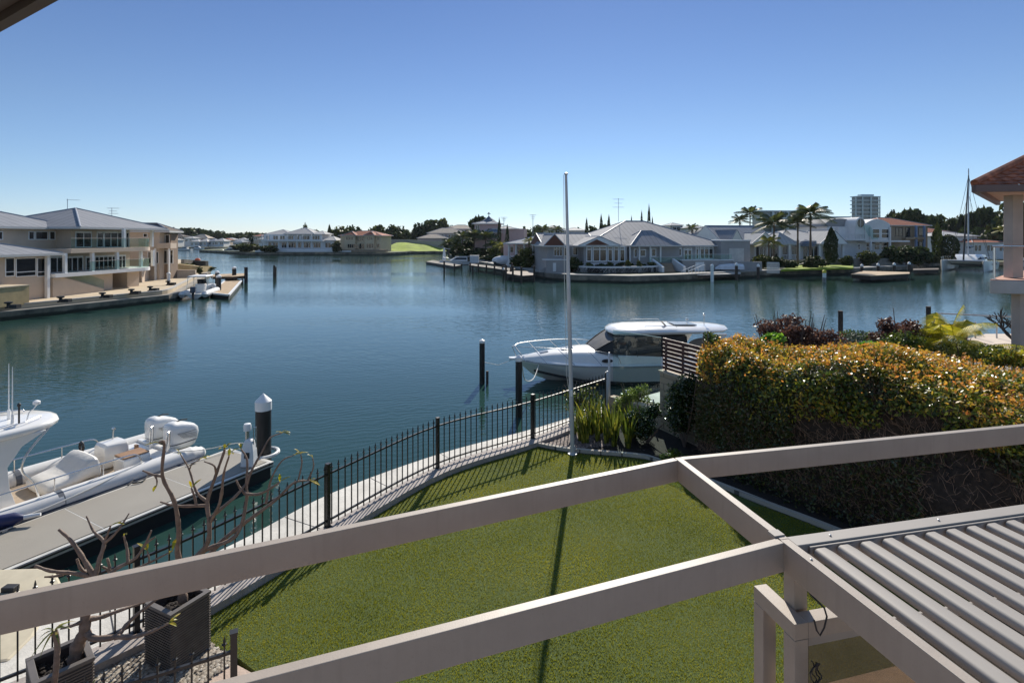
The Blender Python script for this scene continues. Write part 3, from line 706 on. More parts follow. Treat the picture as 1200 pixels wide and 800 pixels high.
m = MB(); tuft(m, D(64, 738, 5.5), 11, .24, .011, rnd, .3, 1.1); obj('leaves', m, M_yell, dt)
for (x, y, Y, lb, n_) in ((100, 790, 5.75, 'small green and yellow strappy plant at the foot of the left planter', 12), (122, 796, 5.65, 'small strappy plant with bright yellow blades behind the near fence', 14)):
    c = D(x, y, Y); c.z = 1.8; m = MB(); tuft(m, c, n_, .36, .012, rnd, .8, .6); m.tube([(c.x, c.y, 1.31), c], .02, 6); m.org = (c.x, c.y, 1.31)
    tag(obj('strappy_plant', m, M_yell, None), lb, 'plant')

# cream landing beyond the fence
poly = [W(-160, 676, 1.15), W(-20, 668, 1.15), W(45, 666, 1.15), W(66, 671, 1.15), W(72, 683, 1.15), W(66, 700, 1.15), W(40, 745, 1.15), W(10, 775, 1.15), W(-160, 800, 1.15)]
m = MB(); m.prism([(p.x, p.y) for p in poly], .75, 1.17); m.org = tuple(poly[3])
tag(obj('landing', m, mat('cream render', (.50, .44, .32), .75, var=.12, scale=2), None, bevel=.04), 'cream rounded landing beside the grey jetty, behind the left planter', 'landing')
m = MB(); p = W(12, 692, 1.17); m.box(p.x-.1, p.y-.06, 1.172, p.x+.1, p.y+.06, 1.25); m.org = tuple(p)
tag(obj('cleat_box', m, M_dark, None, bevel=.01), 'small dark fitting on the cream landing at the left edge', 'cleat')
# ------------------------------------------------------------------ floating jetty
jd = Vector((.487, .873)); jp = Vector((-.873, .487)); J0 = Vector((-6.7, 15.27)); JW = 1.95; JL = 15.0; JT = .47
jy = thing('floating_jetty', 'long grey ribbed floating jetty between the inflatable boat and the frangipani planters', 'jetty', (-8, 14, 0))
def J(s, w): q = J0-jd*s+jp*w; return (q.x, q.y)
def jdeck():
    m, t, p = nodes('ribbed deck'); N = t.nodes.new; L = t.links.new
    tc = N('ShaderNodeTexCoord'); mp = N('ShaderNodeMapping'); mp.inputs['Rotation'].default_value = (0, 0, -math.atan2(jd.y, jd.x)); L(tc.outputs['Object'], mp.inputs[0])
    sp = N('ShaderNodeSeparateXYZ'); L(mp.outputs[0], sp.inputs[0])
    def fr(per): 
        a = N('ShaderNodeMath'); a.operation = 'DIVIDE'; a.inputs[1].default_value = per; L(sp.outputs[1], a.inputs[0]); b_ = N('ShaderNodeMath'); b_.operation = 'FRACT'; L(a.outputs[0], b_.inputs[0]); return b_
    f = fr(.05); g_ = N('ShaderNodeMath'); g_.operation = 'LESS_THAN'; g_.inputs[1].default_value = .22; L(f.outputs[0], g_.inputs[0])
    nz = N('ShaderNodeTexNoise'); nz.inputs['Scale'].default_value = 1.5; nz.inputs['Detail'].default_value = 6; L(tc.outputs['Object'], nz.inputs['Vector'])
    mx = N('ShaderNodeMix'); mx.data_type = 'RGBA'; mx.inputs[6].default_value = (.27, .245, .21, 1); mx.inputs[7].default_value = (.36, .33, .28, 1); L(nz.outputs[0], mx.inputs[0])
    m2 = N('ShaderNodeMix'); m2.data_type = 'RGBA'; m2.inputs[7].default_value = (.17, .16, .14, 1); L(g_.outputs[0], m2.inputs[0]); L(mx.outputs[2], m2.inputs[6]); L(m2.outputs[2], p.inputs['Base Color'])
    bp = N('ShaderNodeBump'); bp.invert = True; bp.inputs['Strength'].default_value = .5; bp.inputs['Distance'].default_value = .006; L(g_.outputs[0], bp.inputs['Height']); L(bp.outputs[0], p.inputs['Normal'])
    p.inputs['Roughness'].default_value = .75; return m
M_jdeck = jdeck()
step = 2.05
for i in range(7):
    m = MB(); m.prism([J(i*step+.012+(.1 if i == 0 else 0), .11), J((i+1)*step-.012, .11), J((i+1)*step-.012, JW-.11), J(i*step+.012+(.1 if i == 0 else 0), JW-.11)], JT-.05, JT); obj('deck_panel', m, M_jdeck, jy)
m = MB(); m.prism([J(0, 0), J(JL, 0), J(JL, .105), J(0, .105)], JT-.16, JT-.012); obj('edge_rail', m, mat('jetty edge aluminium', (.62, .60, .55), .45, metal=.2), jy, bevel=.01)
m = MB(); m.prism([J(.0, -.03), J(JL, -.03), J(JL, -.002), J(0, -.002)], JT-.07, JT-.035); m.prism([J(.0, -.025), J(JL, -.025), J(JL, -.002), J(0, -.002)], JT-.155, JT-.13); obj('rubbing_strip', m, M_dark, jy)
m = MB(); m.prism([J(0, JW-.105), J(JL, JW-.105), J(JL, JW), J(0, JW)], JT-.16, JT-.012); obj('edge_rail', m, MATS['jetty edge aluminium'], jy, bevel=.01)
m = MB(); m.prism([J(-.03, -.02), J(.1, -.02), J(.1, JW), J(-.03, JW)], JT-.16, JT-.01); obj('end_rail', m, MATS['jetty edge aluminium'], jy, bevel=.01)
m = MB(); m.prism([J(.03, .04), J(JL, .04), J(JL, JW-.04), J(.03, JW-.04)], -.15, JT-.165); obj('float', m, M_dark, jy)
c = Vector(J(-.05, .15)); 
m = MB(); ring = []
pc_ = D(308, 535, 1); PL = Vector((-7.24, 15.9))
for k in range(25):
    a = math.pi*2*k/24; ring.append(Vector((PL.x+.40*math.cos(a), PL.y+.40*math.sin(a), JT-.02)))
m.tube(ring, .055, 8, cap=False); obj('pile_guide', m, mat('white nylon', (.7, .7, .68), .5), jy, smooth=True)
for s in (1.2, 5.2, 8.6):
    m = MB(); cx, cy_ = J(s, JW-.2); m.obox((cx, cy_, JT+.02), Vector((jd.x, jd.y, 0))*.05, Vector((jp.x, jp.y, 0))*.025, Vector((0, 0, .02))); m.obox((cx, cy_, JT+.055), Vector((jd.x, jd.y, 0))*.14, Vector((jp.x, jp.y, 0))*.022, Vector((0, 0, .012))); obj('cleat', m, M_steel, jy, bevel=.006)
for i in range(1, 7):
    m = MB(); m.prism([J(i*step-.011, .11), J(i*step+.011, .11), J(i*step+.011, JW-.11), J(i*step-.011, JW-.11)], JT-.04, JT-.002); obj('joint_strip', m, MATS['jetty edge aluminium'], jy)
# mooring piles
def pile(label, x, y, top, r, cap=True, mt=None, capr=None, group=None, white=.34, base=-1.2):
    t = thing('mooring_pile', label, 'pile', (x, y, 0), group=group)
    m = MB(); m.lathe([(r, base), (r, top-(white if cap else 0))], (x, y, 0), 20); obj('shaft', m, mt or M_pile, t, smooth=True)
    if cap:
        cr = capr or r*1.06; h = white; m = MB(); m.lathe([(cr, top-h-.02), (cr, top-h*.5), (cr*1.0, top-h*.48), (.012, top)], (x, y, 0), 20); obj('cap', m, M_white, t, smooth=True)
    return t
pile('thick black pile with a white cone cap at the end of the grey jetty', PL.x, PL.y, 6.7-(460-279)*15.98/640, .215, white=.45)
pile('black pile with white cone cap just off the bow of the white cruiser', (608-600)/640*20.5, 20.5, 2.33, .125, white=.22)
pile('dark pile with a pale tip standing in open water left of the cruiser', (565-600)/640*25.2, 25.2, 2.05, .125, white=.16)
pile('short thin stump pile right behind the dark pile left of the cruiser', (571-600)/640*25.0, 25.0, .62, .06, cap=False, mt=M_wpile)
# service pedestal on the jetty end
sx, sy = W(292, 545, JT).xy
t = thing('service_pedestal', 'white service pedestal with a round lamp head standing on the end of the jetty', 'pedestal', (sx, sy, JT))
m = MB(); m.loft([[(sx+a*sx_, sy+b_*sy_, z) for a, b_ in ((-.15, -.13), (.15, -.13), (.15, .13), (-.15, .13))] for z, sx_, sy_ in ((JT, 1.2, 1.2), (JT+.42, 1.05, 1.05), (JT+.66, .75, .8), (JT+.74, .4, .5))]); obj('housing', m, M_white, t, bevel=.03)
m = MB(); m.lathe([(.055, JT+.7), (.055, JT+.98)], (sx-.05, sy, 0), 14); obj('neck', m, M_steel, t, smooth=True)
m = MB(); m.lathe([(.05, JT+.95), (.10, JT+.96), (.10, JT+1.09), (.085, JT+1.14), (.02, JT+1.16)], (sx-.05, sy, 0), 16); obj('lamp_head', m, M_white, t, smooth=True)
m = MB(); 
for dx in (.12, .19): m.tube([(sx+dx, sy, JT+.5), (sx+dx, sy, JT+1.05)], .012, 6)
m.tube([(sx+.12, sy, JT+1.05), (sx+.19, sy, JT+1.05)], .012, 6); obj('tap_rail', m, M_steel, t)
m = MB(); m.box(sx-.06, sy-.165, JT+.25, sx+.07, sy-.14, JT+.4); obj('socket_box', m, M_dark, t)
# blue fender, ropes
m = MB(); a = W(-30, 617, .62); b_ = W(28, 606, .62); P = [a, a.lerp(b_, .5), b_]; m.tube([a, a.lerp(b_, .1), a.lerp(b_, .8), b_], [.05, .14, .14, .05], 14); m.org = tuple((a+b_)/2)
fe = thing('fender', 'navy blue fender lying on the jetty edge beside the inflatable boat', 'fender', tuple((a+b_)/2)); obj('body', m, mat('navy vinyl', (.012, .02, .09), .4), fe, smooth=True)
m = MB(); m.tube([b_, b_+Vector((.28, .1, .02))], [.05, .035], 10); obj('eye', m, M_white, fe)
m = MB(); m.tube(catmull3([W(150, 568, JT+.03), W(160, 560, JT+.03), W(175, 552, JT+.03), W(168, 563, JT+.03), W(155, 566, JT+.03)], 4), .018, 6); m.org = tuple(W(160, 560, JT))
tag(obj('mooring_rope', m, mat('dark rope', (.03, .03, .035), .8), None), 'dark coiled mooring rope on the jetty beside the boat', 'rope')

# ------------------------------------------------------------------ inflatable boat (local frame: x forward, y to port, z up)
hd = math.atan2(-jd.y, -jd.x); RB = Vector((-9.66, 16.45, 0))-Vector((jd.x, jd.y, 0))*1.2+Vector((jp.x, jp.y, 0))*.26
rb = thing('inflatable_boat', 'white rigid inflatable boat with twin outboards moored along the near jetty', 'boat', tuple(RB), rotz=hd, local=True)
M_tube = mat('pale grey tube fabric', (.66, .65, .63), .5, var=.05, scale=2); M_navy = mat('navy hull', (.015, .02, .035), .35)
M_up = mat('white vinyl upholstery', (.70, .67, .62), .6, var=.08, bump=.9, bscale=5); M_deck = mat('tan boat deck', (.36, .28, .2), .7, var=.15, scale=6)
def ringx(x, y0, y1, z0, z1, n=20, p=.5):
    cy_, cz = (y0+y1)/2, (z0+z1)/2; out = []
    for k in range(n):
        a = 2*math.pi*k/n; c, s = math.cos(a), math.sin(a)
        out.append(Vector((x, cy_+(y1-y0)/2*math.copysign(abs(c)**p, c), cz+(z1-z0)/2*math.copysign(abs(s)**p, s))))
    return out
for sg in (-1, 1):
    m = MB(); P = [Vector((-1.05, sg*1.14, .50)), Vector((-.75, sg*1.14, .50)), Vector((-.3, sg*1.14, .50)), Vector((1.2, sg*1.16, .51)), Vector((4, sg*1.17, .54)), Vector((6.6, sg*1.05, .66)), Vector((8.2, sg*.55, .86)), Vector((8.8, 0, .93))]
    Q = catmull3(P, 4); rr = []
    for i, q in enumerate(Q): rr.append(.10 if i == 0 else .17 if i < 3 else .22 if i < 5 else .26)
    m.tube(Q, rr, 18); tb = obj('tube', m, M_tube, rb, smooth=True)
    m = MB(); m.tube([Vector((-.9, sg*1.40, .42)), Vector((0, sg*1.42, .42)), Vector((4, sg*1.44, .44)), Vector((6.6, sg*1.33, .55))], .075, 10); obj('rub_strake', m, M_navy, tb)
    for xx in (2.4, 5.2):
        m = MB(); m.tube([(xx, sg*1.165, .515), (xx+.12, sg*1.165, .515)], .268, 18); obj('strap', m, mat('dark grey strap', (.10, .11, .13), .5), tb)
    m = MB(); m.tube(catmull3([Vector((.6, sg*1.12, .78)), Vector((.75, sg*1.1, 1.02)), Vector((1.3, sg*1.1, 1.06)), Vector((3.2, sg*1.1, 1.08)), Vector((3.9, sg*1.1, 1.04)), Vector((4.0, sg*1.12, .8))], 4), .017, 7)
    for xx in (1.5, 2.5): m.tube([(xx, sg*1.1, .77), (xx, sg*1.1, 1.06)], .013, 6)
    obj('side_rail', m, M_steel, rb, smooth=True)
m = MB(); secs = []
for x, hw, zk in ((-.35, .98, -.28), (3, 1.0, -.3), (6.2, .85, -.22), (8.0, .35, .1), (8.6, .03, .6)):
    secs.append([Vector((x, -hw, .42)), Vector((x, -hw*.96, .12)), Vector((x, 0, zk)), Vector((x, hw*.96, .12)), Vector((x, hw, .42))])
m.loft(secs); obj('hull', m, M_navy, rb)
m = MB(); m.box(-.3, -.93, .425, 7.2, .93, .46); obj('deck', m, M_deck, rb)
m = MB(); m.box(-.42, -.95, .3, -.28, .95, .72); obj('transom', m, M_gel, rb, bevel=.02)
m = MB(); m.box(-.27, -.9, .46, .15, .9, .66); obj('engine_well', m, M_gel, rb, bevel=.04)
# helm seat / bait box with open side
m = MB(); m.loft([ringx(.40, -.56, .02, .46, 1.06, 20, .35), ringx(.45, -.58, .04, .46, 1.12, 20, .3), ringx(.92, -.58, .04, .46, 1.12, 20, .3), ringx(.98, -.55, .02, .46, 1.06, 20, .35)]); obj('bait_box', m, M_gel, rb, smooth=True)
m = MB(); m.box(.22, .25, .46, .9, .8, .86); obj('rear_seat', m, M_gel, rb, bevel=.05)
m = MB(); m.box(.24, .27, .862, .88, .78, .9); obj('rear_cushion', m, mat('tan cushion', (.30, .17, .09), .6), rb, bevel=.02)
m = MB(); m.box(.24, -.02+.12, .5, .3, .22, .95); obj('locker', m, mat('tan cushion', (.3, .17, .09), .6), rb)
m = MB(); 
m.tube([(.6, -.4, 1.08), (.58, -.4, 1.40)], .02, 6); m.tube([(.58, -.45, 1.40), (.58, -.33, 1.40)], .03, 8); obj('rod_holder', m, M_steel, rb)
# lounge under white cover
m = MB(); secs = []
for x, z, hw in ((1.30, .58, .58), (1.34, 1.04, .62), (1.44, 1.13, .62), (1.62, 1.05, .62), (1.85, .80, .62), (2.15, .76, .62), (2.42, .72, .60), (2.5, .60, .58)):
    secs.append([Vector((x, -hw, .46)), Vector((x, -hw*1.02, z*.62+.18)), Vector((x, -hw*.97, z-.03)), Vector((x, -hw*.8, z)), Vector((x, 0, z+.02)), Vector((x, hw*.8, z)), Vector((x, hw*.97, z-.03)), Vector((x, hw*1.02, z*.62+.18)), Vector((x, hw, .46))])
m.loft(secs); o = obj('lounge_cover', m, M_up, rb, smooth=60); o.data.shade_smooth(); sm = o.modifiers.new('sub', 'SUBSURF'); sm.levels = sm.render_levels = 1
# black coil / winch next to the box
m = MB(); ring = [Vector((1.15, -.85+.0*k, 1.0))+Vector((.0, .10*math.cos(k*.8), .12*math.sin(k*.8))) for k in range(16)]; m.tube(ring, .035, 8); obj('coil', m, M_dark, rb)
# outboards
def outboard(y):
    o = obj('outboard_engine', MB().obox((-.62, y, .62), Vector((.16, 0, 0)), Vector((0, .13, 0)), Vector((0, 0, .16))), M_dark, rb, bevel=.03)
    m = MB(); secs = []
    for z, x0, x1, hw in ((.72, -.84, -.42, .17), (.76, -.92, -.34, .22), (.80, -.95, -.30, .235), (1.0, -1.01, -.26, .26), (1.2, -1.04, -.25, .262), (1.36, -1.02, -.25, .25), (1.47, -.94, -.28, .215), (1.53, -.82, -.36, .16), (1.545, -.70, -.46, .08)):
        r_ = []
        for k in range(24):
            a = 2*math.pi*k/24; c, s = math.cos(a), math.sin(a)
            r_.append(Vector(((x0+x1)/2+(x1-x0)/2*math.copysign(abs(c)**.5, c), y+hw*math.copysign(abs(s)**.5, s), z+.07*(c)*(1 if z > 1.1 else .2))))
        secs.append(r_)
    m.loft(secs); obj('cowl', m, M_gel, o, smooth=50)
    m = MB()
    for k in range(4):
        for sg in (1,): 
            z = 1.02+k*.045; m.tube([(-.96+.02*k, y+sg*.268, z), (-.75, y+sg*.283, z+.03), (-.55+.04*k, y+sg*.28, z+.08)], .005, 4)
    m.tube([(-.9, y+.278, 1.25), (-.6, y+.283, 1.25), (-.42, y+.275, 1.27)], .007, 4)
    obj('stripes', m, M_dark, o)
    m = MB(); r_ = [Vector((-.635+.352*math.copysign(abs(math.cos(a_))**.5, math.cos(a_)), y+.262*math.copysign(abs(math.sin(a_))**.5, math.sin(a_)), .93)) for a_ in [2*math.pi*k/32 for k in range(32)]]; r_.append(r_[0]); m.tube(r_, .012, 5); obj('cowl_seam', m, M_dark, o)
    m = MB(); m.tube([(-.5, y, 1.565), (-.65, y, 1.60), (-.8, y, 1.56)], .02, 6); obj('cowl_latch', m, M_dark, o)
    m = MB(); m.box(-.78, y-.07, -.5, -.52, y+.07, .6); m2 = obj('drive_leg', m, M_gel, o, bevel=.03)
    o.scale = (1.12, 1.0, .90); o.location = (-.04, y*-.05, -.04)
    return o
outboard(.52); outboard(-.50)
m = MB(); 
for y in (-.05, .8):
    m = MB(); m.tube(catmull3([Vector((-.25, y, .7)), Vector((-.28, y, 1.22)), Vector((-.22, y+.06, 1.27)), Vector((-.16, y+.1, 1.22)), Vector((-.14, y+.1, .7))], 3), .018, 7); obj('ski_pole', m, M_steel, rb, smooth=True)
_n0 = set(o.name for o in bpy.data.objects)
# centre console and hardtop
m = MB(); secs = [ringx(4.35, -.62, .62, .46, 1.35, 20, .35), ringx(4.5, -.66, .66, .46, 1.55, 20, .3), ringx(5.6, -.66, .66, .46, 1.6, 20, .3), ringx(6.3, -.5, .5, .46, 1.2, 20, .4)]; m.loft(secs); obj('console', m, M_gel, rb, smooth=True)
m = MB(); pts = ((3.0, .16), (3.12, .55), (3.35, .82), (3.8, .98), (4.6, 1.05), (6.0, 1.05), (6.6, .9), (6.9, .4))
top_ = [Vector((x, -w_, 0)) for x, w_ in pts]+[Vector((x, w_, 0)) for x, w_ in reversed(pts)]
cz = 2.30
def ringz(k, z): c_ = Vector((4.9, 0, 0)); return [c_+(p-c_)*k+Vector((0, 0, z-.03*((p.x-4.9)/2)**2)) for p in top_]
m.loft([ringz(.93, cz-.16), ringz(.985, cz-.12), ringz(1.0, cz-.05), ringz(.985, cz), ringz(.93, cz+.035), ringz(.5, cz+.055)]); obj('hardtop', m, M_gel, rb, smooth=45)
m = MB()
for sg in (-1, 1): m.tube(catmull3([Vector((3.45, sg*.45, cz+.04)), Vector((3.5, sg*.5, cz+.09)), Vector((4.0, sg*.78, cz+.09)), Vector((5.0, sg*.82, cz+.09)), Vector((5.05, sg*.82, cz+.04))], 4), .014, 6)
obj('grab_rail', m, M_steel, rb)
for sg in (-1, 1):
    m = MB(); secs = []
    for z, x0, x1 in ((.46, 4.0, 4.35), (1.0, 4.15, 4.5), (1.5, 4.2, 4.75), (1.9, 3.95, 4.9), (2.15, 3.5, 5.1)):
        y = sg*(.78+.06*(z-.46)); secs.append([Vector((x0, y-.05, z)), Vector((x1, y-.05, z)), Vector((x1, y+.05, z)), Vector((x0, y+.05, z))])
    m.loft(secs); obj('top_support', m, M_gel, rb, bevel=.02)
    m = MB(); m.tube(catmull3([Vector((3.62, sg*.9, .5)), Vector((3.75, sg*.9, 1.0)), Vector((3.95, sg*.9, 1.35)), Vector((3.85, sg*.88, 1.7)), Vector((3.4, sg*.75, 2.13))], 5), .024, 8); obj('support_pipe', m, M_steel, rb, smooth=True)
# radar, antennas, hailer on the hardtop
m = MB(); rx, ry = 4.62, .15; m.lathe([(.16, cz+.05), (.30, cz+.13), (.315, cz+.2), (.30, cz+.29), (.18, cz+.33), (.02, cz+.335)], (rx, ry, 0), 28); rd = obj('radar_dome', m, M_gel, rb, smooth=35)
m = MB(); m.lathe([(.317, cz+.285), (.30, cz+.30)], (rx, ry, 0), 28, cap=False); obj('dome_band', m, mat('navy vinyl', (.012, .02, .09), .4), rd)
cu = bpy.data.curves.new('lettering', 'FONT'); cu.body = 'SIMRAD'; cu.size = .155; cu.extrude = .002; cu.align_x = 'CENTER'; cu.offset = .002
lo = bpy.data.objects.new('lettering', cu); link(lo); cu.materials.append(M_dark); lo.parent = rd
for cx_, cy2, ln in ((3.85, -.12, 2.2), (3.95, .38, 2.2)):
    m = MB(); m.lathe([(.035, cz+.03), (.03, cz+.25)], (cx_, cy2, 0), 10); m.tube([(cx_, cy2, cz+.2), (cx_, cy2, cz+1.0)], [.014, .010], 7); m.tube([(cx_, cy2, cz+1.0), (cx_, cy2, cz+1.35)], [.010, .006], 7); obj('antenna', m, M_white, rb, smooth=True)
m = MB(); m.tube(catmull3([Vector((3.7, .42, cz+.04)), Vector((3.66, .44, cz+.22)), Vector((3.6, .5, cz+.30)), Vector((3.55, .52, cz+.38))], 4), .014, 6); m.lathe([(.02, cz+.38), (.07, cz+.40), (.075, cz+.46), (.03, cz+.49)], (3.55, .52, 0), 12); obj('gps_mushroom', m, M_white, rb, smooth=True)
m = MB(); m.tube([(3.86, .47, cz+.02), (3.86, .47, cz+.42)], .02, 8); m.ell((3.86, .47, cz+.45), .04, .04, .05, 8, 6); obj('mast_light', m, M_dark, rb, smooth=True)
for o in list(rb.children):
    if o.name not in _n0: o.location.x -= .92; o.location.z += .06
# mooring line from boat rail to the jetty
wm = lambda x, y, z: Matrix.Rotation(hd, 3, 'Z') @ Vector((x, y, z))+RB
m = MB(); m.tube(catmull3([wm(-.2, 1.15, .78), wm(-.9, 1.5, .68), wm(-1.8, 1.8, .62), Vector((*J(-.0, .75), JT+.06))], 5), .012, 6); m.org = tuple(wm(-.9, 1.3, .6))
tag(obj('mooring_rope', m, MATS['white rope'], None), 'pale mooring line from the inflatable boat to the jetty end', 'rope')
m = MB(); m.tube(catmull3([wm(.6, 1.15, .80), wm(2.0, 1.42, .66), wm(3.4, 1.5, .6), wm(5.0, 1.35, .80), wm(6.2, 1.2, .9)], 5), .014, 6); m.org = tuple(wm(3, 1.4, .6))
tag(obj('mooring_rope', m, MATS['white rope'], None), 'pale rope slung along the near side of the inflatable boat', 'rope')

# ------------------------------------------------------------------ white cruiser; local frame x from stern (0) to bow (10.4), placed heading left
CB = Vector((10.15, 26.8, 0)); ch = math.atan2(25.8-26.8, .3-10.15)
cr = thing('motor_cruiser', 'white motor cruiser with a hardtop moored beyond the glass screen and picket fence', 'boat', tuple(CB), rotz=ch, local=True)
LB = (Vector((.3, 25.8))-CB.xy).length
m = MB(); secs = []
prof_c = [  # x, keel z, chine half width, chine z, sheer half width, sheer z
 (0, -.3, 1.45, .1, 1.60, .92), (2, -.35, 1.5, .1, 1.68, .92), (5, -.38, 1.45, .12, 1.70, .93), (7, -.3, 1.15, .22, 1.55, .95), (8.3, -.1, .65, .40, 1.15, .97), (9.2, .25, .28, .55, .66, .98), (LB-.25, .62, .08, .72, .25, 1.0), (LB, .86, .01, .9, .04, 1.0)]
for x, zk, cw, cz_, sw, sz in prof_c:
    secs.append([Vector((x, -sw*.93, sz+.06)), Vector((x, -sw, sz)), Vector((x, -sw*.985, sz-.10)), Vector((x, -(cw*.6+sw*.4)*1.0, (cz_+sz)/2-.05)), Vector((x, -cw, cz_)), Vector((x, 0, zk)), Vector((x, cw, cz_)), Vector((x, (cw*.6+sw*.4), (cz_+sz)/2-.05)), Vector((x, sw*.985, sz-.10)), Vector((x, sw, sz)), Vector((x, sw*.93, sz+.06))])
m.loft(secs); obj('hull', m, M_gel, cr, smooth=35)
m = MB()
for sg in (-1, 1): m.tube([(x, sg*(sw+.012), sz-.03) for x, zk, cw, cz_, sw, sz in prof_c], .028, 8)
obj('rub_rail', m, mat('grey rub rail', (.35, .34, .33), .4), cr, smooth=True)
m = MB()
for sg in (-1, 1):
    P = [(x, sg*(cw+.012), cz_+.02) for x, zk, cw, cz_, sw, sz in prof_c[:-2]]
    m.loft([[(x, y, z-.12), (x, y, z+.05), (x, y-sg*.02, z+.05), (x, y-sg*.02, z-.12)] for x, y, z in P])
obj('boot_stripe', m, M_dark, cr)
m = MB(); secs = []
for x, hw, z0, z1 in ((3.2, 1.48, .98, 1.25), (5.2, 1.48, .98, 1.38), (6.2, 1.40, .98, 1.46), (7.0, 1.22, .99, 1.46), (8.2, .90, 1.0, 1.34), (9.2, .55, 1.0, 1.2), (10.0, .25, 1.0, 1.07)):
    secs.append([Vector((x, -hw, z0)), Vector((x, -hw*.93, z0+(z1-z0)*.55)), Vector((x, -hw*.7, z1-.02)), Vector((x, -hw*.3, z1+.04)), Vector((x, hw*.3, z1+.04)), Vector((x, hw*.7, z1-.02)), Vector((x, hw*.93, z0+(z1-z0)*.55)), Vector((x, hw, z0))])
m.loft(secs); o = obj('foredeck', m, M_gel, cr, smooth=60)
m = MB(); m.obox((7.6, 0, 1.46), Vector((.28, 0, -.03)), Vector((0, .26, 0)), Vector((0, 0, .025))); obj('hatch', m, mat('grey hatch', (.2, .22, .24), .2), cr, bevel=.01); m = MB(); m.obox((8.7, 0, 1.315), Vector((.2, 0, -.03)), Vector((0, .2, 0)), Vector((0, 0, .025))); obj('hatch', m, mat('grey hatch', (.2, .22, .24), .2), cr, bevel=.01)
# cockpit sides behind
m = MB()
for sg in (-1, 1): m.loft([[Vector((x, sg*1.56, .98)), Vector((x, sg*1.5, z1)), Vector((x, sg*1.36, z1)), Vector((x, sg*1.36, .98))] for x, z1 in ((0.1, 1.18), (2, 1.22), (3.4, 1.28), (5.5, 1.38))])
m.box(.1, -1.45, .98, .25, 1.45, 1.2); obj('coaming', m, M_gel, cr, bevel=.03)
# windscreen and side curtains: one dark glazed shell
m = MB(); secs = []
for x, hw, zt in ((2.2, 1.40, 2.16), (4.6, 1.38, 2.25), (5.2, 1.30, 2.22), (5.9, 1.12, 1.82), (6.4, .9, 1.50)):
    zb = 1.26 if x < 5 else 1.40; secs.append([Vector((x, -hw*1.06, zb)), Vector((x, -hw*.93, zt)), Vector((x, -hw*.5, zt+.04)), Vector((x, hw*.5, zt+.04)), Vector((x, hw*.93, zt)), Vector((x, hw*1.06, zb))])
m.loft(secs); obj('windscreen', m, mat('dark mesh canvas', (.028, .027, .026), .5, var=.5, scale=2.5, spec=.4, bump=.5, bscale=3), cr, smooth=25)
m = MB()
for sg in (-1, 1):
    for (x, hw, zt, zb) in ((2.25, 1.41, 2.16, 1.26), (3.4, 1.41, 2.2, 1.28), (4.62, 1.395, 2.25, 1.3)): m.tube([(x, sg*hw*1.067, zb), (x, sg*hw*.94, zt)], .022, 6)
    m.tube([(6.42, sg*.95, 1.5), (5.9, sg*1.18, 1.5), (5.2, sg*1.37, 1.42), (4.6, sg*1.465, 1.29), (2.2, sg*1.485, 1.26)], .02, 6)
    m.tube([(6.42, sg*.86, 1.50), (5.92, sg*1.05, 1.83), (5.22, sg*1.21, 2.22)], .024, 6)
obj('window_frame', m, M_dark, cr)
# oval side window at the rear, arch, hardtop
m = MB(); secs = []
for x, hw, z0, z1 in ((-.25, .25, 2.38, 2.42), (-.05, .8, 2.34, 2.45), (.4, 1.25, 2.30, 2.48), (1.5, 1.42, 2.27, 2.49), (3.0, 1.45, 2.27, 2.52), (4.5, 1.38, 2.26, 2.51), (5.2, 1.2, 2.24, 2.46), (5.5, .85, 2.21, 2.38), (5.62, .3, 2.24, 2.31)):
    secs.append([Vector((x, -hw*.96, z0)), Vector((x, -hw, (z0+z1)/2-.02)), Vector((x, -hw*.93, z1-.05)), Vector((x, -hw*.5, z1)), Vector((x, 0, z1+.015)), Vector((x, hw*.5, z1)), Vector((x, hw*.93, z1-.05)), Vector((x, hw, (z0+z1)/2-.02)), Vector((x, hw*.96, z0))])
m.loft(secs); obj('hardtop', m, M_gel, cr, smooth=50)
for sg in (-1, 1):
    m = MB(); m.loft([[Vector((x0, sg*1.52, z)), Vector((x1, sg*1.52, z)), Vector((x1, sg*1.42, z)), Vector((x0, sg*1.42, z))] for z, x0, x1 in ((1.2, 1.1, 2.0), (1.7, .75, 1.4), (2.28, .35, .95))])
    obj('arch_leg', m, M_gel, cr, bevel=.03)
    m = MB(); r_ = [Vector((3.95+1.15*math.cos(2*math.pi*k/20), sg*1.0, 0)) for k in range(20)]
    m.loft([[Vector((1.55+.62*math.cos(2*math.pi*k/20), sg*y, 1.86+.24*math.sin(2*math.pi*k/20)-.05*math.cos(2*math.pi*k/20))) for k in range(20)] for y in (1.42, 1.40)]); obj('side_window', m, mat('blue grey glazing', (.05, .08, .10), .08, spec=.8), cr)
m = MB(); m.obox((1.9, .0, 2.555), Vector((.55, 0, .012)), Vector((0, .5, 0)), Vector((0, 0, .02))); obj('roof_hatch', m, mat('grey hatch', (.2, .22, .24), .2), cr, bevel=.01)
m = MB()
for sg in (-1, 1): m.tube([(2.6, sg*1.1, 2.55), (2.65, sg*1.12, 2.62), (4.1, sg*1.12, 2.63), (4.15, sg*1.1, 2.55)], .014, 6)
obj('roof_rail', m, M_steel, cr)
m = MB(); m.tube([(.9, .3, 2.5), (.9, .3, 3.0)], .018, 6); m.ell((.9, .3, 3.02), .07, .07, .06, 10, 6); m.tube([(1.5, -.3, 2.5), (1.5, -.3, 2.72)], .014, 6); m.ell((1.5, -.3, 2.72), .08, .08, .05, 10, 6); obj('nav_light', m, M_steel, cr, smooth=True)
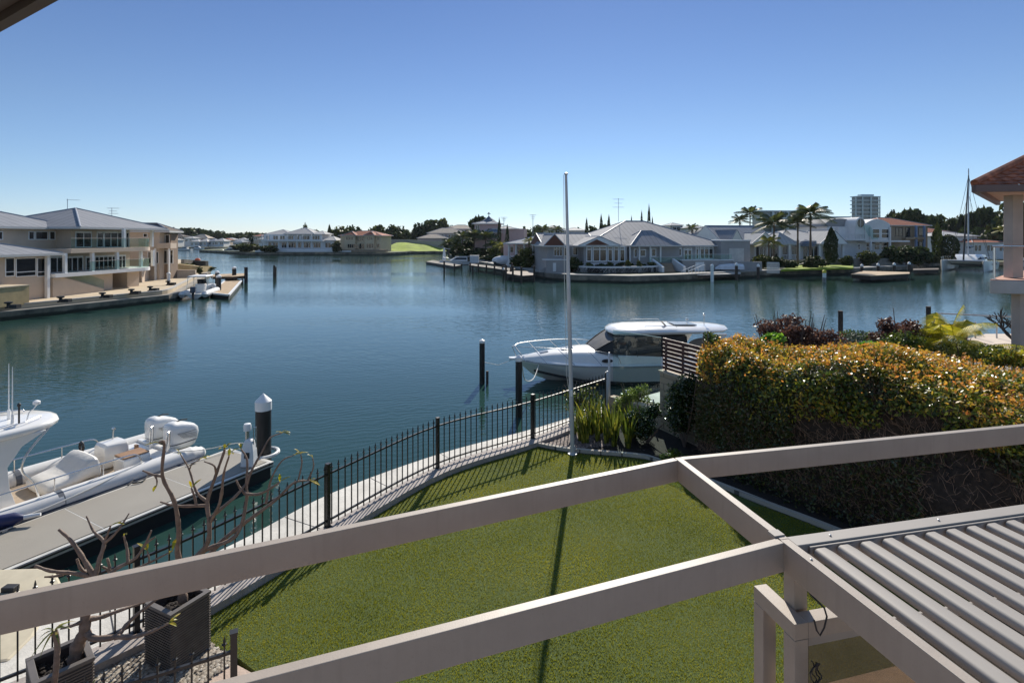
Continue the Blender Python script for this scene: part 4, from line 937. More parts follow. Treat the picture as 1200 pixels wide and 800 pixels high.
m = MB(); m.obox((3.0, .5, 2.63), Vector((.1, 0, .1)), Vector((0, .12, 0)), Vector((.012, 0, -.012))); obj('searchlight', m, mat('tan canvas', (.4, .33, .25), .7), cr)
for sg in (-1, 1):
    for xx in (6.0, 4.6):
        m = MB(); y = {6.0: 1.415, 4.6: 1.50}[xx]; m.loft([[Vector((xx+.26*math.cos(2*math.pi*k/18), sg*yy, 1.13+.085*math.sin(2*math.pi*k/18))) for k in range(18)] for yy in (y, y+.02)]); obj('porthole', m, M_dark, cr)
# bow rail and pulpit
bw = []
for sg in (-1, 1):
    P = [Vector((x, sg*y, z)) for x, y, z in ((5.4, 1.55, 1.02), (5.6, 1.52, 1.35), (6.4, 1.48, 1.58), (7.6, 1.28, 1.66), (8.8, .92, 1.68), (9.8, .45, 1.66), (LB+.15, .16, 1.60))]; Q = catmull3(P, 5)
    m = MB(); m.tube(Q, .014, 7)
    for (x0, y0, x1, y1) in ((6.3, 1.6, 6.9, 1.40), (7.5, 1.38, 8.2, 1.12), (8.7, 1.05, 9.3, .70), (9.6, .6, 10.1, .30)): m.tube([(x0, sg*y0, .98), (x1, sg*y1, 1.64)], .014, 6)
    obj('bow_rail', m, M_steel if sg > 0 else M_steel, cr, smooth=True)
m = MB(); m.tube([(LB+.15, -.16, 1.60), (LB+.3, 0, 1.60), (LB+.15, .16, 1.60)], .019, 6); m.tube([(LB+.3, 0, 1.6), (LB+.05, 0, 1.02)], .016, 6); obj('pulpit_rail', m, M_steel, cr)
m = MB(); m.loft([[Vector((x, -w_, z)), Vector((x, w_, z)), Vector((x, w_, z+.09)), Vector((x, -w_, z+.09))] for x, w_, z in ((LB-.9, .3, .98), (LB+.1, .22, .99), (LB+.45, .14, 1.0))]); obj('bow_platform', m, M_gel, cr, bevel=.02)
wc = lambda x, y, z: Matrix.Rotation(ch, 3, 'Z') @ Vector((x, y, z))+CB
m = MB(); pp = Vector(((608-600)/640*20.5, 20.5, 2.0)); a = wc(LB-1.0, .3, 1.0); m.tube(catmull3([a, a.lerp(pp, .35)-Vector((0, 0, .75)), a.lerp(pp, .75)-Vector((0, 0, .7)), pp+Vector((.12, .1, -.1))], 6), .02, 6); m.org = tuple(a)
tag(obj('mooring_rope', m, MATS['white rope'], None), 'sagging white mooring rope from the cruiser bow to the near pile', 'rope')
m = MB(); pp = Vector(((565-600)/640*25.2, 25.2, 1.0)); a = wc(LB+.2, 0, 1.0); m.tube([a, a.lerp(pp, .5)-Vector((0, 0, .22)), pp], .012, 5); m.org = tuple(a)
tag(obj('mooring_rope', m, MATS['white rope'], None), 'thin line from the cruiser bow to the dark pile in open water', 'rope')
# dome lettering: bend a copy of the letters round the dome, facing the camera side
lo.rotation_euler = (R(90), 0, 0)
bpy.context.view_layer.update()
def bend_text(o, cx, cy, cz_, r, facing):
    me = bpy.data.meshes.new_from_object(o.evaluated_get(bpy.context.evaluated_depsgraph_get()))
    for v in me.vertices:
        a = facing+v.co.x/r; v.co = Vector((cx+(r+v.co.z)*math.cos(a), cy+(r+v.co.z)*math.sin(a), cz_+v.co.y))
    n = bpy.data.objects.new('lettering', me); link(n); n.parent = o.parent; bpy.data.objects.remove(o); n.name = 'lettering'; return n
wd = wm(rx-.92, ry, 0); fw = math.atan2(-wd.y, -wd.x)-hd
bend_text(lo, rx, ry, cz+.155, .317, fw+.25)
# ------------------------------------------------------------------ hedge
HF = catmull([(4.55, 13.5), (4.95, 12.3), (5.5, 11.35), (6.2, 10.3), (7.2, 8.75), (8.3, 7.0), (9.6, 5.0)], 10)      # foot of the front face
HB = catmull([(5.0, 14.3), (6.3, 14.1), (8.0, 13.2), (9.8, 12.1), (11.6, 10.8), (13.4, 8.8), (15, 7)], 10)            # back edge
rs = np.random.default_rng(11)
FA = np.array([(p.x, p.y) for p in HF]); BA = np.array([(p.x, p.y) for p in HB])
def vnoise(X, Y, Z, sc, seed):
    r_ = np.random.default_rng(seed); out = 0
    for k in range(7):
        d = r_.normal(size=3); d /= np.linalg.norm(d); out = out+np.sin((X*d[0]+Y*d[1]+Z*d[2])*sc*(.7+.25*k)+r_.uniform(0, 6.28))/(1+.35*k)
    return out/2.6
def hedge_pt(t, a, depth):
    """t along 0..1, a across the profile 0..1 (0 foot of the front, .45 shoulder, 1 back of the top)"""
    i = np.clip(t*(len(FA)-1), 0, len(FA)-1.001); k = i.astype(int); f = (i-k)[:, None]
    F_ = FA[k]*(1-f)+FA[k+1]*f; B_ = BA[k]*(1-f)+BA[k+1]*f
    dr = (B_-F_); Wd = np.linalg.norm(dr, axis=1); dr = dr/Wd[:, None]
    H = 2.74-.2*np.clip(1-t*6, 0, 1)**2+.12*np.sin(t*17)+.0*t
    r_ = .75
    L1 = H-r_; L2 = r_*np.pi/2; L3 = np.maximum(Wd-2*r_, .05); L4 = L2; tot = L1+L2+L3+L4; s = a*tot
    x = np.zeros_like(s); z = np.zeros_like(s); nx = np.zeros_like(s); nz = np.zeros_like(s)
    m = s < L1; z[m] = s[m]; nx[m] = -1; x[m] = .25*np.sin(s[m]/L1[m]*3.14)*-.3
    m = (s >= L1) & (s < L1+L2); th = (s[m]-L1[m])/r_; x[m] = r_*(1-np.cos(th)); z[m] = L1[m]+r_*np.sin(th); nx[m] = -np.cos(th); nz[m] = np.sin(th)
    m = (s >= L1+L2) & (s < L1+L2+L3); x[m] = r_+s[m]-L1[m]-L2; z[m] = H[m]; nz[m] = 1
    m = s >= L1+L2+L3; th = (s[m]-L1[m]-L2-L3[m])/r_; x[m] = r_+L3[m]+r_*np.sin(th); z[m] = H[m]-r_+r_*np.cos(th); nx[m] = np.sin(th); nz[m] = np.cos(th)
    N_ = np.stack([dr[:, 0]*nx, dr[:, 1]*nx, nz], 1)
    P = np.stack([F_[:, 0]+dr[:, 0]*x, F_[:, 1]+dr[:, 1]*x, 1.3+z], 1)
    bump = .20*vnoise(P[:, 0], P[:, 1], P[:, 2], 2.2, 1)+.09*vnoise(P[:, 0], P[:, 1], P[:, 2], 7, 2)
    P = P+N_*(bump-depth)[:, None]; P[:, 2] = np.maximum(P[:, 2], 1.32)
    return P, N_, s, L1
hg = thing('hedge', 'tall broad hedge with orange and yellow new growth on top and a dark twiggy face', 'hedge', (6.5, 11, 1.3))
HO = np.array([6.5, 11, 1.3])
# core: inner shell added to stop light passing through the hedge
nt_, na = 120, 60
tt = np.repeat(np.linspace(0, 1, nt_), na); aa = np.tile(np.linspace(0, 1, na), nt_)
P, _, _, _ = hedge_pt(tt, aa, np.full(nt_*na, .30)); P = P-HO
fs_ = [(i*na+j, i*na+j+1, (i+1)*na+j+1, (i+1)*na+j) for i in range(nt_-1) for j in range(na-1)]
m = MB(); m.v = [tuple(p) for p in P]; m.f = fs_; m.f.append(tuple(range(na))); m.v = [(v[0]+HO[0], v[1]+HO[1], v[2]+HO[2]) for v in m.v]
obj('core', m, mat('dark hedge core', (.05, .034, .024), .95, var=.5, scale=9, bump=1, bscale=30), hg)
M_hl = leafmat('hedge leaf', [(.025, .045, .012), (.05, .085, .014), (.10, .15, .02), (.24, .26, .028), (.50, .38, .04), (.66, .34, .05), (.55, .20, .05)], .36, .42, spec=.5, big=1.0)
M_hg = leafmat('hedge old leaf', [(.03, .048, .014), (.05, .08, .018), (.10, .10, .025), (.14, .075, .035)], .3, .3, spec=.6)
def put(name, n, amin, amax, dmin, dmax, size, mt, tilt, seed, frontfade=None, tmin=0, tmax=.93, keep=None):
    rs = np.random.default_rng(seed); t = rs.uniform(tmin, tmax, n); a = rs.uniform(amin, amax, n); d = rs.uniform(dmin, dmax, n)
    P, N_, s, L1 = hedge_pt(t, a, d)
    if keep is not None: k = keep(P, t, a, s, L1, rs); P, N_ = P[k], N_[k]
    U, V = rand_axes(rs, len(P), size, N_, tilt, 1.9)
    meshobj(name, quads_mesh(name, P-HO, U, V, mt), hg)
lim = lambda P: -.45+1.25*np.clip((12.5-P[:, 1])/5, 0, 1)+.22*vnoise(P[:, 0], P[:, 1], P[:, 0]*0, 1.1, 9)
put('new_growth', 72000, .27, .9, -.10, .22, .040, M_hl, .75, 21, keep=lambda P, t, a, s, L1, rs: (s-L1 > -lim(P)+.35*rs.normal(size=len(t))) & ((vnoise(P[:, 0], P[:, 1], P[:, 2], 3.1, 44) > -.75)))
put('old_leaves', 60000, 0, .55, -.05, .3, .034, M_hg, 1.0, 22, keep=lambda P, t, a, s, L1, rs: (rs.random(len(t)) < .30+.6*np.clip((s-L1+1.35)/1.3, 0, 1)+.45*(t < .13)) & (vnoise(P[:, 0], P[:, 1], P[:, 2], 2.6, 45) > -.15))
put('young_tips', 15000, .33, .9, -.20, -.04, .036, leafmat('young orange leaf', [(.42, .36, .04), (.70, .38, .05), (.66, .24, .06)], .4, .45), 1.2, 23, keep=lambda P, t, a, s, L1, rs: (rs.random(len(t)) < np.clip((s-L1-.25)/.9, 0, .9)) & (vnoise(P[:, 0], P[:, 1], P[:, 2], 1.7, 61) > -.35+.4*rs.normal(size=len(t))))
# shoots standing proud of the clipped top
rs = np.random.default_rng(90); ns, nl_ = 420, 16; ts_ = rs.uniform(0, .93, ns); as2 = rs.uniform(.42, .9, ns); P_, N_, _, _ = hedge_pt(ts_, as2, np.full(ns, .02))
dv_ = N_*.4+rs.normal(size=(ns, 3))*.25; dv_[:, 2] += 1; dv_ /= np.linalg.norm(dv_, axis=1, keepdims=True); hl = rs.uniform(.08, .30, ns)
k_ = np.repeat(np.arange(ns), nl_); f_ = np.tile(np.linspace(.05, 1, nl_), ns); PP = P_[k_]+dv_[k_]*(hl[k_]*f_)[:, None]+rs.normal(size=(ns*nl_, 3))*.022
U, V = rand_axes(rs, len(PP), .034, dv_[k_], 1.2, 2.0); meshobj('shoots', quads_mesh('shoots', PP-HO, U, V, MATS['young orange leaf']), hg)
# twigs of the face
rsx = random.Random(4); m = MB()
ts = np.array([rsx.uniform(0, .93) for _ in range(3200)]); as_ = np.array([rsx.uniform(.02, .42) for _ in range(3200)])
P0, N0, _, _ = hedge_pt(ts, as_, np.full(3200, .22))
for p, n_ in zip(P0, N0):
    p = Vector(p); n_ = Vector(n_); d = (n_*.5+Vector((rsx.gauss(0, .5), rsx.gauss(0, .5), rsx.uniform(.1, 1.2)))).normalized(); L_ = rsx.uniform(.12, .42); q = [p]
    for k in range(3): d = (d+Vector((rsx.gauss(0, .3), rsx.gauss(0, .3), rsx.gauss(0.05, .25)))).normalized(); q.append(q[-1]+d*L_/3)
    m.tube(q, [.005, .004, .003, .0015], 3, cap=False)
obj('twigs', m, mat('brown twig', (.30, .19, .13), .8, var=.4, scale=5), hg)

# ------------------------------------------------------------------ loose shrubs from leaf clouds
def cloud(name, root, c, rad, n, size, mt, seed, clumps=14, flat=1.0, hollow=.4, tilt=1.5, asp=1.8, gap=.35):
    rs = np.random.default_rng(seed); cc = rs.normal(size=(clumps, 3)); cc /= np.linalg.norm(cc, axis=1, keepdims=True); cc *= (rs.random((clumps, 1))**.4)*.72
    cc[:, 2] = np.abs(cc[:, 2])*1.1-.25
    k = rs.integers(0, clumps, n); v = rs.normal(size=(n, 3)); v /= np.linalg.norm(v, axis=1, keepdims=True); r_ = gap*(hollow+(1-hollow)*rs.random((n, 1)))*(.7+.6*rs.random(clumps))[k][:, None]
    P = (cc[k]+v*r_); P = P*np.array(rad)
    org = np.array(origin(root)); c = np.array(c)-org
    U, V = rand_axes(rs, n, size, v, tilt, asp)
    return meshobj(name, quads_mesh(name, P+c, U, V, mt), root)
def shrub(name, label, cat, c, rad, n, size, mt, seed, stems=8, group=None, **k):
    root = thing(name, label, cat, (c[0], c[1], 1.3), group=group)
    cloud('foliage', root, c, rad, n, size, mt, seed, **k)
    rr = random.Random(seed); m = MB()
    for _ in range(stems):
        a = rr.uniform(0, 6.28); e = Vector((math.cos(a)*rad[0]*rr.uniform(.2, .8), math.sin(a)*rad[1]*rr.uniform(.2, .8), rr.uniform(-.2, .8)*rad[2]))
        p0 = Vector((c[0], c[1], 1.3)); p1 = Vector(c)+e; m.tube(catmull3([p0, p0.lerp(p1, .5)+Vector((e.x*.1, e.y*.1, .1)), p1], 3), [.03]*3+[.015]*3+[.008], 5)
    obj('stems', m, M_bark, root); return root
M_dg = leafmat('dark glossy leaf', [(.012, .026, .008), (.03, .055, .012), (.06, .09, .02)], .25, .25, spec=.7)
M_mg = leafmat('mid green leaf', [(.03, .06, .01), (.07, .11, .02), (.16, .19, .03)], .35, .4)
M_bg = leafmat('burgundy leaf', [(.05, .025, .02), (.12, .055, .04), (.22, .12, .08)], .5, .35)
M_yg = leafmat('yellow palm leaf', [(.22, .26, .02), (.50, .46, .03), (.75, .58, .06)], .55, .5)
shrub('shrub', 'dark glossy shrub at the end of the strappy plants, against the brick wall', 'shrub', (3.55, 14.35, 1.85), (.62, .62, .75), 5200, .034, M_dg, 31)
shrub('shrub', 'dark ivy mass climbing the corner between the brick wall and the hedge', 'shrub', (4.45, 14.1, 2.35), (.62, .75, 1.35), 9500, .034, M_dg, 32, clumps=22)
shrub('shrub', 'glossy green shrub poking out above the slatted screen, left end of the hedge', 'shrub', (5.05, 13.9, 4.05), (.45, .5, .42), 2400, .036, M_mg, 33)
shrub('shrub', 'pale green low shrub at the dark foot of the hedge, left end', 'shrub', (3.85, 13.0, 1.5), (.4, .3, .25), 1300, .035, M_mg, 34)
shrub('rose_bush', 'loose rose bush with small yellow blooms behind the far end of the picket fence', 'shrub', (2.1, 16.6, 1.75), (.85, .55, .8), 1700, .04, M_mg, 35, gap=.3)
shrub('shrub', 'pale yellow green shrub behind the glass screen', 'shrub', (3.7, 16.4, 1.8), (.85, .5, .7), 2600, .04, leafmat('lime leaf', [(.08, .12, .02), (.22, .26, .05), (.35, .36, .1)], .35, .4), 36)
m = MB(); rr = random.Random(9)
for _ in range(12): c = (2.1+rr.uniform(-.7, .7), 16.5+rr.uniform(-.4, .3), 1.9+rr.uniform(-.4, .55)); m.ell(c, .035, .035, .03, 8, 5)
rb_ = [o for o in bpy.data.objects if o.name.startswith('rose_bush')][0]; obj('blooms', m, mat('yellow bloom', (.55, .42, .08), .6), rb_)
# strappy plants in the bed
spots = [(4.6, 0)]
rr = random.Random(12); n_ = 0
names = ['at the left end of the row beside the flagpole', 'next to the flagpole, in the back of the row', 'at the right end of the row beside the dark shrub']
for i in range(19):
    u = i/18; x = 1.72+u*1.55+rr.uniform(-.06, .06); y = 14.25-u*.3+rr.uniform(0, 1.1)
    m = MB()
    for k in range(15):
        a = rr.uniform(0, 6.28); L_ = rr.uniform(.6, 1.05); lean = rr.uniform(.05, .38); b0 = Vector((x+math.cos(a)*.05, y+math.sin(a)*.05, 1.3)); w_ = rr.uniform(.020, .030); rows = []; ta = a+1.57+rr.uniform(-.5, .5)
        for j in range(6):
            t = j/5; p = b0+Vector((math.cos(a)*lean*t*t*L_, math.sin(a)*lean*t*t*L_, L_*t)); q = w_*(1 if t < .7 else (1-t)*3.1+.05); s = Vector((math.cos(ta+t*.8), math.sin(ta+t*.8), 0))*q; rows.append((p-s, p+s))
        for a_, b_ in zip(rows, rows[1:]): m.add([a_[0], a_[1], b_[1], b_[0]], [(0, 1, 2, 3)])
    m.org = (x, y, 1.3)
    lb = 'upright strappy plant with yellow edged blades in the clump behind the edging'
    tag(obj('strappy_plant', m, leafmat('upright strap leaf', [(.05, .08, .01), (.12, .15, .02), (.38, .34, .04)], .35, .35), None), lb, 'plant', 'strappy plants behind the pale edging')

# ------------------------------------------------------------------ boundary: low wall, glass screen, brick pier, slat screen
gwl = MB(); ribbon(gwl, [Vector((2.98, 16.75)), Vector((3.7, 15.95)), Vector((4.25, 15.3))], [Vector((3.15, 16.9)), Vector((3.87, 16.1)), Vector((4.42, 15.45))], 1.2, 1.85); gwl.org = (3.1, 16.8, 1.2)
tag(obj('low_wall', gwl, mat('cream block wall', (.46, .38, .28), .85, var=.15, scale=4, bump=.3, bscale=40), None), 'short cream wall stepping back from the fence end under the glass screen', 'wall')
gs = thing('glass_screen', 'tall clear frameless glass screen between the picket fence end and the brown slats', 'screen', (3.2, 16.8, 1.85))
m = MB(); m.beam((3.12, 16.86), (4.27, 15.62), .012, 1.90, 3.85); obj('pane', m, M_glass, gs)
m = MB(); m.beam((3.12, 16.86), (4.27, 15.62), .016, 3.852, 3.866); obj('polished_edge', m, mat('green glass edge', (.35, .5, .45), .2), gs)
for f in (.2, .8):
    x = 3.12+1.15*f; y = 16.86-1.24*f; m = MB(); m.obox((x, y, 1.9), Vector((.03, 0, 0)), Vector((0, .03, 0)), Vector((0, 0, .07))); obj('spigot', m, M_steel, gs)
for (x, y, zt, lb) in ((2.93, 16.78, 2.62, 'slim metal end post joining the picket fence to the boundary wall'), (3.02, 16.98, 3.15, 'taller pale post beside the left edge of the glass screen'), (3.42, 16.35, 2.15, 'short steel stub post on the low cream wall, left one'), (4.05, 15.65, 2.1, 'short steel stub post on the low cream wall, right one')):
    m = MB(); r_ = .035 if zt > 2.3 else .022; m.lathe([(r_, 1.2), (r_, zt-.02), (r_*.6, zt)], (x, y, 0), 12); m.org = (x, y, 1.2)
    tag(obj('post', m, M_alu, None, smooth=40), lb, 'post')
M_blk = brickmat('cream limestone blocks', (.40, .32, .22), (.34, .27, .18), (.22, .18, .13), .36, .18)
pr = thing('brick_wall', 'cream limestone block wall under the brown slatted screen', 'wall', (4.5, 15, 1.2))
m = MB(); m.beam((4.27, 15.45), (5.35, 13.2), .22, 1.2, 2.92); obj('blockwork', m, M_blk, pr)
m = MB(); m.beam((4.25, 15.5), (5.36, 13.18), .27, 2.922, 2.98); obj('coping', m, mat('coping', (.42, .36, .27), .8), pr)
sc_ = thing('slat_screen', 'dark red brown horizontal slatted screen on top of the block wall beside the hedge', 'screen', (4.5, 15, 2.98))
for k in range(8):
    m = MB(); z = 3.02+k*.112; m.beam((4.27, 15.45), (5.3, 13.3), .03, z, z+.082); obj('slat', m, mat('jarrah slats', (.085, .028, .020), .45, var=.35, scale=6), sc_, bevel=.004)
for f in (.02, .30, .65, .98):
    x = 4.27+1.03*f+.03; y = 15.45-2.15*f+.015; m = MB(); m.obox((x+.02, y+.01, 3.42), Vector((.025, 0, 0)), Vector((0, .025, 0)), Vector((0, 0, .46))); obj('upright', m, MATS['jarrah slats'], sc_)

# ------------------------------------------------------------------ plants behind the hedge
shrub('weeping_shrub', 'broad domed burgundy shrub behind the left half of the hedge', 'shrub', (8.1, 15.8, 3.8), (1.6, 1.2, 1.0), 6500, .05, M_bg, 41, stems=26, clumps=26, gap=.22, tilt=2)
shrub('weeping_shrub', 'smaller burgundy shrub left of the yellow palm', 'shrub', (11.7, 16.2, 3.85), (1.25, 1.0, 1.0), 4200, .05, M_bg, 42, stems=20, clumps=22, gap=.22, tilt=2)
shrub('shrub', 'bright green broad leaved plant rising just behind the left end of the hedge', 'shrub', (6.6, 13.9, 4.05), (.5, .45, .32), 700, .085, leafmat('bright broad leaf', [(.08, .2, .02), (.18, .36, .03), (.3, .45, .05)], .3, .5), 43, gap=.3)
shrub('shrub', 'bright green clump showing behind the middle of the hedge', 'shrub', (9.0, 13.6, 3.95), (.5, .45, .25), 500, .08, MATS['bright broad leaf'], 44, gap=.3)
shrub('shrub', 'spiky grey green bush between the two burgundy shrubs', 'shrub', (10.0, 16.2, 3.45), (.9, .7, .75), 1500, .07, leafmat('grey green leaf', [(.04, .06, .04), (.12, .15, .10)], .4, .3), 45, asp=5, gap=.3)
def frond(mb, base, az, el, L, wd, droop, nl=16, leafw=.02, curl=0):
    d = Vector((math.cos(az)*math.cos(el), math.sin(az)*math.cos(el), math.sin(el))); pts = []
    for j in range(9):
        t = j/8; pts.append(Vector(base)+d*L*t-Vector((0, 0, 1))*droop*L*t*t)
    mb.tube(pts, [leafw*.9*(1-.8*j/8) for j in range(9)], 4, cap=False)
    side = Vector((-math.sin(az), math.cos(az), 0))
    for j in range(1, nl+1):
        t = .12+.88*j/nl; i = min(7, int(t*8)); f = t*8-i; p = pts[i].lerp(pts[i+1], min(1, f)); tg = (pts[i+1]-pts[i]).normalized()
        ll = wd*(1-abs(2*t-.9)**2*.55)*(1 if t < .97 else .5)
        for sg in (-1, 1):
            dd = (side*sg*.85+tg*.55+Vector((0, 0, -.28-.25*t))).normalized(); q = p+dd*ll; n = tg*leafw*1.2
            mb.add([p-n, p+n, q+Vector((0, 0, -ll*.18))], [(0, 1, 2)])
yp = thing('palm', 'bright yellow green cane palm behind the right half of the hedge', 'palm', (12.4, 15.4, 1.3))
m = MB(); rr = random.Random(3)
for k in range(26): 
    a = rr.uniform(0, 6.28); frond(m, (12.4+rr.uniform(-.35, .35), 15.4+rr.uniform(-.3, .3), 3.45+rr.uniform(0, .5)), a, rr.uniform(.4, 1.35), rr.uniform(1.0, 1.6), .42, rr.uniform(.25, .6), 26, .010)
obj('fronds', m, M_yg, yp)
m = MB()
for k in range(7): m.tube([(12.4+.12*math.cos(k), 15.4+.12*math.sin(k), 1.3), (12.4+.3*math.cos(k), 15.4+.3*math.sin(k), 3.2)], .04, 7)
obj('canes', m, M_bark, yp)
yp = thing('palm', 'low yellow palm fronds at the right end of the hedge near the pale column', 'palm', (13.0, 13.2, 1.3))
m = MB()
for k in range(14):
    a = rr.uniform(0, 6.28); frond(m, (13.0, 13.2, 3.6), a, rr.uniform(.2, 1.1), rr.uniform(.8, 1.2), .35, rr.uniform(.3, .6), 24, .010)
m.tube([(13, 13.2, 1.3), (13, 13.2, 3.35)], .05, 7); obj('fronds', m, M_yg, yp)
# deck of the neighbour with a potted plant, bare frangipani and rails
dk = thing('timber_deck', 'raised pale deck with a timber edge beside the water, right of the yellow palm', 'deck', (22, 23, 1.0))
m = MB(); poly = [W(1128, 398, 1.75), W(1155, 391, 1.75), W(1230, 391, 1.75), W(1260, 415, 1.75), W(1175, 408, 1.75), W(1130, 402, 1.75)]
m.prism([(p.x, p.y) for p in poly], 1.6, 1.75); obj('deck_top', m, mat('pale decking', (.62, .52, .42), .8, var=.1), dk)
a = W(1127, 399, 1.75); b_ = W(1262, 418, 1.75); m = MB(); m.beam((a.x-.1, a.y-.15), (b_.x, b_.y-.3), .12, 1.25, 1.60); obj('edge_beam', m, mat('timber edge', (.30, .20, .10), .7, var=.3, scale=5), dk)
for k in range(9):
    p = Vector((a.x, a.y, 0)).lerp(Vector((b_.x, b_.y-.2, 0)), k/8); m = MB(); m.box(p.x-.04, p.y-.0, .9, p.x+.04, p.y+.08, 1.25); obj('under_post', m, M_white, dk)
for px_ in (1143, 1168):
    q = W(px_, 396, 1.75); m = MB(); m.tube([(q.x, q.y, 1.75), (q.x, q.y, 2.55)], .035, 8); obj('rail_post', m, M_alu, dk)
m = MB(); q1 = D(1098, 367, 24); q2 = D(1185, 371, 24.5); m.tube([q1, q2], .03, 8); m.tube([q1, (q1.x, q1.y, 1.1)], .03, 8); obj('handrail', m, M_alu, dk)
pt = thing('potted_plant', 'broad leaved plant in a dark pot beside the bare frangipani near the deck', 'plant', tuple(W(1125, 397, 1.75)))
c = W(1125, 397, 1.75); m = MB(); m.lathe([(.28, 1.75), (.36, 2.2), (.42, 2.42), (.38, 2.42), (.3, 2.3)], (c.x, c.y, 0), 16); obj('pot', m, mat('dark red pot', (.09, .03, .025), .5), pt, smooth=40)
m = MB()
for k in range(13): a_ = k*2.4; leafblade(m, (c.x, c.y, 2.42), (math.cos(a_), math.sin(a_), rr.uniform(.5, 1.6)), rr.uniform(.5, .85), .09, .5)
obj('leaves', m, M_mg, pt)
bf = thing('frangipani_tree', 'leafless grey frangipani with many upright twigs left of the lower balcony column', 'tree', (17.6, 18.4, 1.3))
m = MB(); rr = random.Random(8)
def rec(p, d, L_, r_, dep):
    q = p+d*L_; m.tube([p, p.lerp(q, .5)+Vector((rr.gauss(0, .03), rr.gauss(0, .03), 0)), q], [r_, r_*.9, r_*.8], 6, cap=True)
    if dep:
        for k in range(rr.choice((2, 3, 3))):
            dd = (d+Vector((rr.gauss(0, .55), rr.gauss(0, .55), rr.uniform(-.05, .45)))).normalized(); rec(q, dd, L_*rr.uniform(.62, .9), r_*.68, dep-1)
rec(Vector((17.6, 18.4, 1.3)), Vector((-.1, 0, 1)).normalized(), .85, .12, 5); obj('branches', m, mat('dark frangipani bark', (.09, .075, .065), .8, var=.2), bf)
# piles and the blue fence of the neighbour
for (x, yb, yt, lb) in ((985, 398, 364, 'dark mooring pile standing beyond the hedge, between the burgundy shrubs'), (1088, 392, 359, 'dark mooring pile standing beyond the yellow palm')):
    Y = FPX*CH/(yb+6-HZ); pile(lb, (x-600)/640*Y, Y, CH-(yt-HZ)*Y/640, .14, cap=False, mt=M_wpile)
bfn = thing('glass_fence', 'low glass fence with a steel rail behind the middle of the hedge', 'fence', (9.4, 15.4, 1.3))
a = D(975, 394, 16.5); b_ = D(1060, 411, 15.2)
m = MB(); m.tube([a, b_], .025, 8); obj('rail', m, M_alu, bfn)
m = MB(); m.beam(a.xy, b_.xy, .012, 1.4, b_.z-.05); obj('pane', m, M_glass, bfn)

# ------------------------------------------------------------------ balcony of the house on the right
M_ren = mat('pinkish cream render', (.56, .44, .36), .85, var=.08, scale=2, bump=.2, bscale=60)
nb = thing('neighbour_balcony', 'corner of the neighbouring house with tiled roof, cream columns and steel railed balcony', 'house', (15.5, 16, 1.3))
m = MB(); cx, cy_ = (1187.5-600)/640*16.6, 16.6
m.box(cx-.16, cy_-.16, 5.5, cx+.16, cy_+.16, 8.0); obj('column', m, M_ren, nb, bevel=.01)
cx2, cy2 = (1196-600)/640*16.2, 16.2
m = MB(); m.box(cx2-.15, cy2-.15, 1.3, cx2+.15, cy2+.15, 5.07); obj('column', m, M_ren, nb, bevel=.01)
sl = [D(1160, 328, 16.0), D(1180, 325.5, 17.6), D(1204, 321, 21.0)]
m = MB(); m.prism([(14.0, 16.0), (14.9, 15.75), (24, 14.6), (27, 20.5), (18.8, 20.6), (16.5, 18.3)], 5.08, 5.46); obj('slab', m, mat('balcony slab paint', (.50, .46, .43), .8), nb, bevel=.015)
m = MB(); m.prism([(14.02, 16.02), (14.9, 15.78), (24, 14.63), (26.9, 20.4), (18.8, 20.5), (16.52, 18.28)], 5.462, 5.485); obj('floor_tiles', m, brickmat('balcony tiles', (.50, .27, .2), (.44, .24, .18), (.35, .3, .26), .3, .3), nb)
m = MB(); rl = [Vector((20, 15.25, 6.46)), Vector((14.9, 15.95, 6.46)), Vector((14.2, 16.12, 6.46)), Vector((16.6, 18.2, 6.46)), Vector((18.8, 20.2, 6.46))]; m.tube(rl, .035, 10); obj('handrail', m, M_steel, nb, smooth=True)
for (x, y) in ((14.25, 16.14), (16.4, 18.0), (18.4, 19.8), (16.6, 15.75), (18.8, 15.45)):
    m = MB(); m.tube([(x, y, 5.485), (x, y, 6.46)], .03, 8); m.lathe([(.06, 5.486), (.06, 5.50)], (x, y, 0), 12); obj('rail_post', m, M_steel, nb)
# tiled roof over the balcony: eave corner at (1142, 222)
ec = D(1142, 217, 15.6); ez = ec.z
A0 = Vector((ec.x, ec.y)); A1 = Vector((ec.x+11, ec.y-1.6)); A3 = Vector((ec.x+6.2, ec.y+6.2)); A2 = A1+(A3-A0)
apex0 = Vector((A0.x+4.4, A0.y+1.9, ez+1.55)); apex1 = Vector((A1.x, (A1.y+A2.y)/2, ez+1.55))
def tiles(mb, e0, e1, r0, r1, nrow=14):
    """courses of tiles as real overlapping steps between an eave edge and a ridge edge"""
    for k in range(nrow):
        t0, t1 = k/nrow, (k+1.12)/nrow; a, b_ = e0.lerp(r0, t0), e1.lerp(r1, t0); c, d = e1.lerp(r1, min(1, t1)), e0.lerp(r0, min(1, t1)); n = (b_-a).cross(d-a); n = n.normalized() if n.length > 1e-6 else Vector((0, 0, 1)); n = n if n.z > 0 else -n
        L_ = max((b_-a).length, .3); nn = max(1, int(L_/.16)); top, bot = [], []
        for i in range(nn+1):
            f = i/nn; w_ = .022*math.sin(i*math.pi); h = .045+.02*(1 if i % 2 else -1); top.append(a.lerp(b_, f)+n*h); bot.append(d.lerp(c, f)+n*(.012+.02*(1 if i % 2 else -1)))
        for i in range(nn): mb.add([top[i], top[i+1], bot[i+1], bot[i]], [(0, 1, 2, 3)]); 
        for i in range(nn): mb.add([top[i]-n*.05, top[i+1]-n*.05, top[i+1], top[i]], [(0, 1, 2, 3)])
M_tile = mat('terracotta tile', (.36, .12, .06), .75, var=.5, scale=3, bump=.3, bscale=20)
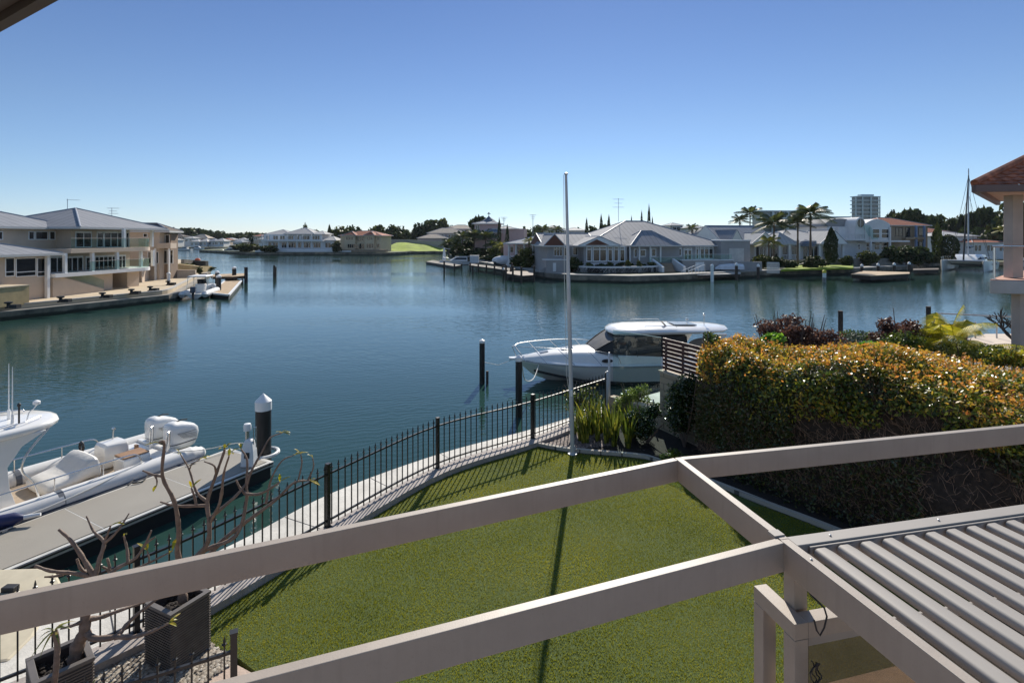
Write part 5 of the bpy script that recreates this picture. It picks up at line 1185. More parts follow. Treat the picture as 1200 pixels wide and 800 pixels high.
m = MB(); v3 = lambda p, z: Vector((p.x, p.y, z))
tiles(m, v3(A0, ez), v3(A1, ez), apex0, apex1); tiles(m, v3(A3, ez), v3(A0, ez), apex0, apex0); obj('roof', m, M_tile, nb)
m = MB(); m.tube([v3(A0, ez+.06), apex0+Vector((0, 0, .08))], .11, 8); m.tube([apex0+Vector((0, 0, .08)), apex1+Vector((0, 0, .08))], .11, 8); obj('ridge_tiles', m, M_tile, nb)
m = MB(); m.prism([(p.x, p.y) for p in (A0, A1, A2, A3)], ez-.05, ez-.02); obj('soffit', m, mat('balcony soffit', (.5, .40, .33), .8), nb)
m = MB(); m.beam(A0, A1, .14, ez-.20, ez+.0); m.beam(A0, A3, .14, ez-.201, ez-.001); obj('gutter', m, mat('brown gutter', (.16, .10, .085), .5), nb, bevel=.01)
m = MB(); m.box(21.5, 14, 1.3, 28, 17.0, ez-.06); obj('house_wall', m, M_ren, nb)

for (px_, py_, Y_, r3, lb, mt_) in ((1060, 402, 15.5, (.9, .6, .6), 'green bush filling the gap left of the yellow palm', M_mg), (1150, 412, 15.0, (1.3, .8, .5), 'low yellow green bush at the foot of the deck', MATS['lime leaf']), (1010, 398, 17.5, (.9, .7, .5), 'soft green bush in front of the low glass fence', M_mg), (1100, 408, 17.5, (1.5, 1.0, .55), 'dark green bush below the deck handrail', M_dg), (1172, 420, 13.8, (.9, .7, .45), 'orange green bush left of the lower balcony column', M_hl), (930, 400, 17.5, (1.1, .8, .5), 'low green bush between the burgundy domes', M_dg)):
    c = D(px_, py_, Y_); shrub('shrub', lb, 'shrub', tuple(c), r3, int(2600*r3[0]), .04, mt_, int(px_), clumps=20)
# ------------------------------------------------------------------ far shores
M_lime = mat('limestone paving', (.52, .42, .29), .85, var=.15, scale=.4, bump=.2, bscale=8)
M_quayw = mat('stained quay wall', (.24, .20, .15), .9, tide=.42, var=.4, scale=.5, bump=.5, bscale=4, dirt=(.045, .04, .03))
Lq = [(-60, 30), (-45, 38.5), (-41.4, 44.2), (-39, 49.9), (-37.2, 55), (-36.2, 58.7), (-39.2, 66), (-43.2, 75), (-49.5, 88), (-59, 107), (-75, 134), (-95, 150), (-220, 190), (-220, 20)]
Lq = [(p.x, p.y) for p in catmull(Lq[:11], 4)]+Lq[11:]
m = MB(); m.prism(Lq, -1, .66); struct('quay', m, M_quayw)
LqV = [Vector(q) for q in Lq[:41]]; inn = offset(LqV, .75); inn = inn if inn[20].x < LqV[20].x else offset(LqV, -.75)
m = MB(); ribbon(m, offset(LqV, 0), inn, .661, .74); struct('quay_ledge', m, mat('grey quay ledge', (.27, .245, .21), .9, var=.3, scale=.7))
m = MB(); m.prism([(q.x, q.y) for q in inn]+Lq[41:], .3, 1.12); struct('quay_paving', m, M_lime)
FLq = [(-400, 335), (-168, 332), (-150, 262), (-112, 226), (-103, 214), (-47, 214), (-42, 232), (-27, 236), (-22, 190), (-13, 158), (-8, 132), (-1.7, 111), (1.5, 101), (5.5, 89.5), (9, 84), (17.7, 81), (26, 84), (37, 91), (44.6, 95), (53, 97.5), (60, 100), (80, 111), (98, 126), (122, 131), (240, 150), (1500, 400), (2400, 3500), (-2400, 3500), (-900, 400)]
m = MB(); m.prism(FLq, -1, .95); struct('quay', m, M_quayw)
m = MB(); m.prism(FLq, .95, 1.05); struct('shore_ground', m, M_grassland)
M_path = mat('grey quay path', (.30, .28, .25), .85, var=.15, scale=.6)
edge = [Vector(p) for p in FLq[9:23]]
m = MB(); ribbon(m, offset(edge, -.05), offset(edge, 2.6), .96, 1.12); struct('quay_path', m, M_path)

class Fac:
    def __init__(s, p0, p1):
        s.p = Vector(p0); s.u = (Vector(p1)-s.p).normalized(); s.n = Vector((s.u.y, -s.u.x))
        if s.n.dot(-s.p) < 0: s.n = -s.n
        s.L = (Vector(p1)-s.p).length
    def at(s, px, py, v=0):
        q = s.p+s.n*v; dx = (px-600)/FPX; # ray Y*(dx,1)
        det = dx*(-s.u.y)+s.u.x; Y = (q.x*(-s.u.y)+s.u.x*q.y)/det
        P = Vector((dx*Y, Y)); return (P-q).dot(s.u), CH-(py-HZ)*Y/FPX
    def w(s, u, v, z): q = s.p+s.u*u+s.n*v; return Vector((q.x, q.y, z))
    def box(s, mb, u0, u1, v0, v1, z0, z1):
        return mb.obox(s.w((u0+u1)/2, (v0+v1)/2, (z0+z1)/2), Vector((s.u.x, s.u.y, 0))*(u1-u0)/2, Vector((s.n.x, s.n.y, 0))*(v1-v0)/2, Vector((0, 0, (z1-z0)/2)))
    def rect(s, x0, y0, x1, y1, v=0):
        u0, za = s.at(x0, (y0+y1)/2, v); u1, zb = s.at(x1, (y0+y1)/2, v); cx = (x0+x1)/2
        return u0, u1, s.at(cx, y1, v)[1], s.at(cx, y0, v)[1]
def part(root, name, F, r, v0, v1, mt, bevel=0):
    m = MB(); F.box(m, r[0], r[1], v0, v1, r[2], r[3]); return obj(name, m, mt, root, bevel=bevel)
def window(root, F, x0, y0, x1, y1, n=1, v=0, fm=None, gm=None, fw=.07, trans=None, rect=None, dep=.06):
    u0, u1, z0, z1 = rect or F.rect(x0, y0, x1, y1, v)
    m = MB()
    for a in (0, 1): F.box(m, (u0, u1-fw)[a], (u0+fw, u1)[a], v+.003, v+dep, z0, z1)
    for a in (0, 1): F.box(m, u0+fw+.002, u1-fw-.002, v+.003, v+dep-.002, (z0, z1-fw)[a], (z0+fw, z1)[a])
    for k in range(1, n): uu = u0+(u1-u0)*k/n; F.box(m, uu-fw/2, uu+fw/2, v+.003, v+dep-.004, z0+fw+.002, z1-fw-.002)
    if trans: zz = z0+(z1-z0)*trans; F.box(m, u0+fw+.002, u1-fw-.002, v+.003, v+dep-.006, zz-fw/2, zz+fw/2)
    o = obj('window', m, fm or M_white, root)
    m = MB(); F.box(m, u0+fw*.5, u1-fw*.5, v-.1, v+.02, z0+fw*.5, z1-fw*.5); obj('pane', m, gm or M_glassdark, o); return o
def hip(root, F, u0, u1, v0, v1, ze, zr, mt, ov=.6, ridge='u', ends='hh', fm=None, name='roof', inset=None, fasc=.22):
    """v0 back, v1 front. ends: h hip or g gable at each end of the ridge"""
    a, b_, c, d = u0-ov, u1+ov, v0-ov, v1+ov
    if ridge == 'u':
        hf = inset if inset is not None else (d-c)/2; mid = (c+d)/2; r0 = (a+(hf if ends[0] == 'h' else 0), mid); r1 = (b_-(hf if ends[1] == 'h' else 0), mid)
        if r1[0] < r0[0]: r0 = r1 = ((r0[0]+r1[0])/2, mid)
        E = [(a, d), (b_, d), (b_, c), (a, c)]; faces = [(E[0], E[1], r1, r0), (E[1], E[2], r1), (E[2], E[3], r0, r1), (E[3], E[0], r0)]
    else:
        hf = inset if inset is not None else (b_-a)/2; mid = (a+b_)/2; r0 = (mid, d-(hf if ends[0] == 'h' else 0)); r1 = (mid, c+(hf if ends[1] == 'h' else 0))
        if r1[1] > r0[1]: r0 = r1 = (mid, (r0[1]+r1[1])/2)
        E = [(a, d), (b_, d), (b_, c), (a, c)]; faces = [(E[0], E[1], r0), (E[1], E[2], r1, r0), (E[2], E[3], r1), (E[3], E[0], r0, r1)]
    m = MB(); gab = MB()
    for fi, f in enumerate(faces):
        P = [F.w(q[0], q[1], ze if k < 2 else zr) for k, q in enumerate(f)]
        e = (P[1]-P[0]).normalized(); n = e.cross(P[2]-P[0]); 
        vert = abs(n.normalized().z) < .05 if n.length > 1e-6 else True
        sl = n.normalized().cross(e) if n.length > 1e-6 else Vector((0, 0, 1))
        if vert: gab.face(P, [(0, 0)]*len(P)); continue
        m.face(P, [((q-P[0]).dot(e), (q-P[0]).dot(sl)) for q in P])
        dn = Vector((0, 0, -.10)); m.face([p+dn for p in reversed(P)], [(0, 0)]*len(P))
    rf = obj(name, m, mt, root)
    for f_ in gab.f: g2_ = MB(); g2_.face([gab.v[i] for i in f_]); obj('gable', g2_, fm or M_white, root)
    m = MB(); g = fasc; t = .08
    F.box(m, a-t, b_+t, d, d+t, ze-g, ze-.002); F.box(m, a-t, b_+t, c-t, c, ze-g, ze-.002); F.box(m, a-t, a, c+.002, d-.002, ze-g, ze-.003); F.box(m, b_, b_+t, c+.002, d-.002, ze-g, ze-.003)
    obj('gutter', m, MATS['pale fascia'], root)
    # ridge and hip caps
    m = MB(); R0 = F.w(*r0, zr+.02); R1 = F.w(*r1, zr+.02)
    if (R0-R1).length > .3: m.tube([R0, R1], .09, 6)
    for k, q in enumerate(E):
        rr_ = (r0 if ((k in (0, 3)) if ridge == 'u' else (k in (0, 1))) else r1); isg = ends[0 if rr_ is r0 else 1] == 'g' and r0 != r1
        m.tube([F.w(*q, ze+.02), F.w(*rr_, zr+.02)], .08, 6)
    obj('ridge_cap', m, MATS['ridge metal'], root)
    m = MB(); F.box(m, a+.01, b_-.01, c+.01, d-.01, ze-.2, ze-.16); obj('soffit', m, MATS['pale fascia'], root)
    return rf
mat('pale fascia', (.55, .54, .52), .6, var=.05); mat('ridge metal', (.34, .36, .40), .5, var=.05)
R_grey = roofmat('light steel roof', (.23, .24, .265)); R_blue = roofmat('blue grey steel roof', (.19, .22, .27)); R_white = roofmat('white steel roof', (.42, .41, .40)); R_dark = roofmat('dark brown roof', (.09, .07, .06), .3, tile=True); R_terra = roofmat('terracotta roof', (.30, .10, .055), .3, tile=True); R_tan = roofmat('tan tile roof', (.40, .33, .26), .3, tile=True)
M_beige = mat('beige render', (.56, .45, .35), .85, var=.06, scale=.8, bump=.1, bscale=20)
M_grey = mat('grey painted brick', (.34, .32, .31), .85, var=.08, scale=.8, bump=.2, bscale=10)
M_cream = mat('cream house render', (.62, .50, .34), .85, var=.06, scale=.8)
M_pink = mat('pink render', (.58, .40, .38), .85, var=.06, scale=.8)
M_wh = mat('white render', (.72, .71, .70), .8, var=.05, scale=.8)
M_yel = mat('yellow limestone', (.50, .36, .18), .85, var=.2, scale=1, bump=.3, bscale=6)
M_brick = brickmat('tan brick', (.34, .25, .17), (.28, .2, .13), (.3, .26, .2), .5, .17, .2)

# ------------------------------------------------------------------ large house on the left shore
F1 = Fac((-43.9, 46), (-42.6, 65))
U = lambda x, v=0: F1.at(x, 300, v)[0]
hs = thing('waterfront_house', 'large beige two storey house with grey roofs and curved balconies on the left shore', 'house', (-47, 52, 1.1))
uL = U(-60); u58 = U(58); u85 = U(84, -3); u181 = U(181)
part(hs, 'wall', F1, (uL, u58, 1.1, F1.at(30, 299)[1]), -8, 0, M_beige)
for (x0, x1, n) in ((5.5, 17, 1), (18, 42, 1), (43, 54.5, 1)): window(hs, F1, x0, 302, x1, 324, n, trans=.25)
zE = F1.at(30, 297.5)[1]; zR = F1.at(17, 281, -4)[1]
hip(hs, F1, uL, u58, -7.5, 0, zE, zR, R_grey, ov=.7, ridge='v', inset=4, ends='hh') if False else None
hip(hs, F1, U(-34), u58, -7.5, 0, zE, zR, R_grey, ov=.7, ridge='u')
# upper block set back
v2 = -4.0
part(hs, 'wall', F1, (uL, U(83, v2), zE-.5, F1.at(40, 267, v2)[1]), -12, v2, M_beige)
window(hs, F1, 33, 271, 40, 281, 1, v2); window(hs, F1, 41, 271, 56, 281, 1, v2); window(hs, F1, 57.5, 271, 64.5, 281, 1, v2); window(hs, F1, -6, 271, 3, 281, 1, v2)
m = MB(); u_ = U(73, v2); m.tube([F1.w(u_, v2+.08, zE), F1.w(u_, v2+.08, F1.at(40, 267, v2)[1])], .06, 6); obj('downpipe', m, M_beige, hs)
zE2 = F1.at(40, 266, v2)[1]
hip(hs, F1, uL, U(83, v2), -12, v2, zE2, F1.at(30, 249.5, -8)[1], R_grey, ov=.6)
# right hand body with balconies
v3 = -2.4; zt = F1.at(130, 268, v3)[1]; uR = U(152, v3)
zs2 = F1.at(130, 290.5, 0)[1]; zs1 = F1.at(130, 316, 0)[1]; uB = U(188, .6)
part(hs, 'wall', F1, (U(58, v3), uR, zs1-.4, zs2-.35), -12, v3, M_beige)
part(hs, 'wall', F1, (U(83, v3), uR, zs2-.3, zt), -12, v3-.01, M_beige)
for (x0, y0, x1, y1, n) in ((88, 271, 107, 290, 2), (113, 271, 121, 290, 1), (121.5, 271, 145, 290, 3), (147, 271, 151, 290, 1), (58, 300, 75, 321, 2), (77.5, 300, 97, 320, 3), (100, 300, 107, 320, 1), (110.5, 299, 136, 318.5, 5), (138.5, 298.5, 147, 317.5, 2)): window(hs, F1, x0, y0, x1, y1, n, v3, fw=.09, trans=.92)
def slabpoly(v_out, u0): 
    P = [F1.w(u0, v3-.3, 0), F1.w(u0, v_out, 0)]
    for k in range(9):
        a = math.pi/2*(1-k/8); P.append(F1.w(uB-2.4+2.4*math.cos(a), v_out-2.6+2.6*math.sin(a), 0))
    P.append(F1.w(uB, v3-4.5, 0)); P.append(F1.w(uR-.5, v3-4.5, 0)); P.append(F1.w(uR-.5, v3-.3, 0)); return [(p.x, p.y) for p in P]
m = MB(); m.prism(slabpoly(.55, U(83, .5)), zs2-.42, zs2); obj('balcony_slab', m, M_beige, hs)
m = MB(); m.prism(slabpoly(.55, U(58, 0)+.05), zs1-.35, zs1); obj('terrace_slab', m, M_wh, hs)
def glassrail(z, u0, name):
    P = slabpoly(.45, u0)[1:11]
    for a, b_ in zip(P, P[1:]):
        if (Vector(a)-Vector(b_)).length > .2:
            m = MB(); m.beam(a, b_, .02, z+.05, z+1.0); obj(name, m, M_glass, hs)
    m = MB(); m.tube([(p[0], p[1], z+1.03) for p in P], .018, 5); obj('rail', m, mat('grey rail paint', (.2, .2, .2), .7), hs)
    m = MB()
glassrail(zs2, U(84, .5), 'glass_panel'); glassrail(zs1, U(104, .5), 'glass_panel')
for (x, za, zb) in ((55.5, 1.1, zE), (76, zs1, zs2-.4), (108, zs1, zs2-.4), (137, zs1, zs2-.4), (165, zs1, zs2-.4), (179, zs1, zs2-.4), (145, zs2, zt), (178, zs2, zt)):
    vv = .3 if x < 150 else -1.2; u_ = F1.at(x, 300, vv)[0]; m = MB(); F1.box(m, u_-.14, u_+.14, vv-.14, vv+.14, za+.002, zb-.002); obj('column', m, M_white, hs)
# base storey below the terrace
part(hs, 'base_wall', F1, (u58+.02, U(138), 1.1, zs1-.36), -6, -.6, M_beige)
part(hs, 'base_wall', F1, (U(158), uB-1.5, 1.1, zs1-.36), -6, -.9, M_beige)
part(hs, 'undercroft_wall', F1, (U(138)+.02, U(158)-.02, 1.1, zs1-.36), -6, -3.2, M_yel)
m = MB(); F1.box(m, U(139.5), U(149), -3.19, -2.5, 1.1, 1.9); obj('bench', m, M_beige, hs)
# stair flank wall rising to the left
a0 = U(59); a1 = U(119); m = MB(); z1_ = zs1-.4; P = [(a0, 1.1), (a1, 1.1), (a1, 1.35), (U(72), z1_), (a0, z1_)]
m.loft([[F1.w(u, v, z) for u, z in P] for v in (.25, .0)]); obj('stair_wall', m, M_beige, hs)
for k in range(12):
    t = k/12; uu = U(72)+(a1-U(72))*t; m = MB(); F1.box(m, uu, uu+(a1-U(72))/12, -.58, -.01, 1.1, z1_-(z1_-1.3)*t-.02); obj('step', m, M_conc, hs)
m = MB(); m.loft([[F1.w(u, v, z) for u, z in ((U(74), z1_+.1), (a1, 1.4), (a1, 2.3), (U(74), z1_+1.0))] for v in (.27, .25)]); obj('stair_glass', m, M_glass, hs)
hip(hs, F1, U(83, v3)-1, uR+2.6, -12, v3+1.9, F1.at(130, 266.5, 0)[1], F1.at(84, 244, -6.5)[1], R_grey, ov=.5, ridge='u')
m = MB(); c = F1.at(84, 244, -6.5); P0 = F1.w(U(84, -6), -6.5, c[1]-.3); m.tube([P0, P0+Vector((0, 0, 1.3))], .03, 5); m.tube([P0+Vector((-.1, 0, 1.2)), P0+Vector((.9, .6, 1.2))], .02, 5); obj('antenna', m, M_alu, hs)
P0 = F1.w(U(131, -7), -7, F1.at(131, 253, -7)[1]); m = MB(); m.tube([P0-Vector((0, 0, 1)), P0+Vector((0, 0, 1.0))], .03, 5)
for z, l in ((.3, .5), (.6, .35), (.95, .6)): m.tube([P0+Vector((-l, 0, z)), P0+Vector((l*1.2, .3, z))], .025, 4)
obj('antenna', m, M_alu, hs)
# yellow retaining block at the far left, bollards, quay stair wall
yb = thing('garden_box', 'yellow limestone box planter at the foot of the left house', 'planter', tuple(F1.w(U(20), 2, 1.1)))
r = F1.rect(-30, 335.5, 29, 355, 2.2); m = MB(); F1.box(m, r[0], r[1], .4, 2.6, 1.1, F1.at(15, 336, 2.2)[1]); obj('body', m, M_yel, yb)
m = MB(); F1.box(m, r[0]-.05, r[1]+.05, .35, 2.65, F1.at(15, 336, 2.2)[1]+.002, F1.at(15, 336, 2.2)[1]+.1); obj('coping', m, M_lime, yb)
blb = ['black mooring bollard on the left quay nearest the picture edge', 'black mooring bollard on the left quay below the beige corner', 'black mooring bollard on the left quay below the stair', 'black bollard on the left quay below the undercroft', 'black bollard with a bent pipe on the left quay, before the boat', 'dark hose reel box on the sunny left quay near the moored boat']
for (x, y), lb in zip(((10, 361), (71, 354), (120, 349), (154, 344.5), (176, 341), (197, 334)), blb):
    p = W(x, y, 1.12); m = MB(); m.lathe([(.24, 1.12), (.24, 1.2), (.13, 1.24), (.12, 1.45), (.28, 1.52), (.28, 1.62), (.1, 1.66)], (p.x, p.y, 0), 10); m.box(p.x+.25, p.y-.25, 1.125, p.x+.85, p.y+.2, 1.42); m.org = tuple(p)
    tag(obj('bollard', m, M_dark, None), lb, 'bollard')
p = W(197, 334, 1.12); m = MB(); m.lathe([(.18, 1.12), (.18, 2.35), (.22, 2.36), (.22, 2.5), (.05, 2.62)], (p.x-.2, p.y+.4, 0), 10); m.org = tuple(p); tag(obj('service_pedestal', m, M_white, None), 'white service pedestal on the sunny left quay', 'pedestal')
qk = MB(); Q = [Vector(q) for q in Lq[4:30]]; sg_ = 1 if inn[20] == offset(LqV, .75)[20] else -1; ribbon(qk, offset(Q, .76*sg_), offset(Q, 1.1*sg_), 1.125, 1.2); qk.org = (-38, 55, 1.1)
tag(obj('quay_kerb', qk, M_conc, None), 'raised concrete kerb along the edge of the left quay', 'kerb')

# second house and garden walls on the left shore
F2 = Fac((-52.5, 72), (-46.6, 73.2))
h2 = thing('waterfront_house', 'beige and brown two storey house with a dark roof right behind the left house', 'house', (-50, 76, 1.1))
part(h2, 'wall', F2, (F2.at(140, 290)[0], F2.at(187, 290)[0], 1.1, F2.at(170, 271)[1]), -3, 0, M_beige)
part(h2, 'wall', F2, (F2.at(187, 290, -1.5)[0]+.02, F2.at(200, 290, -1.5)[0], F2.at(190, 283, 0)[1]-9, F2.at(190, 274)[1]), -4, -1.5, mat('brown shaded render', (.24, .17, .12), .85))  # set-back part's shade put into its brown wall colour
window(h2, F2, 168, 273.5, 173, 278, 1); window(h2, F2, 188, 275, 199, 286, 2, -1.5); window(h2, F2, 173, 295, 186, 309, 2); window(h2, F2, 189, 293, 203, 309, 2, -1.5)
r = F2.rect(186, 285, 202, 291); part(h2, 'balcony_slab', F2, r, -1.4, .6, M_beige)
for x in (182, 198): u_, _ = F2.at(x, 300, .4); m = MB(); F2.box(m, u_-.1, u_+.1, .3, .5, 1.1, r[2]); obj('column', m, M_white, h2)
hip(h2, F2, F2.at(140, 290)[0], F2.at(196, 290)[0], -4.0, 0, F2.at(170, 270.5)[1], F2.at(165, 262, -4)[1], R_dark, ov=.35)
hs3 = thing('garden_wall', 'long sloping beige garden wall running down from the second left house to the quay', 'wall', tuple(W(200, 325, 1.1)))
A = W(150, 334, 1.12); B_ = W(178, 327, 1.12); E_ = W(228, 325, 1.12)
m = MB()
P = [(W(166, 331, 1.12), D(166, 300, W(166, 331, 1.12).y).z), (W(180, 326, 1.12), D(180, 306, W(180, 326, 1.12).y).z), (W(206, 325.5, 1.12), D(206, 316, W(206, 325.5, 1.12).y).z), (W(229, 325, 1.12), D(229, 316.5, W(229, 325, 1.12).y).z)]
m.loft([[Vector((p.x, p.y, 1.1)), Vector((p.x, p.y, z)), Vector((p.x-.1, p.y+.4, z)), Vector((p.x-.1, p.y+.4, 1.1))] for p, z in P]); obj('wall_body', m, M_beige, hs3)
tw = thing('garden_wall', 'cream limestone terrace wall planted along its top, right of the sloping beige wall', 'wall', tuple(W(240, 320, 1.1)))
P = [(W(206, 322, 1.12), 309), (W(232, 320, 1.12), 312), (W(246, 318, 1.12), 312)]
m = MB(); m.loft([[Vector((p.x, p.y, 1.1)), Vector((p.x, p.y, D(0, y, p.y).z)), Vector((p.x, p.y+.6, D(0, y, p.y).z)), Vector((p.x, p.y+.6, 1.1))] for p, y in P]); obj('wall_body', m, M_yel, tw)
dw = thing('garden_wall', 'dark stone wall at the tip of the left shore beside an orange bag', 'wall', tuple(W(230, 311, 1.1)))
P = [(W(212, 314, 1.12), 304), (W(225, 312, 1.12), 305), (W(241, 312, 1.12), 306)]
m = MB(); m.loft([[Vector((p.x, p.y, 1.1)), Vector((p.x, p.y, D(0, y, p.y).z)), Vector((p.x, p.y+1, D(0, y, p.y).z)), Vector((p.x, p.y+1, 1.1))] for p, y in P]); obj('wall_body', m, mat('dark stone', (.09, .08, .065), .9, var=.4, scale=1), dw)
p = D(231.5, 304.5, W(230, 312, 1.1).y+.5); m = MB(); m.ell(p, .55, .4, .35, 12, 6); m.org = tuple(p); tag(obj('bag', m, mat('orange cover', (.8, .12, .03), .6), None, smooth=True), 'small bright orange bundle on the dark stone wall at the left shore tip', 'bag')
# ------------------------------------------------------------------ trees
M_far = leafmat('far foliage', [(.020, .034, .012), (.045, .065, .018), (.085, .10, .028)], .6, .25, spec=.3)
M_far2 = leafmat('olive foliage', [(.03, .045, .012), (.07, .085, .02), (.14, .15, .035)], .6, .3, spec=.3)
M_cyp = leafmat('cypress foliage', [(.016, .028, .010), (.035, .052, .014), (.06, .075, .02)], .6, .2, spec=.3)
M_cypy = leafmat('golden cypress foliage', [(.05, .07, .012), (.12, .14, .02), (.22, .22, .035)], .6, .3, spec=.3)
CR = {}
def crown_mesh(kind, seed, mt, n=2600, leaf=.045):
    key = (kind, seed, mt.name)
    if key in CR: return CR[key]
    rs = np.random.default_rng(seed)
    if kind == 'cypress':
        z = rs.random(n); r_ = .5*np.minimum(1, (1-z)*2.6)**.7*np.minimum(1, .45+z*3)*(.75+.3*rs.random(n)); a = rs.uniform(0, 6.28, n)
        r_ = r_*(1+.14*np.sin(a*3+z*9)); P = np.stack([r_*np.cos(a), r_*np.sin(a), z], 1); N_ = np.stack([np.cos(a), np.sin(a), a*0+.4], 1)
    elif kind == 'hedgeball':
        v = rs.normal(size=(n, 3)); v /= np.linalg.norm(v, axis=1, keepdims=True); P = v*.5*(.9+.12*rs.random((n, 1))); P[:, 2] = P[:, 2]+.5; N_ = v
    else:
        K_ = {'round': 30, 'umbrella': 20, 'open': 22}[kind]; cc = rs.normal(size=(K_, 3)); cc /= np.linalg.norm(cc, axis=1, keepdims=True); cc *= (.30+.70*rs.random((K_, 1))**.5)*.36
        sz = .13+.09*rs.random(K_)
        if kind == 'umbrella': cc[:, 2] = np.abs(cc[:, 2])*.6+.12; cc[:, :2] *= 1.1; sz *= .85
        if kind == 'open': sz *= .72; cc *= 1.1
        cc[:, 2] = cc[:, 2]*.95; cc[:, 2] += .5
        k = rs.integers(0, K_, n); v = rs.normal(size=(n, 3)); v /= np.linalg.norm(v, axis=1, keepdims=True); rr_ = sz[k][:, None]*(.55+.5*rs.random((n, 1))); fl = np.array([1, 1, .75])
        P = cc[k]+v*rr_*fl; N_ = v
    U_, V_ = rand_axes(rs, n, leaf, N_, 1.0, 1.4)
    CR[key] = quads_mesh('crown', P, U_, V_, mt); return CR[key]
trk = None
def trunk_mesh(seed):
    key = ('trunk', seed)
    if key in CR: return CR[key]
    rr = random.Random(seed); m = MB(); m.tube([(0, 0, 0), (.02, 0, .3), (0, .02, .55)], [.035, .028, .02], 7)
    for k in range(6):
        a = k*1.05+rr.random(); m.tube([(0, 0, .3+.03*k), (.12*math.cos(a), .12*math.sin(a), .5+.02*k), (.27*math.cos(a), .27*math.sin(a), .66+.04*k)], [.016, .011, .005], 5, cap=False)
    me = bpy.data.meshes.new('trunk'); me.from_pydata([tuple(v) for v in m.v], [], m.f); me.materials.append(M_bark); CR[key] = me; return me
def tree(label, px, ytop, Y, wpx, kind='round', z0=1.0, seed=1, mt=None, group=None, n=2600, leaf=.045, low=.0, name=None):
    x = (px-600)/FPX*Y; zt = CH-(ytop-HZ)*Y/FPX; H = zt-z0; wd = wpx*Y/FPX
    nm = name or {'cypress': 'cypress_tree', 'hedgeball': 'bush', 'umbrella': 'pine_tree'}.get(kind, 'tree')
    t = thing(nm, label, 'tree' if nm != 'bush' else 'bush', (x, Y, z0), group=group, rotz=0, local=True)
    c = meshobj('crown', crown_mesh(kind, seed, mt or M_far, n, leaf), t); 
    ch = H*(1-low); wd = wd*(1.5 if kind in ('round', 'open') else 1.35 if kind == 'umbrella' else 1.0)
    if kind in ('round', 'open', 'umbrella'): ch *= 1.12; low -= .1
    c.scale = (wd, wd, ch); c.location = (0, 0, H*low); c.rotation_euler = (0, 0, (px*7.3) % 6.28)
    if kind not in ('cypress', 'hedgeball'): tr = meshobj('trunk', trunk_mesh(seed % 3), t); tr.scale = (wd*.9, wd*.9, H*.9)
    else: m = MB(); tt_ = max(.08, wd*.05); m.tube([(0, 0, 0), (0, 0, H*.3)], tt_, 6); obj('trunk', m, M_bark, t)
    return t
def palm(label, px, ytop, Y, wpx, z0=1.0, nf=30, seed=1, mt=None, group=None, lw=None, full=False, lean=0):
    x = (px-600)/FPX*Y; zt = CH-(ytop-HZ)*Y/FPX; H = zt-z0; wd = wpx*Y/FPX/2*1.1; rr = random.Random(seed); hc = H-wd*.55
    t = thing('palm_tree', label, 'palm', (x, Y, z0), group=group, local=True)
    m = MB(); m.tube(catmull3([Vector((lean, 0, 0)), Vector((lean*.3, .05, hc*.5)), Vector((0, 0, hc))], 4), [.2]*5+[.16]*3+[.14], 8); obj('trunk', m, M_bark, t, smooth=True)
    m = MB()
    for k in range(nf):
        a = 2.4*k+rr.uniform(-.3, .3); el = 1.25-1.45*(k/nf)+rr.uniform(-.12, .12); frond(m, (0, 0, hc), a, el, wd*rr.uniform(.95, 1.15), wd*.34, .42 if el > .2 else .28, 20, lw or wd*.016)
    obj('fronds', m, mt or M_palm, t)
    m = MB()
    for k in range(7): a = k*.9; m.tube([(0, 0, hc-.1), (.3*math.cos(a), .3*math.sin(a), hc-.9)], [.12, .02], 4)
    obj('skirt', m, M_bark, t); return t
M_palm = leafmat('palm leaf', [(.03, .045, .012), (.07, .09, .022), (.14, .15, .04)], .4, .35, spec=.5)
M_palmy = leafmat('yellow palm frond', [(.10, .12, .02), (.24, .23, .04), (.36, .32, .06)], .4, .4, spec=.5)

# far tree line on the left
G1 = 'trees along the far left skyline'
for i, (px, y, Y, w_) in enumerate(((178, 268, 430, 30), (205, 266, 420, 26), (217, 265.5, 415, 24), (228, 266, 420, 24), (238, 269, 440, 22), (248, 269, 430, 20), (256, 269, 420, 18), (266, 273, 440, 22), (277, 271, 420, 22), (288, 271, 430, 20), (297, 271.5, 420, 20), (308, 272, 400, 18))):
    tree('dark rounded tree in the row on the far left skyline', px, y, Y, w_, 'round', 1, 1+i % 4, M_far, G1, 900, .075)
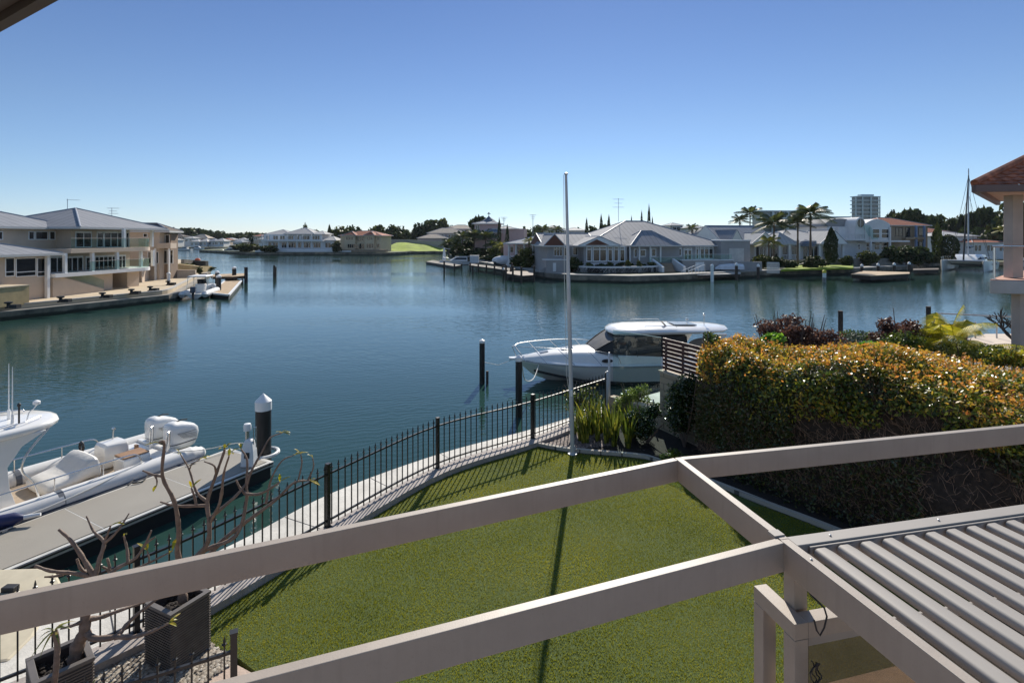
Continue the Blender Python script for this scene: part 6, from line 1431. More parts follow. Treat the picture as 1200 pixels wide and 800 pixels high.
# trees behind the middle houses
mid = [(304, 272, 330, 16, 'round', 'small dark tree between the far left skyline and the white mansion'), (358, 260, 262, 9, 'round', 'dark narrow tree rising right behind the roof peak of the white mansion'), (370, 267.5, 262, 10, 'round', 'low olive tree behind the right hand roof of the white mansion'),
 (386, 264, 262, 6, 'cypress', 'pointed dark tree between the white mansion and the tan house'), (400, 262.5, 285, 24, 'round', 'broad olive tree behind the left part of the tan house'), (414, 263, 288, 20, 'round', 'dark tree behind the terracotta roof of the tan house'), (421, 261.5, 290, 10, 'open', 'taller round treetop behind the ridge of the tan house'),
 (445, 262, 275, 20, 'round', 'dark tree rising behind the right end of the tan house'), (459, 260.5, 272, 24, 'round', 'large dark round tree left of the pale grass bank'), (472, 262.5, 275, 16, 'round', 'dark tree at the right end of the clump above the grass bank'), (436, 268, 280, 14, 'round', 'low dark tree just behind the tan house gable'),
 (492, 259, 305, 18, 'round', 'dark tree left of the tall one above the tiled roofs'), (507, 256, 305, 24, 'round', 'dense dark tree above the long grey garden wall'), (518, 252.5, 305, 18, 'round', 'tallest dark tree above the pale tiled roofs'), (529, 261, 305, 12, 'round', 'small dark tree behind the pale tiled roofs'),
 (560, 248, 240, 20, 'umbrella', 'flat topped pine behind the pink house cupola'), (616, 261, 210, 16, 'open', 'wispy dark tree right behind the pink house'), (628, 263, 200, 16, 'round', 'dark tree between the pink house and the flagpole'), (648, 262, 200, 18, 'round', 'dark bushy tree on the skyline left of the flagpole'), (658, 266, 190, 18, 'round', 'low dark tree right behind the left wing ridge, beside the flagpole'),
 (677, 266, 190, 14, 'round', 'dark tree on the skyline just right of the flagpole'), (694, 262, 185, 14, 'round', 'olive tree behind the steel roof slope, left of the cypresses'), (711, 261, 180, 18, 'round', 'dark tree among the cypresses behind the steel roof'),
 (820, 262, 185, 14, 'open', 'dark tree behind the right slope of the big steel roof'), (838, 264, 180, 14, 'round', 'low tree behind the right eave of the big steel roof')]
for i, (px, y, Y, w_, kd, lb) in enumerate(mid): tree(lb, px, y, Y, w_, kd, 1, 2+i % 5, M_far2 if i % 3 == 1 else M_far, None, 1500, .06)
for px, y, Y, w_, lb in ((687.5, 256.5, 150, 5, 'cypress nearest the flagpole behind the big steel roof'), (704.5, 252.5, 150, 5.5, 'cypress standing second from the flagpole behind the steel roof'), (713.5, 253, 152, 5.5, 'cypress just left of the steel roof ridge'), (740, 254, 150, 3.5, 'small cypress tip above the left end of the steel roof ridge'), (752, 248, 150, 4, 'thin cypress above the ridge, left of the tallest one'), (760.5, 241, 150, 4.5, 'tallest cypress above the big steel roof ridge'), (764.5, 255, 150, 3.5, 'small cypress tip beside the tallest one above the ridge')):
    tree(lb, px, y, Y, w_, 'cypress', 1, 3, M_cyp, None, 1400, .05)
# right side skyline
rt = [(1048, 241.5, 215, 15, 'umbrella', 'umbrella shaped pine left of the tile roofed house top'), (1064, 238.5, 210, 28, 'umbrella', 'wide umbrella pine above the terracotta tiled house'), (1082, 246, 205, 22, 'umbrella', 'dark pine right of the wide umbrella pine'),
 (1098, 249, 200, 24, 'round', 'dark rounded tree behind the golden cypress'), (1114, 252, 205, 24, 'round', 'dark tree between the golden cypress and the mast'), (1130, 248, 200, 22, 'umbrella', 'flat dark tree just left of the mast'), (1150, 236, 190, 24, 'umbrella', 'pine just right of the mast, below the roof eave'),
 (1165, 244, 190, 26, 'round', 'dark tree left of the balcony column'), (1186, 232, 150, 34, 'round', 'big olive tree behind the balcony column'), (1205, 240, 150, 30, 'round', 'big olive tree at the right picture edge'), (1140, 262, 180, 26, 'round', 'low dark tree behind the moored catamaran'), (1170, 268, 170, 30, 'round', 'low dark bushes behind the catamaran, right part'),
 (1000, 260, 190, 8, 'round', 'small dark tree at the foot of the tower block, left part'), (1015, 259, 190, 14, 'round', 'small dark tree at the foot of the tower block, right part'), (1030, 259, 185, 10, 'round', 'small dark tree behind the white barrel roofed house')]
for i, (px, y, Y, w_, kd, lb) in enumerate(rt): tree(lb, px, y, Y, w_, kd, 1, 1+i % 5, M_far, None, 1600, .06)
tree('golden green cypress beside the tile roofed house', 1098.5, 262, 128, 10.5, 'cypress', 1.8, 5, M_cypy, n=2600, leaf=.05)
tree('wide dark clipped bush right of the golden cypress', 1112, 275, 127, 20, 'hedgeball', 1.8, 6, M_cyp, n=3000, leaf=.04)
tree('dark broad cypress standing in front of the low white houses', 974, 267, 104, 13.5, 'cypress', 2.0, 7, M_cyp, n=3400, leaf=.042)
# palms
palm('palm with a leaning crown behind the big grey roof, left of the pair', 867, 251, 150, 26, seed=2, nf=16)
palm('taller palm behind the low houses, left of the long glass block', 879, 241, 150, 34, seed=3, nf=18)
palm('bushy palm in front of the low white houses with its trunk hidden in shrubs', 907, 248, 103, 46, 1.8, 24, 4)
palm('slender palm in the middle of the three by the low white houses', 935, 250, 104, 34, 1.8, 20, 5)
palm('tallest palm in front of the low white houses, right one of three', 950, 237.5, 102, 46, 1.8, 24, 6)
palm('small yellowish palm at the left foot of the bushy palm', 901, 275, 101, 30, 1.8, 16, 7, M_palmy)
palm('small pale palm in front of the verandah house', 620, 277, 106, 16, 1.2, 16, 8, M_palmy)
palm('palm on the skyline behind the verandah house', 636, 262, 165, 24, 1, 18, 9)
palm('palm on the skyline just left of the flagpole', 652, 264, 160, 18, 1, 16, 10)
palm('palm behind the right slope of the big steel roof', 811, 262, 150, 20, 1, 16, 11)
palm('palm behind the pale column above the catamaran stern', 1178, 262, 140, 22, 1, 16, 12, M_palmy)
palm('yellow green palm among the bushes left of the verandah house', 588, 282, 118, 20, 1.2, 16, 13, M_palmy)
for i, (px, y, Y, w_, lb) in enumerate(((526, 279, 158, 22, 'dark palm at the left end of the shoreline palm clump'), (542, 270, 152, 26, 'dark palm in the middle of the shoreline clump behind the docked boats'), (556, 268, 148, 28, 'dense dark palm left of the pink house'), (569, 269, 146, 28, 'dark palm directly below the pink house tower'), (535, 283, 150, 22, 'low dark palm above the docked white boat'), (577, 281, 142, 20, 'low palm at the right end of the shoreline clump'))):
    palm(lb, px, y, Y, w_, 1.1, 22, 20+i)
sh = [(577, 297, 134, 22, 'dark bushes behind the long timber jetty, left part', M_far), (606, 300, 108, 16, 'olive bush beside the short timber jetty', M_far2), (562, 294, 146, 20, 'olive bush behind the white storage locker', M_far2), (533, 276, 162, 18, 'dark round tree filling the left of the shoreline palm clump', M_far), (551, 271, 160, 20, 'dark round tree filling the middle of the shoreline palm clump', M_far), (570, 278, 156, 20, 'dark round tree filling the right of the shoreline palm clump', M_far), (584, 285, 135, 20, 'olive bush below the twin cypresses by the pink house', M_far2), (598, 292, 118, 20, 'dark bush behind the little white tent on the shore', M_far), (618, 289, 104, 18, 'yellow green bush at the left end of the grey house', M_far2), (607, 297, 108, 14, 'low yellow bush beside the timber jetty', M_far2),
 (550, 288, 150, 26, 'dark understorey bush below the shoreline palms, left part', M_far), (568, 290, 145, 24, 'dark understorey bush below the shoreline palms, right part', M_far), (672, 300, 91, 15, 'dark shrub against the grey house right of the flagpole', M_far), (735.5, 304, 89, 6, 'small shrub on the terrace right of the bay window', M_far2), (748, 303, 89, 6, 'small dark shrub on the terrace left of the steps', M_far2),
 (895, 296, 101, 16, 'leafy bush at the left foot of the three palms', M_far2), (912, 300, 101, 18, 'dense bush below the bushy palm', M_far), (925, 304, 100, 14, 'low bush left of the stone edging', M_far), (955, 299, 101, 22, 'low dark ground shrub below the tallest palm', M_far), (992, 298, 108, 12, 'clipped bush right of the broad cypress', M_far), (1018, 291, 112, 16, 'pale green leafy shrub in front of the white modern house', M_far2),
 (1047, 287, 114, 20, 'dark hedge mass under the tile roofed house, left part', M_far), (1062, 286, 114, 20, 'dark hedge mass under the tile roofed house, middle part', M_far), (1077, 287, 115, 18, 'dark hedge mass under the tile roofed house, right part', M_far), (1095, 296, 120, 16, 'low shrubs on the terrace behind the catamaran bow', M_far2),
 (292, 284, 225, 20, 'yellow green bush left of the white mansion', M_far2), (283, 285, 232, 20, 'dark bush by the water far left of the white mansion', M_far), (310, 287, 216, 10, 'round clipped bush in front of the white mansion, left one', M_far), (318, 287, 216, 12, 'bushy shrub in front of the white mansion below its balcony', M_far), (395, 281, 218, 10, 'dark tree between the white mansion and the tan house', M_far), 
 (222, 306, 108, 14, 'dark green plants by the tip wall of the left shore', M_far), (242, 311, 92, 16, 'yellow green shrubs along the left shore edge', M_far2), (234, 312, 84, 5, 'round topped little tree on the left quay by the boat', M_far), (215, 308, 88, 22, 'yellow green shrubs on the cream terrace wall', M_far2)]
for i, (px, y, Y, w_, lb, mt) in enumerate(sh): tree(lb, px, y, Y, w_, 'round', 1.1, 1+i % 5, mt, None, 1500, .07, name='bush')
tree('slim dark cypress in front of the pink house tower', 585, 256.5, 140, 5, 'cypress', 1.1, 3, M_cyp, n=1400, leaf=.05); tree('second slim cypress right of the pink house tower', 594.5, 264, 138, 5, 'cypress', 1.1, 4, M_cyp, n=1400, leaf=.05)

# distant woodland closing the horizon
rs = np.random.default_rng(77); n = 60000; px_ = rs.uniform(-250, 1500, n); Yd = rs.uniform(430, 640, n); k_ = rs.integers(0, 420, n)
cpx = np.sort(rs.uniform(-250, 1500, 420)); cY = rs.uniform(430, 640, 420); cH = rs.uniform(5, 11.5, 420)*(1+.0*cY); v = rs.normal(size=(n, 3)); v /= np.linalg.norm(v, axis=1, keepdims=True)
P = np.stack([(cpx[k_]-600)/FPX*cY[k_], cY[k_], 1+cH[k_]*.45], 1)+v*np.stack([cH[k_]*.9, cH[k_]*.7, cH[k_]*.55], 1)*(.75+.3*rs.random((n, 1))); P[:, 2] = np.maximum(P[:, 2], 1.1)
U_, V_ = rand_axes(rs, n, .75, v, .9, 1.3)
tag(meshobj('woodland', quads_mesh('woodland', P, U_, V_, M_far), kind='stuff'), 'dark band of distant trees along the whole horizon behind the houses', 'woodland')
# ------------------------------------------------------------------ big grey house on the point
F3 = Fac((5.84, 93.5), (41.8, 99))
g3 = thing('waterfront_house', 'large grey single storey house with a tall pale steel hip roof on the central point', 'house', tuple(F3.w(17, -6, 1.1)))
X3 = lambda x, v=0: F3.at(x, 295, v)[0]
zf = F3.at(760, 306.5)[1]; ze = F3.at(760, 287.5)[1]
part(g3, 'wall', F3, (X3(645), X3(843), 1.1, ze-.1), -22, 0, M_grey)
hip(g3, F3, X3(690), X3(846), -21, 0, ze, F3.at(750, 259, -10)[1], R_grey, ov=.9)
# left wing with front gable
part(g3, 'wing_wall', F3, (X3(641, 1), X3(667, 1), 1.1, ze-.1), -10, 1.0, M_grey)
hip(g3, F3, X3(640), X3(700), -12, -1.5, ze+.1, F3.at(670, 273.5, -6)[1], R_grey, ov=.4, ends='gg')
M_gb = mat('red brown gable boards', (.14, .05, .03), .7, var=.2)
hip(g3, F3, X3(640, 2), X3(658, 2), -5, 2.0, ze+.05, F3.at(647.5, 274.5, 2)[1], R_grey, ridge='v', ends='gg', ov=.5)
for o in g3.children:
    if o.name.startswith('gable'): o.data.materials[0] = M_gb
window(g3, F3, 649, 289.5, 659, 300, 3, 1.0, trans=.75); window(g3, F3, 661, 290, 666, 300, 1, 1.0); window(g3, F3, 671, 290, 677, 299, 1, 0)
# bay with a broad gable
part(g3, 'bay_wall', F3, (X3(684, 2.4), X3(735, 2.4), 1.1, ze-.1), -.0, 2.4, M_grey)
hip(g3, F3, X3(680, 2.4), X3(723, 2.4), -6, 2.4, ze+.04, F3.at(699, 277, 2.4)[1], R_grey, ridge='v', ends='gg', ov=.5)
m = MB(); a, _ = F3.at(686, 286, 3); b_, _ = F3.at(714, 286, 3); c_, zc = F3.at(699.5, 280.5, 3)
m.face([F3.w(a, 2.98, ze+.1), F3.w(b_, 2.98, ze+.1), F3.w(c_, 2.98, zc)]); obj('gable_boards', m, M_gb, g3)
for (x0, x1, n) in ((687, 693.5, 1), (694.5, 711, 2), (712, 718, 1), (719, 725, 1), (726, 732.5, 1)): window(g3, F3, x0, 289, x1, 306.5, n, 2.42, trans=.82, fw=.14)
part(g3, 'bay_sill', F3, F3.rect(683, 308.5, 733, 311, 2.9), 2.41, 3.2, M_wh)
# low hip over the middle
hip(g3, F3, X3(741, 1.6), X3(794, 1.6), -6, 1.6, ze+.02, F3.at(757, 270.5, -2)[1], R_grey, ov=.5, inset=3.6)
part(g3, 'wall', F3, (X3(737, .8), X3(796, .8), 1.1, ze-.12), -.02, .9, M_grey)
for (x0, y0, x1, y1, n) in ((742.5, 291, 747, 302, 1), (749.5, 292, 757, 301, 1), (763, 291, 769, 301, 1)): window(g3, F3, x0, y0, x1, y1, n, .9, fw=.16)
for x in (738, 749, 762, 774): u_ = X3(x, 1.4); m = MB(); F3.box(m, u_-.12, u_+.12, 1.3, 1.55, zf, ze-.2); obj('column', m, M_white, g3)
for (x0, y0, x1, y1, n) in ((795, 290, 799, 300, 1), (801, 290.5, 811, 305, 2), (815, 289, 819, 304, 1), (820, 289, 836, 303.5, 3)): window(g3, F3, x0, y0, x1, y1, n, 0, trans=.85, fw=.16)
# terraces
zt_ = F3.at(800, 305.5, 3)[1]
part(g3, 'terrace', F3, (X3(800, 3.4), X3(859, 3.4), 1.1, zt_), .0, 3.4, M_grey)
part(g3, 'terrace', F3, (X3(736, 2.4), X3(764, 2.4), 1.1, F3.at(750, 309, 3)[1]), .92, 3.0, M_grey)
m = MB(); F3.box(m, X3(799, 3.4), X3(860, 3.4), .0, 3.5, zt_+.002, zt_+.14); obj('terrace_edge', m, M_wh, g3)
r = F3.rect(815, 307, 825, 318.5, 3.45); part(g3, 'store_door', F3, r, 3.41, 3.5, M_white)
r = F3.rect(843.5, 311, 846, 316, 3.45)
for a, b_ in ((760, 800), (800, 858)):
    vv = 3.3 if a > 790 else 2.8; zz = zt_ if a > 790 else F3.at(750, 309, 3)[1]; m = MB(); F3.box(m, X3(a, vv)+.1, X3(b_, vv)-.1, vv-.02, vv, zz+.2, zz+1.05); obj('glass_rail', m, M_glass, g3)
    m = MB(); F3.box(m, X3(a, vv)+.1, X3(b_, vv)-.1, vv-.03, vv+.01, zz+1.06, zz+1.12); obj('rail', m, M_alu, g3)
# steps between white flank walls
ua, ub = X3(769, 4), X3(784, 4); z0_, z1_ = 1.12, F3.at(775, 308, 2)[1]
for k in range(11): 
    t = k/11; m = MB(); F3.box(m, ua+k*.12, ub+k*.12-.3, 3+(10-k)*.36, 3+(11-k)*.36, z0_, z0_+(z1_-z0_)*(k+1)/11); obj('step', m, M_brick, g3)
for uu in (ua-.45, ub+1.0):
    m = MB(); m.loft([[F3.w(uu+e*.4+(0 if e == 0 else 0), 7.3, z0_+.0), F3.w(uu+e*.4, 7.3, z0_+.9), F3.w(uu+e*.4, 3.0, z1_+.75), F3.w(uu+e*.4, 3.0, z0_)] for e in (0, 1)]); obj('stair_wall', m, M_wh, g3)
# lower front wall left, under the wing, and a curved front wall
r = F3.rect(640, 305, 666, 322, 4); part(g3, 'front_wall', F3, (r[0], r[1], 1.1, r[3]), 1.02, 4, M_grey); r2 = F3.rect(648, 308, 651.5, 318, 4.02); part(g3, 'gate_door', F3, r2, 4.01, 4.08, M_wh)
m = MB(); F3.box(m, r[0]-.1, r[1]+.1, 1.01, 4.1, r[3]+.002, r[3]+.12); obj('wall_cap', m, M_wh, g3)
m = MB(); pts = [F3.w(X3(x, 0), v, 0).xy for x, v in ((666, 3.2), (680, 6.4), (700, 7.6), (725, 7.4), (745, 6.6), (762, 5.2))]; Q = catmull(pts, 5); ribbon(m, Q, offset(Q, .4), 1.1, 2.15); obj('curved_wall', m, M_wh, g3)
m = MB(); ribbon(m, Q, [F3.w(X3(666+i*96/len(Q), 0), .0, 0).xy for i in range(len(Q))], 1.1, 1.9); obj('planting_bed', m, M_soil, g3)
rr = random.Random(6)
for k in range(7):
    x = 680+k*11.5; c = F3.w(X3(x, 0), 4.6+rr.random(), 2.25); mm = cloud('bed_shrub', g3, tuple(c), (1.1, .8, .6), 500, .16, M_far if k % 2 else M_far2, 50+k, clumps=8)
# external stair left of the wing, antenna
m = MB(); us = X3(632, 3); m.loft([[F3.w(us+a, v, z) for a, z in ((0, 1.1), (5.2, 1.1), (5.2, 3.6), (4.6, 3.6), (0, 1.5))] for v in (3.0, 3.4)]); obj('stair_wall', m, M_grey, g3)
def antenna(root, p, h, arms=3):
    m = MB(); m.tube([p, p+Vector((0, 0, h))], .045, 5)
    for k in range(arms): z = h*(.62+.17*k); l = h*.16*(1 if k % 2 else 1.5); m.tube([p+Vector((-l, 0, z)), p+Vector((l, .2, z))], .03, 4)
    obj('antenna', m, M_alu, root)
antenna(g3, F3.w(X3(750), -11, F3.at(750, 260, -11)[1]), 4.6)
# right garage block
part(g3, 'garage_wall', F3, (X3(845, 2), X3(879, 2), 1.1, F3.at(862, 282.5, 2)[1]), -12, 2.0, M_grey)
r = F3.rect(854.5, 291, 871.5, 309.5, 2); o = part(g3, 'garage_door', F3, r, 2.003, 2.06, mat('pale garage door', (.55, .53, .50), .6))
m = MB(); F3.box(m, X3(844, 2), X3(880, 2), -12.1, 2.1, F3.at(862, 282.5, 2)[1]+.002, F3.at(862, 282.5, 2)[1]+.22); obj('parapet', m, M_wh, g3)
part(g3, 'ramp_wall', F3, (X3(860, 4), X3(893, 4), 1.1, 2.6), 3.6, 4.0, M_grey)

# ------------------------------------------------------------------ verandah house left of it
F6 = Fac((-2, 112), (7.4, 104))
v6 = thing('waterfront_house', 'low house with pale roof and columned pink verandah left of the grey house', 'house', tuple(F6.w(3, -5, 1.1)))
X6 = lambda x, v=0: F6.at(x, 290, v)[0]
z6 = F6.at(615, 285)[1]; part(v6, 'wall', F6, (X6(590, -2.5), X6(646, -2.5), 1.1, z6-.1), -12, -2.5, M_pink)
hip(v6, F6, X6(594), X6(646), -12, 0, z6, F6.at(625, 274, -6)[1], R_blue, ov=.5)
for x in (596, 604.5, 614, 624, 634, 642): u_ = X6(x); m = MB(); F6.box(m, u_-.16, u_+.16, -.3, 0, 1.1, z6-.2); obj('column', m, M_wh, v6)
for (x0, x1) in ((598, 602), (606, 612), (617, 622), (627, 633)): window(v6, F6, x0, 288.5, x1, 296, 1, -2.5)
m = MB(); F6.box(m, X6(590), X6(646), -.2, -.1, 3.0, 3.1)
for k in range(40): u_ = X6(590)+(X6(646)-X6(590))*k/39; F6.box(m, u_-.03, u_+.03, -.18, -.12, 2.1, 2.99)
obj('balustrade', m, M_wh, v6); part(v6, 'deck', F6, (X6(588), X6(648), 1.1, 2.1), -2.5, .1, M_wh)

# pink house with a cupola
F7 = Fac((-10.5, 152), (5, 150))
pk = thing('waterfront_house', 'pink house with a pagoda roofed tower and cupola behind the shoreline palms', 'house', tuple(F7.w(5, -5, 1.1)))
r = F7.rect(556, 262, 583, 300); part(pk, 'tower', F7, (r[0], r[1], 1.1, r[3]), -7, 0, M_pink)
hip(pk, F7, r[0], r[1], -7, 0, r[3]+.01, F7.at(570, 257.5, -3)[1], R_blue, ov=.6)
uc, zc = F7.at(572.5, 258, -3); m = MB(); c = F7.w(uc, -3.5, zc)
m.lathe([(2.4, c.z-.6), (1.6, c.z+.05), (.9, c.z+.5), (.35, c.z+.9), (.1, c.z+1.2), (.08, c.z+1.9)], (c.x, c.y, 0), 8); obj('cupola', m, R_blue, pk)
m = MB(); m.box(c.x-.5, c.y-.05, c.z+1.75, c.x+.5, c.y+.05, c.z+1.9); m.ell((c.x, c.y, c.z+2.05), .2, .2, .22, 8, 5); obj('weather_vane', m, M_dark, pk)
window(pk, F7, 557, 264, 562, 269, 2, 0); 
r = F7.rect(566, 272, 586, 300, 1.5); part(pk, 'wing', F7, (r[0], r[1], 1.1, r[3]), .01, 1.5, M_pink); hip(pk, F7, r[0], r[1], -2, 1.5, r[3]+.01, F7.at(575, 267.5)[1], R_blue, ov=.4); window(pk, F7, 569, 274, 583, 279, 4, 1.5)
r = F7.rect(586, 268, 614, 300, 0); part(pk, 'side_block', F7, (r[0]+.02, r[1], 1.1, r[3]), -8, -.01, M_pink)
hip(pk, F7, r[0]-2, r[0]+4.5, -6, .2, r[3]+.02, F7.at(590, 264.5)[1], R_white, ov=.2)

# ------------------------------------------------------------------ low white houses with front gables
F4 = Fac((48, 113), (71, 117))
w4 = thing('waterfront_house', 'low white house with front gables and dark glazed verandah behind three palms', 'house', tuple(F4.w(10, -6, 1.1)))
X4 = lambda x, v=0: F4.at(x, 290, v)[0]
z4 = F4.at(930, 285.5)[1]; zf4 = F4.at(930, 304)[1]
part(w4, 'wall', F4, (X4(884, -2), X4(989, -2), 1.1, z4), -15, -2, M_wh)
hip(w4, F4, X4(846, -4), X4(905, -4), -16, -4, z4+.6, F4.at(880, 264.5, -9)[1], R_blue, ov=.5, ends='gg')
hip(w4, F4, X4(905, -4), X4(980, -4), -16, -2, z4+.6, F4.at(940, 269, -9)[1], R_white, ov=.3)
hip(w4, F4, X4(882), X4(908), -7, 0, z4, F4.at(895, 272.5)[1], R_blue, ridge='v', ends='gg', ov=.4)
hip(w4, F4, X4(962), X4(990), -7, 0, z4, F4.at(977, 269.5)[1], R_white, ridge='v', ends='gg', ov=.4)
hip(w4, F4, X4(912), X4(935), -7, -.5, z4-.05, F4.at(924, 272)[1], R_white, ridge='v', ends='hh', ov=.4)
hip(w4, F4, X4(850, -2), X4(862, -2), -9, 0, z4+.2, F4.at(857, 269)[1], R_blue, ridge='v', ends='gg', ov=.4)
for (x0, x1, n) in ((885, 899, 3), (902, 913, 1), (916, 925, 1), (927, 935, 1), (940, 960, 3), (963, 970, 3), (984, 988, 1)): window(w4, F4, x0, 288, x1, 304, n, -1.95, fw=.18)
for x in (900.5, 914.5, 926, 937, 961.5, 971.5, 989): u_ = X4(x); m = MB(); F4.box(m, u_-.25, u_+.25, -.6, -.1, 1.1, z4-.2); obj('column', m, M_wh, w4)
m = MB(); F4.box(m, X4(914), X4(937), -.4, -.3, zf4+.9, zf4+1.02)
for k in range(14): u_ = X4(914)+(X4(937)-X4(914))*k/13; F4.box(m, u_-.05, u_+.05, -.38, -.32, zf4, zf4+.9)
obj('balustrade', m, M_wh, w4)
m = MB(); a, za = F4.at(930, 300); 
part(w4, 'plinth', F4, (X4(880), X4(995), 1.1, zf4), -1.9, .0, mat('grey stone', (.28, .26, .23), .9, var=.25, scale=1))
uc, zc = F4.at(951.5, 287, 1); m = MB(); c = F4.w(uc, -1, zc-.3); m.loft([[c+Vector((1.9*k*math.cos(a*math.pi/8), 1.9*k*math.sin(a*math.pi/8), h)) for a in range(16)] for k, h in ((1, 0), (.9, .6), (.6, 1.1), (.05, 1.5))]); obj('bay_roof', m, R_blue, w4)

# white modern house with barrel roof
F5 = Fac((73, 123.5), (88, 126.5))
w5 = thing('waterfront_house', 'white modern house with barrel roofs and an arched window right of the broad cypress', 'house', tuple(F5.w(8, -6, 1.1)))
X5 = lambda x, v=0: F5.at(x, 275, v)[0]
def ub_(x0, y0, x1, y1, v0, v1, nm='wall', mt=M_wh): r = F5.rect(x0, y0, x1, y1, v1); return part(w5, nm, F5, (r[0], r[1], max(1.1, r[2]), r[3]), v0, v1, mt)
ub_(983, 266, 1022, 303, -12, -1.0); ub_(1013.5, 262.5, 1043, 281.5, -11.9, 1.2, 'upper_block'); ub_(1013.5, 285, 1063, 302, -10, -1.4)
m = MB(); r = F5.rect(1013.5, 262.5, 1043, 270, 1.2); uu = [(r[0]+(r[1]-r[0])*k/12, r[3]+1.15*math.sin(math.pi*k/12)+.01) for k in range(13)]
m.loft([[F5.w(u, v, z) for u, z in uu]+[F5.w(r[1], v, r[3]+.005), F5.w(r[0], v, r[3]+.005)][:0] for v in (1.2, -11)]); obj('curved_parapet', m, M_wh, w5)
def barrel(x0, x1, ytop, ybase, vf, vb, mt, nm='barrel_roof'):
    u0, zb = F5.at(x0, ybase, vf); u1, _ = F5.at(x1, ybase, vf); zt2 = F5.at((x0+x1)/2, ytop, vf)[1]; c = (u0+u1)/2; m = MB()
    m.loft([[F5.w(c+(u1-u0)/2*math.cos(math.pi*k/14), v, zb+(zt2-zb)*math.sin(math.pi*k/14)) for k in range(15)] for v in (vf, vb)]); return obj(nm, m, mt, w5, smooth=30)
barrel(1002, 1014.5, 254.5, 266, 1.0, -9, M_wh, 'arch_bay'); ub_(1002, 266, 1014, 281, -9, .98, 'arch_bay_wall')
u_, z_ = F5.at(1008.3, 260.5, 1.05); m = MB(); m.loft([[F5.w(u_+.95*math.cos(2*math.pi*k/20), v, z_+1.05*math.sin(2*math.pi*k/20)-.2) for k in range(20)] for v in (1.1, 1.02)]); w_ = obj('arched_window', m, M_glassdark, w5)
m = MB(); ri = [F5.w(u_+1.02*math.cos(2*math.pi*k/20), 1.1, z_+1.12*math.sin(2*math.pi*k/20)-.2) for k in range(21)]; m.tube(ri, .09, 5); m.tube([F5.w(u_, 1.12, z_-1.2), F5.w(u_, 1.12, z_+.8)], .05, 4); obj('frame', m, M_white, w_)
barrel(966, 1003, 256, 265.5, -2, -12, R_white)
ub_(969, 264, 1003, 300, -12, -2.02, 'rear_wall')
hip(w5, F5, X5(960, -6), X5(1000, -6), -16, -6, F5.at(980, 262, -6)[1], F5.at(980, 256.5, -9)[1], R_white, ov=.2)
for (x0, y0, x1, y1, n, v) in ((1022, 268, 1031, 279.5, 1, 1.2), (1032.5, 268, 1041.5, 279.5, 1, 1.2), (1014.5, 284.5, 1021, 294, 1, -1), (1024, 284, 1031, 293, 1, -1.4), (1032, 284, 1040, 293, 1, -1.4), (1041, 284, 1049, 292, 1, -1.4), (1050, 284, 1062, 292, 1, -1.4), (995, 268.5, 1000, 274, 1, -1), (1005, 286, 1008, 293, 1, -1)): window(w5, F5, x0, y0, x1, y1, n, v, fw=.16, trans=.5)
r = F5.rect(1014, 281.8, 1066, 283.6, 1.4); part(w5, 'balcony_slab', F5, r, -1.3, 1.5, M_wh)
m = MB(); r = F5.rect(992, 274, 1014, 280, 1.3); F5.box(m, r[0], r[1], 1.2, 1.3, r[3]-.1, r[3])
for k in range(12): u_ = r[0]+(r[1]-r[0])*k/11; F5.box(m, u_-.07, u_+.07, 1.21, 1.29, r[2], r[3]-.1)
obj('balustrade', m, M_wh, w5); r = F5.rect(992, 280, 1014, 282, 1.4); part(w5, 'balcony_slab', F5, r, -1.0, 1.4, M_wh)
m = MB(); a = F5.rect(1011, 264, 1021, 281, 1.3); m.loft([[F5.w(a[0], v, a[3]), F5.w(a[1], v, a[2]+.2), F5.w(a[1]-.1, v, a[2]+.1), F5.w(a[0]-.1, v, a[3]-.1)] for v in (1.3, 3.2)]); obj('glass_canopy', m, M_glass, w5)
for x in (1020.5, 1043): u_ = X5(x, 1.5); m = MB(); F5.box(m, u_-.2, u_+.2, 1.25, 1.6, 1.1, F5.at(x, 266, 1.5)[1]); obj('column', m, M_wh, w5)

# brick and tile house
F8 = Fac((88, 127), (99, 131))
b8 = thing('waterfront_house', 'tan brick two storey house with a terracotta tiled roof and blue posts', 'house', tuple(F8.w(5, -5, 1.1)))
r = F8.rect(1043.5, 264, 1087, 303); part(b8, 'wall', F8, (r[0], r[1], 1.1, r[3]), -11, 0, M_brick)
hip(b8, F8, F8.at(1020, 270, -3)[0], r[1]+.3, -11, 0, r[3], F8.at(1060, 255.5, -5)[1], R_terra, ov=.5, fasc=.15)
for (x0, y0, x1, y1, n) in ((1049, 266.5, 1057.5, 277, 2), (1061, 266.5, 1066.5, 278, 1), (1076, 266.5, 1082, 276, 1), (1073, 283, 1081, 292, 2)): window(b8, F8, x0, y0, x1, y1, n, 0, fm=M_dark, fw=.1)
for x in (1073.5, 1083): u_ = F8.at(x, 275, .8)[0]; m = MB(); F8.box(m, u_-.2, u_+.2, .6, 1.0, 1.1, r[3]-.1); obj('column', m, mat('blue grey post', (.20, .27, .42), .6), b8)
r2 = F8.rect(1062, 278, 1087, 280.5, 1); part(b8, 'balcony_slab', F8, r2, .02, 1.0, M_brick)

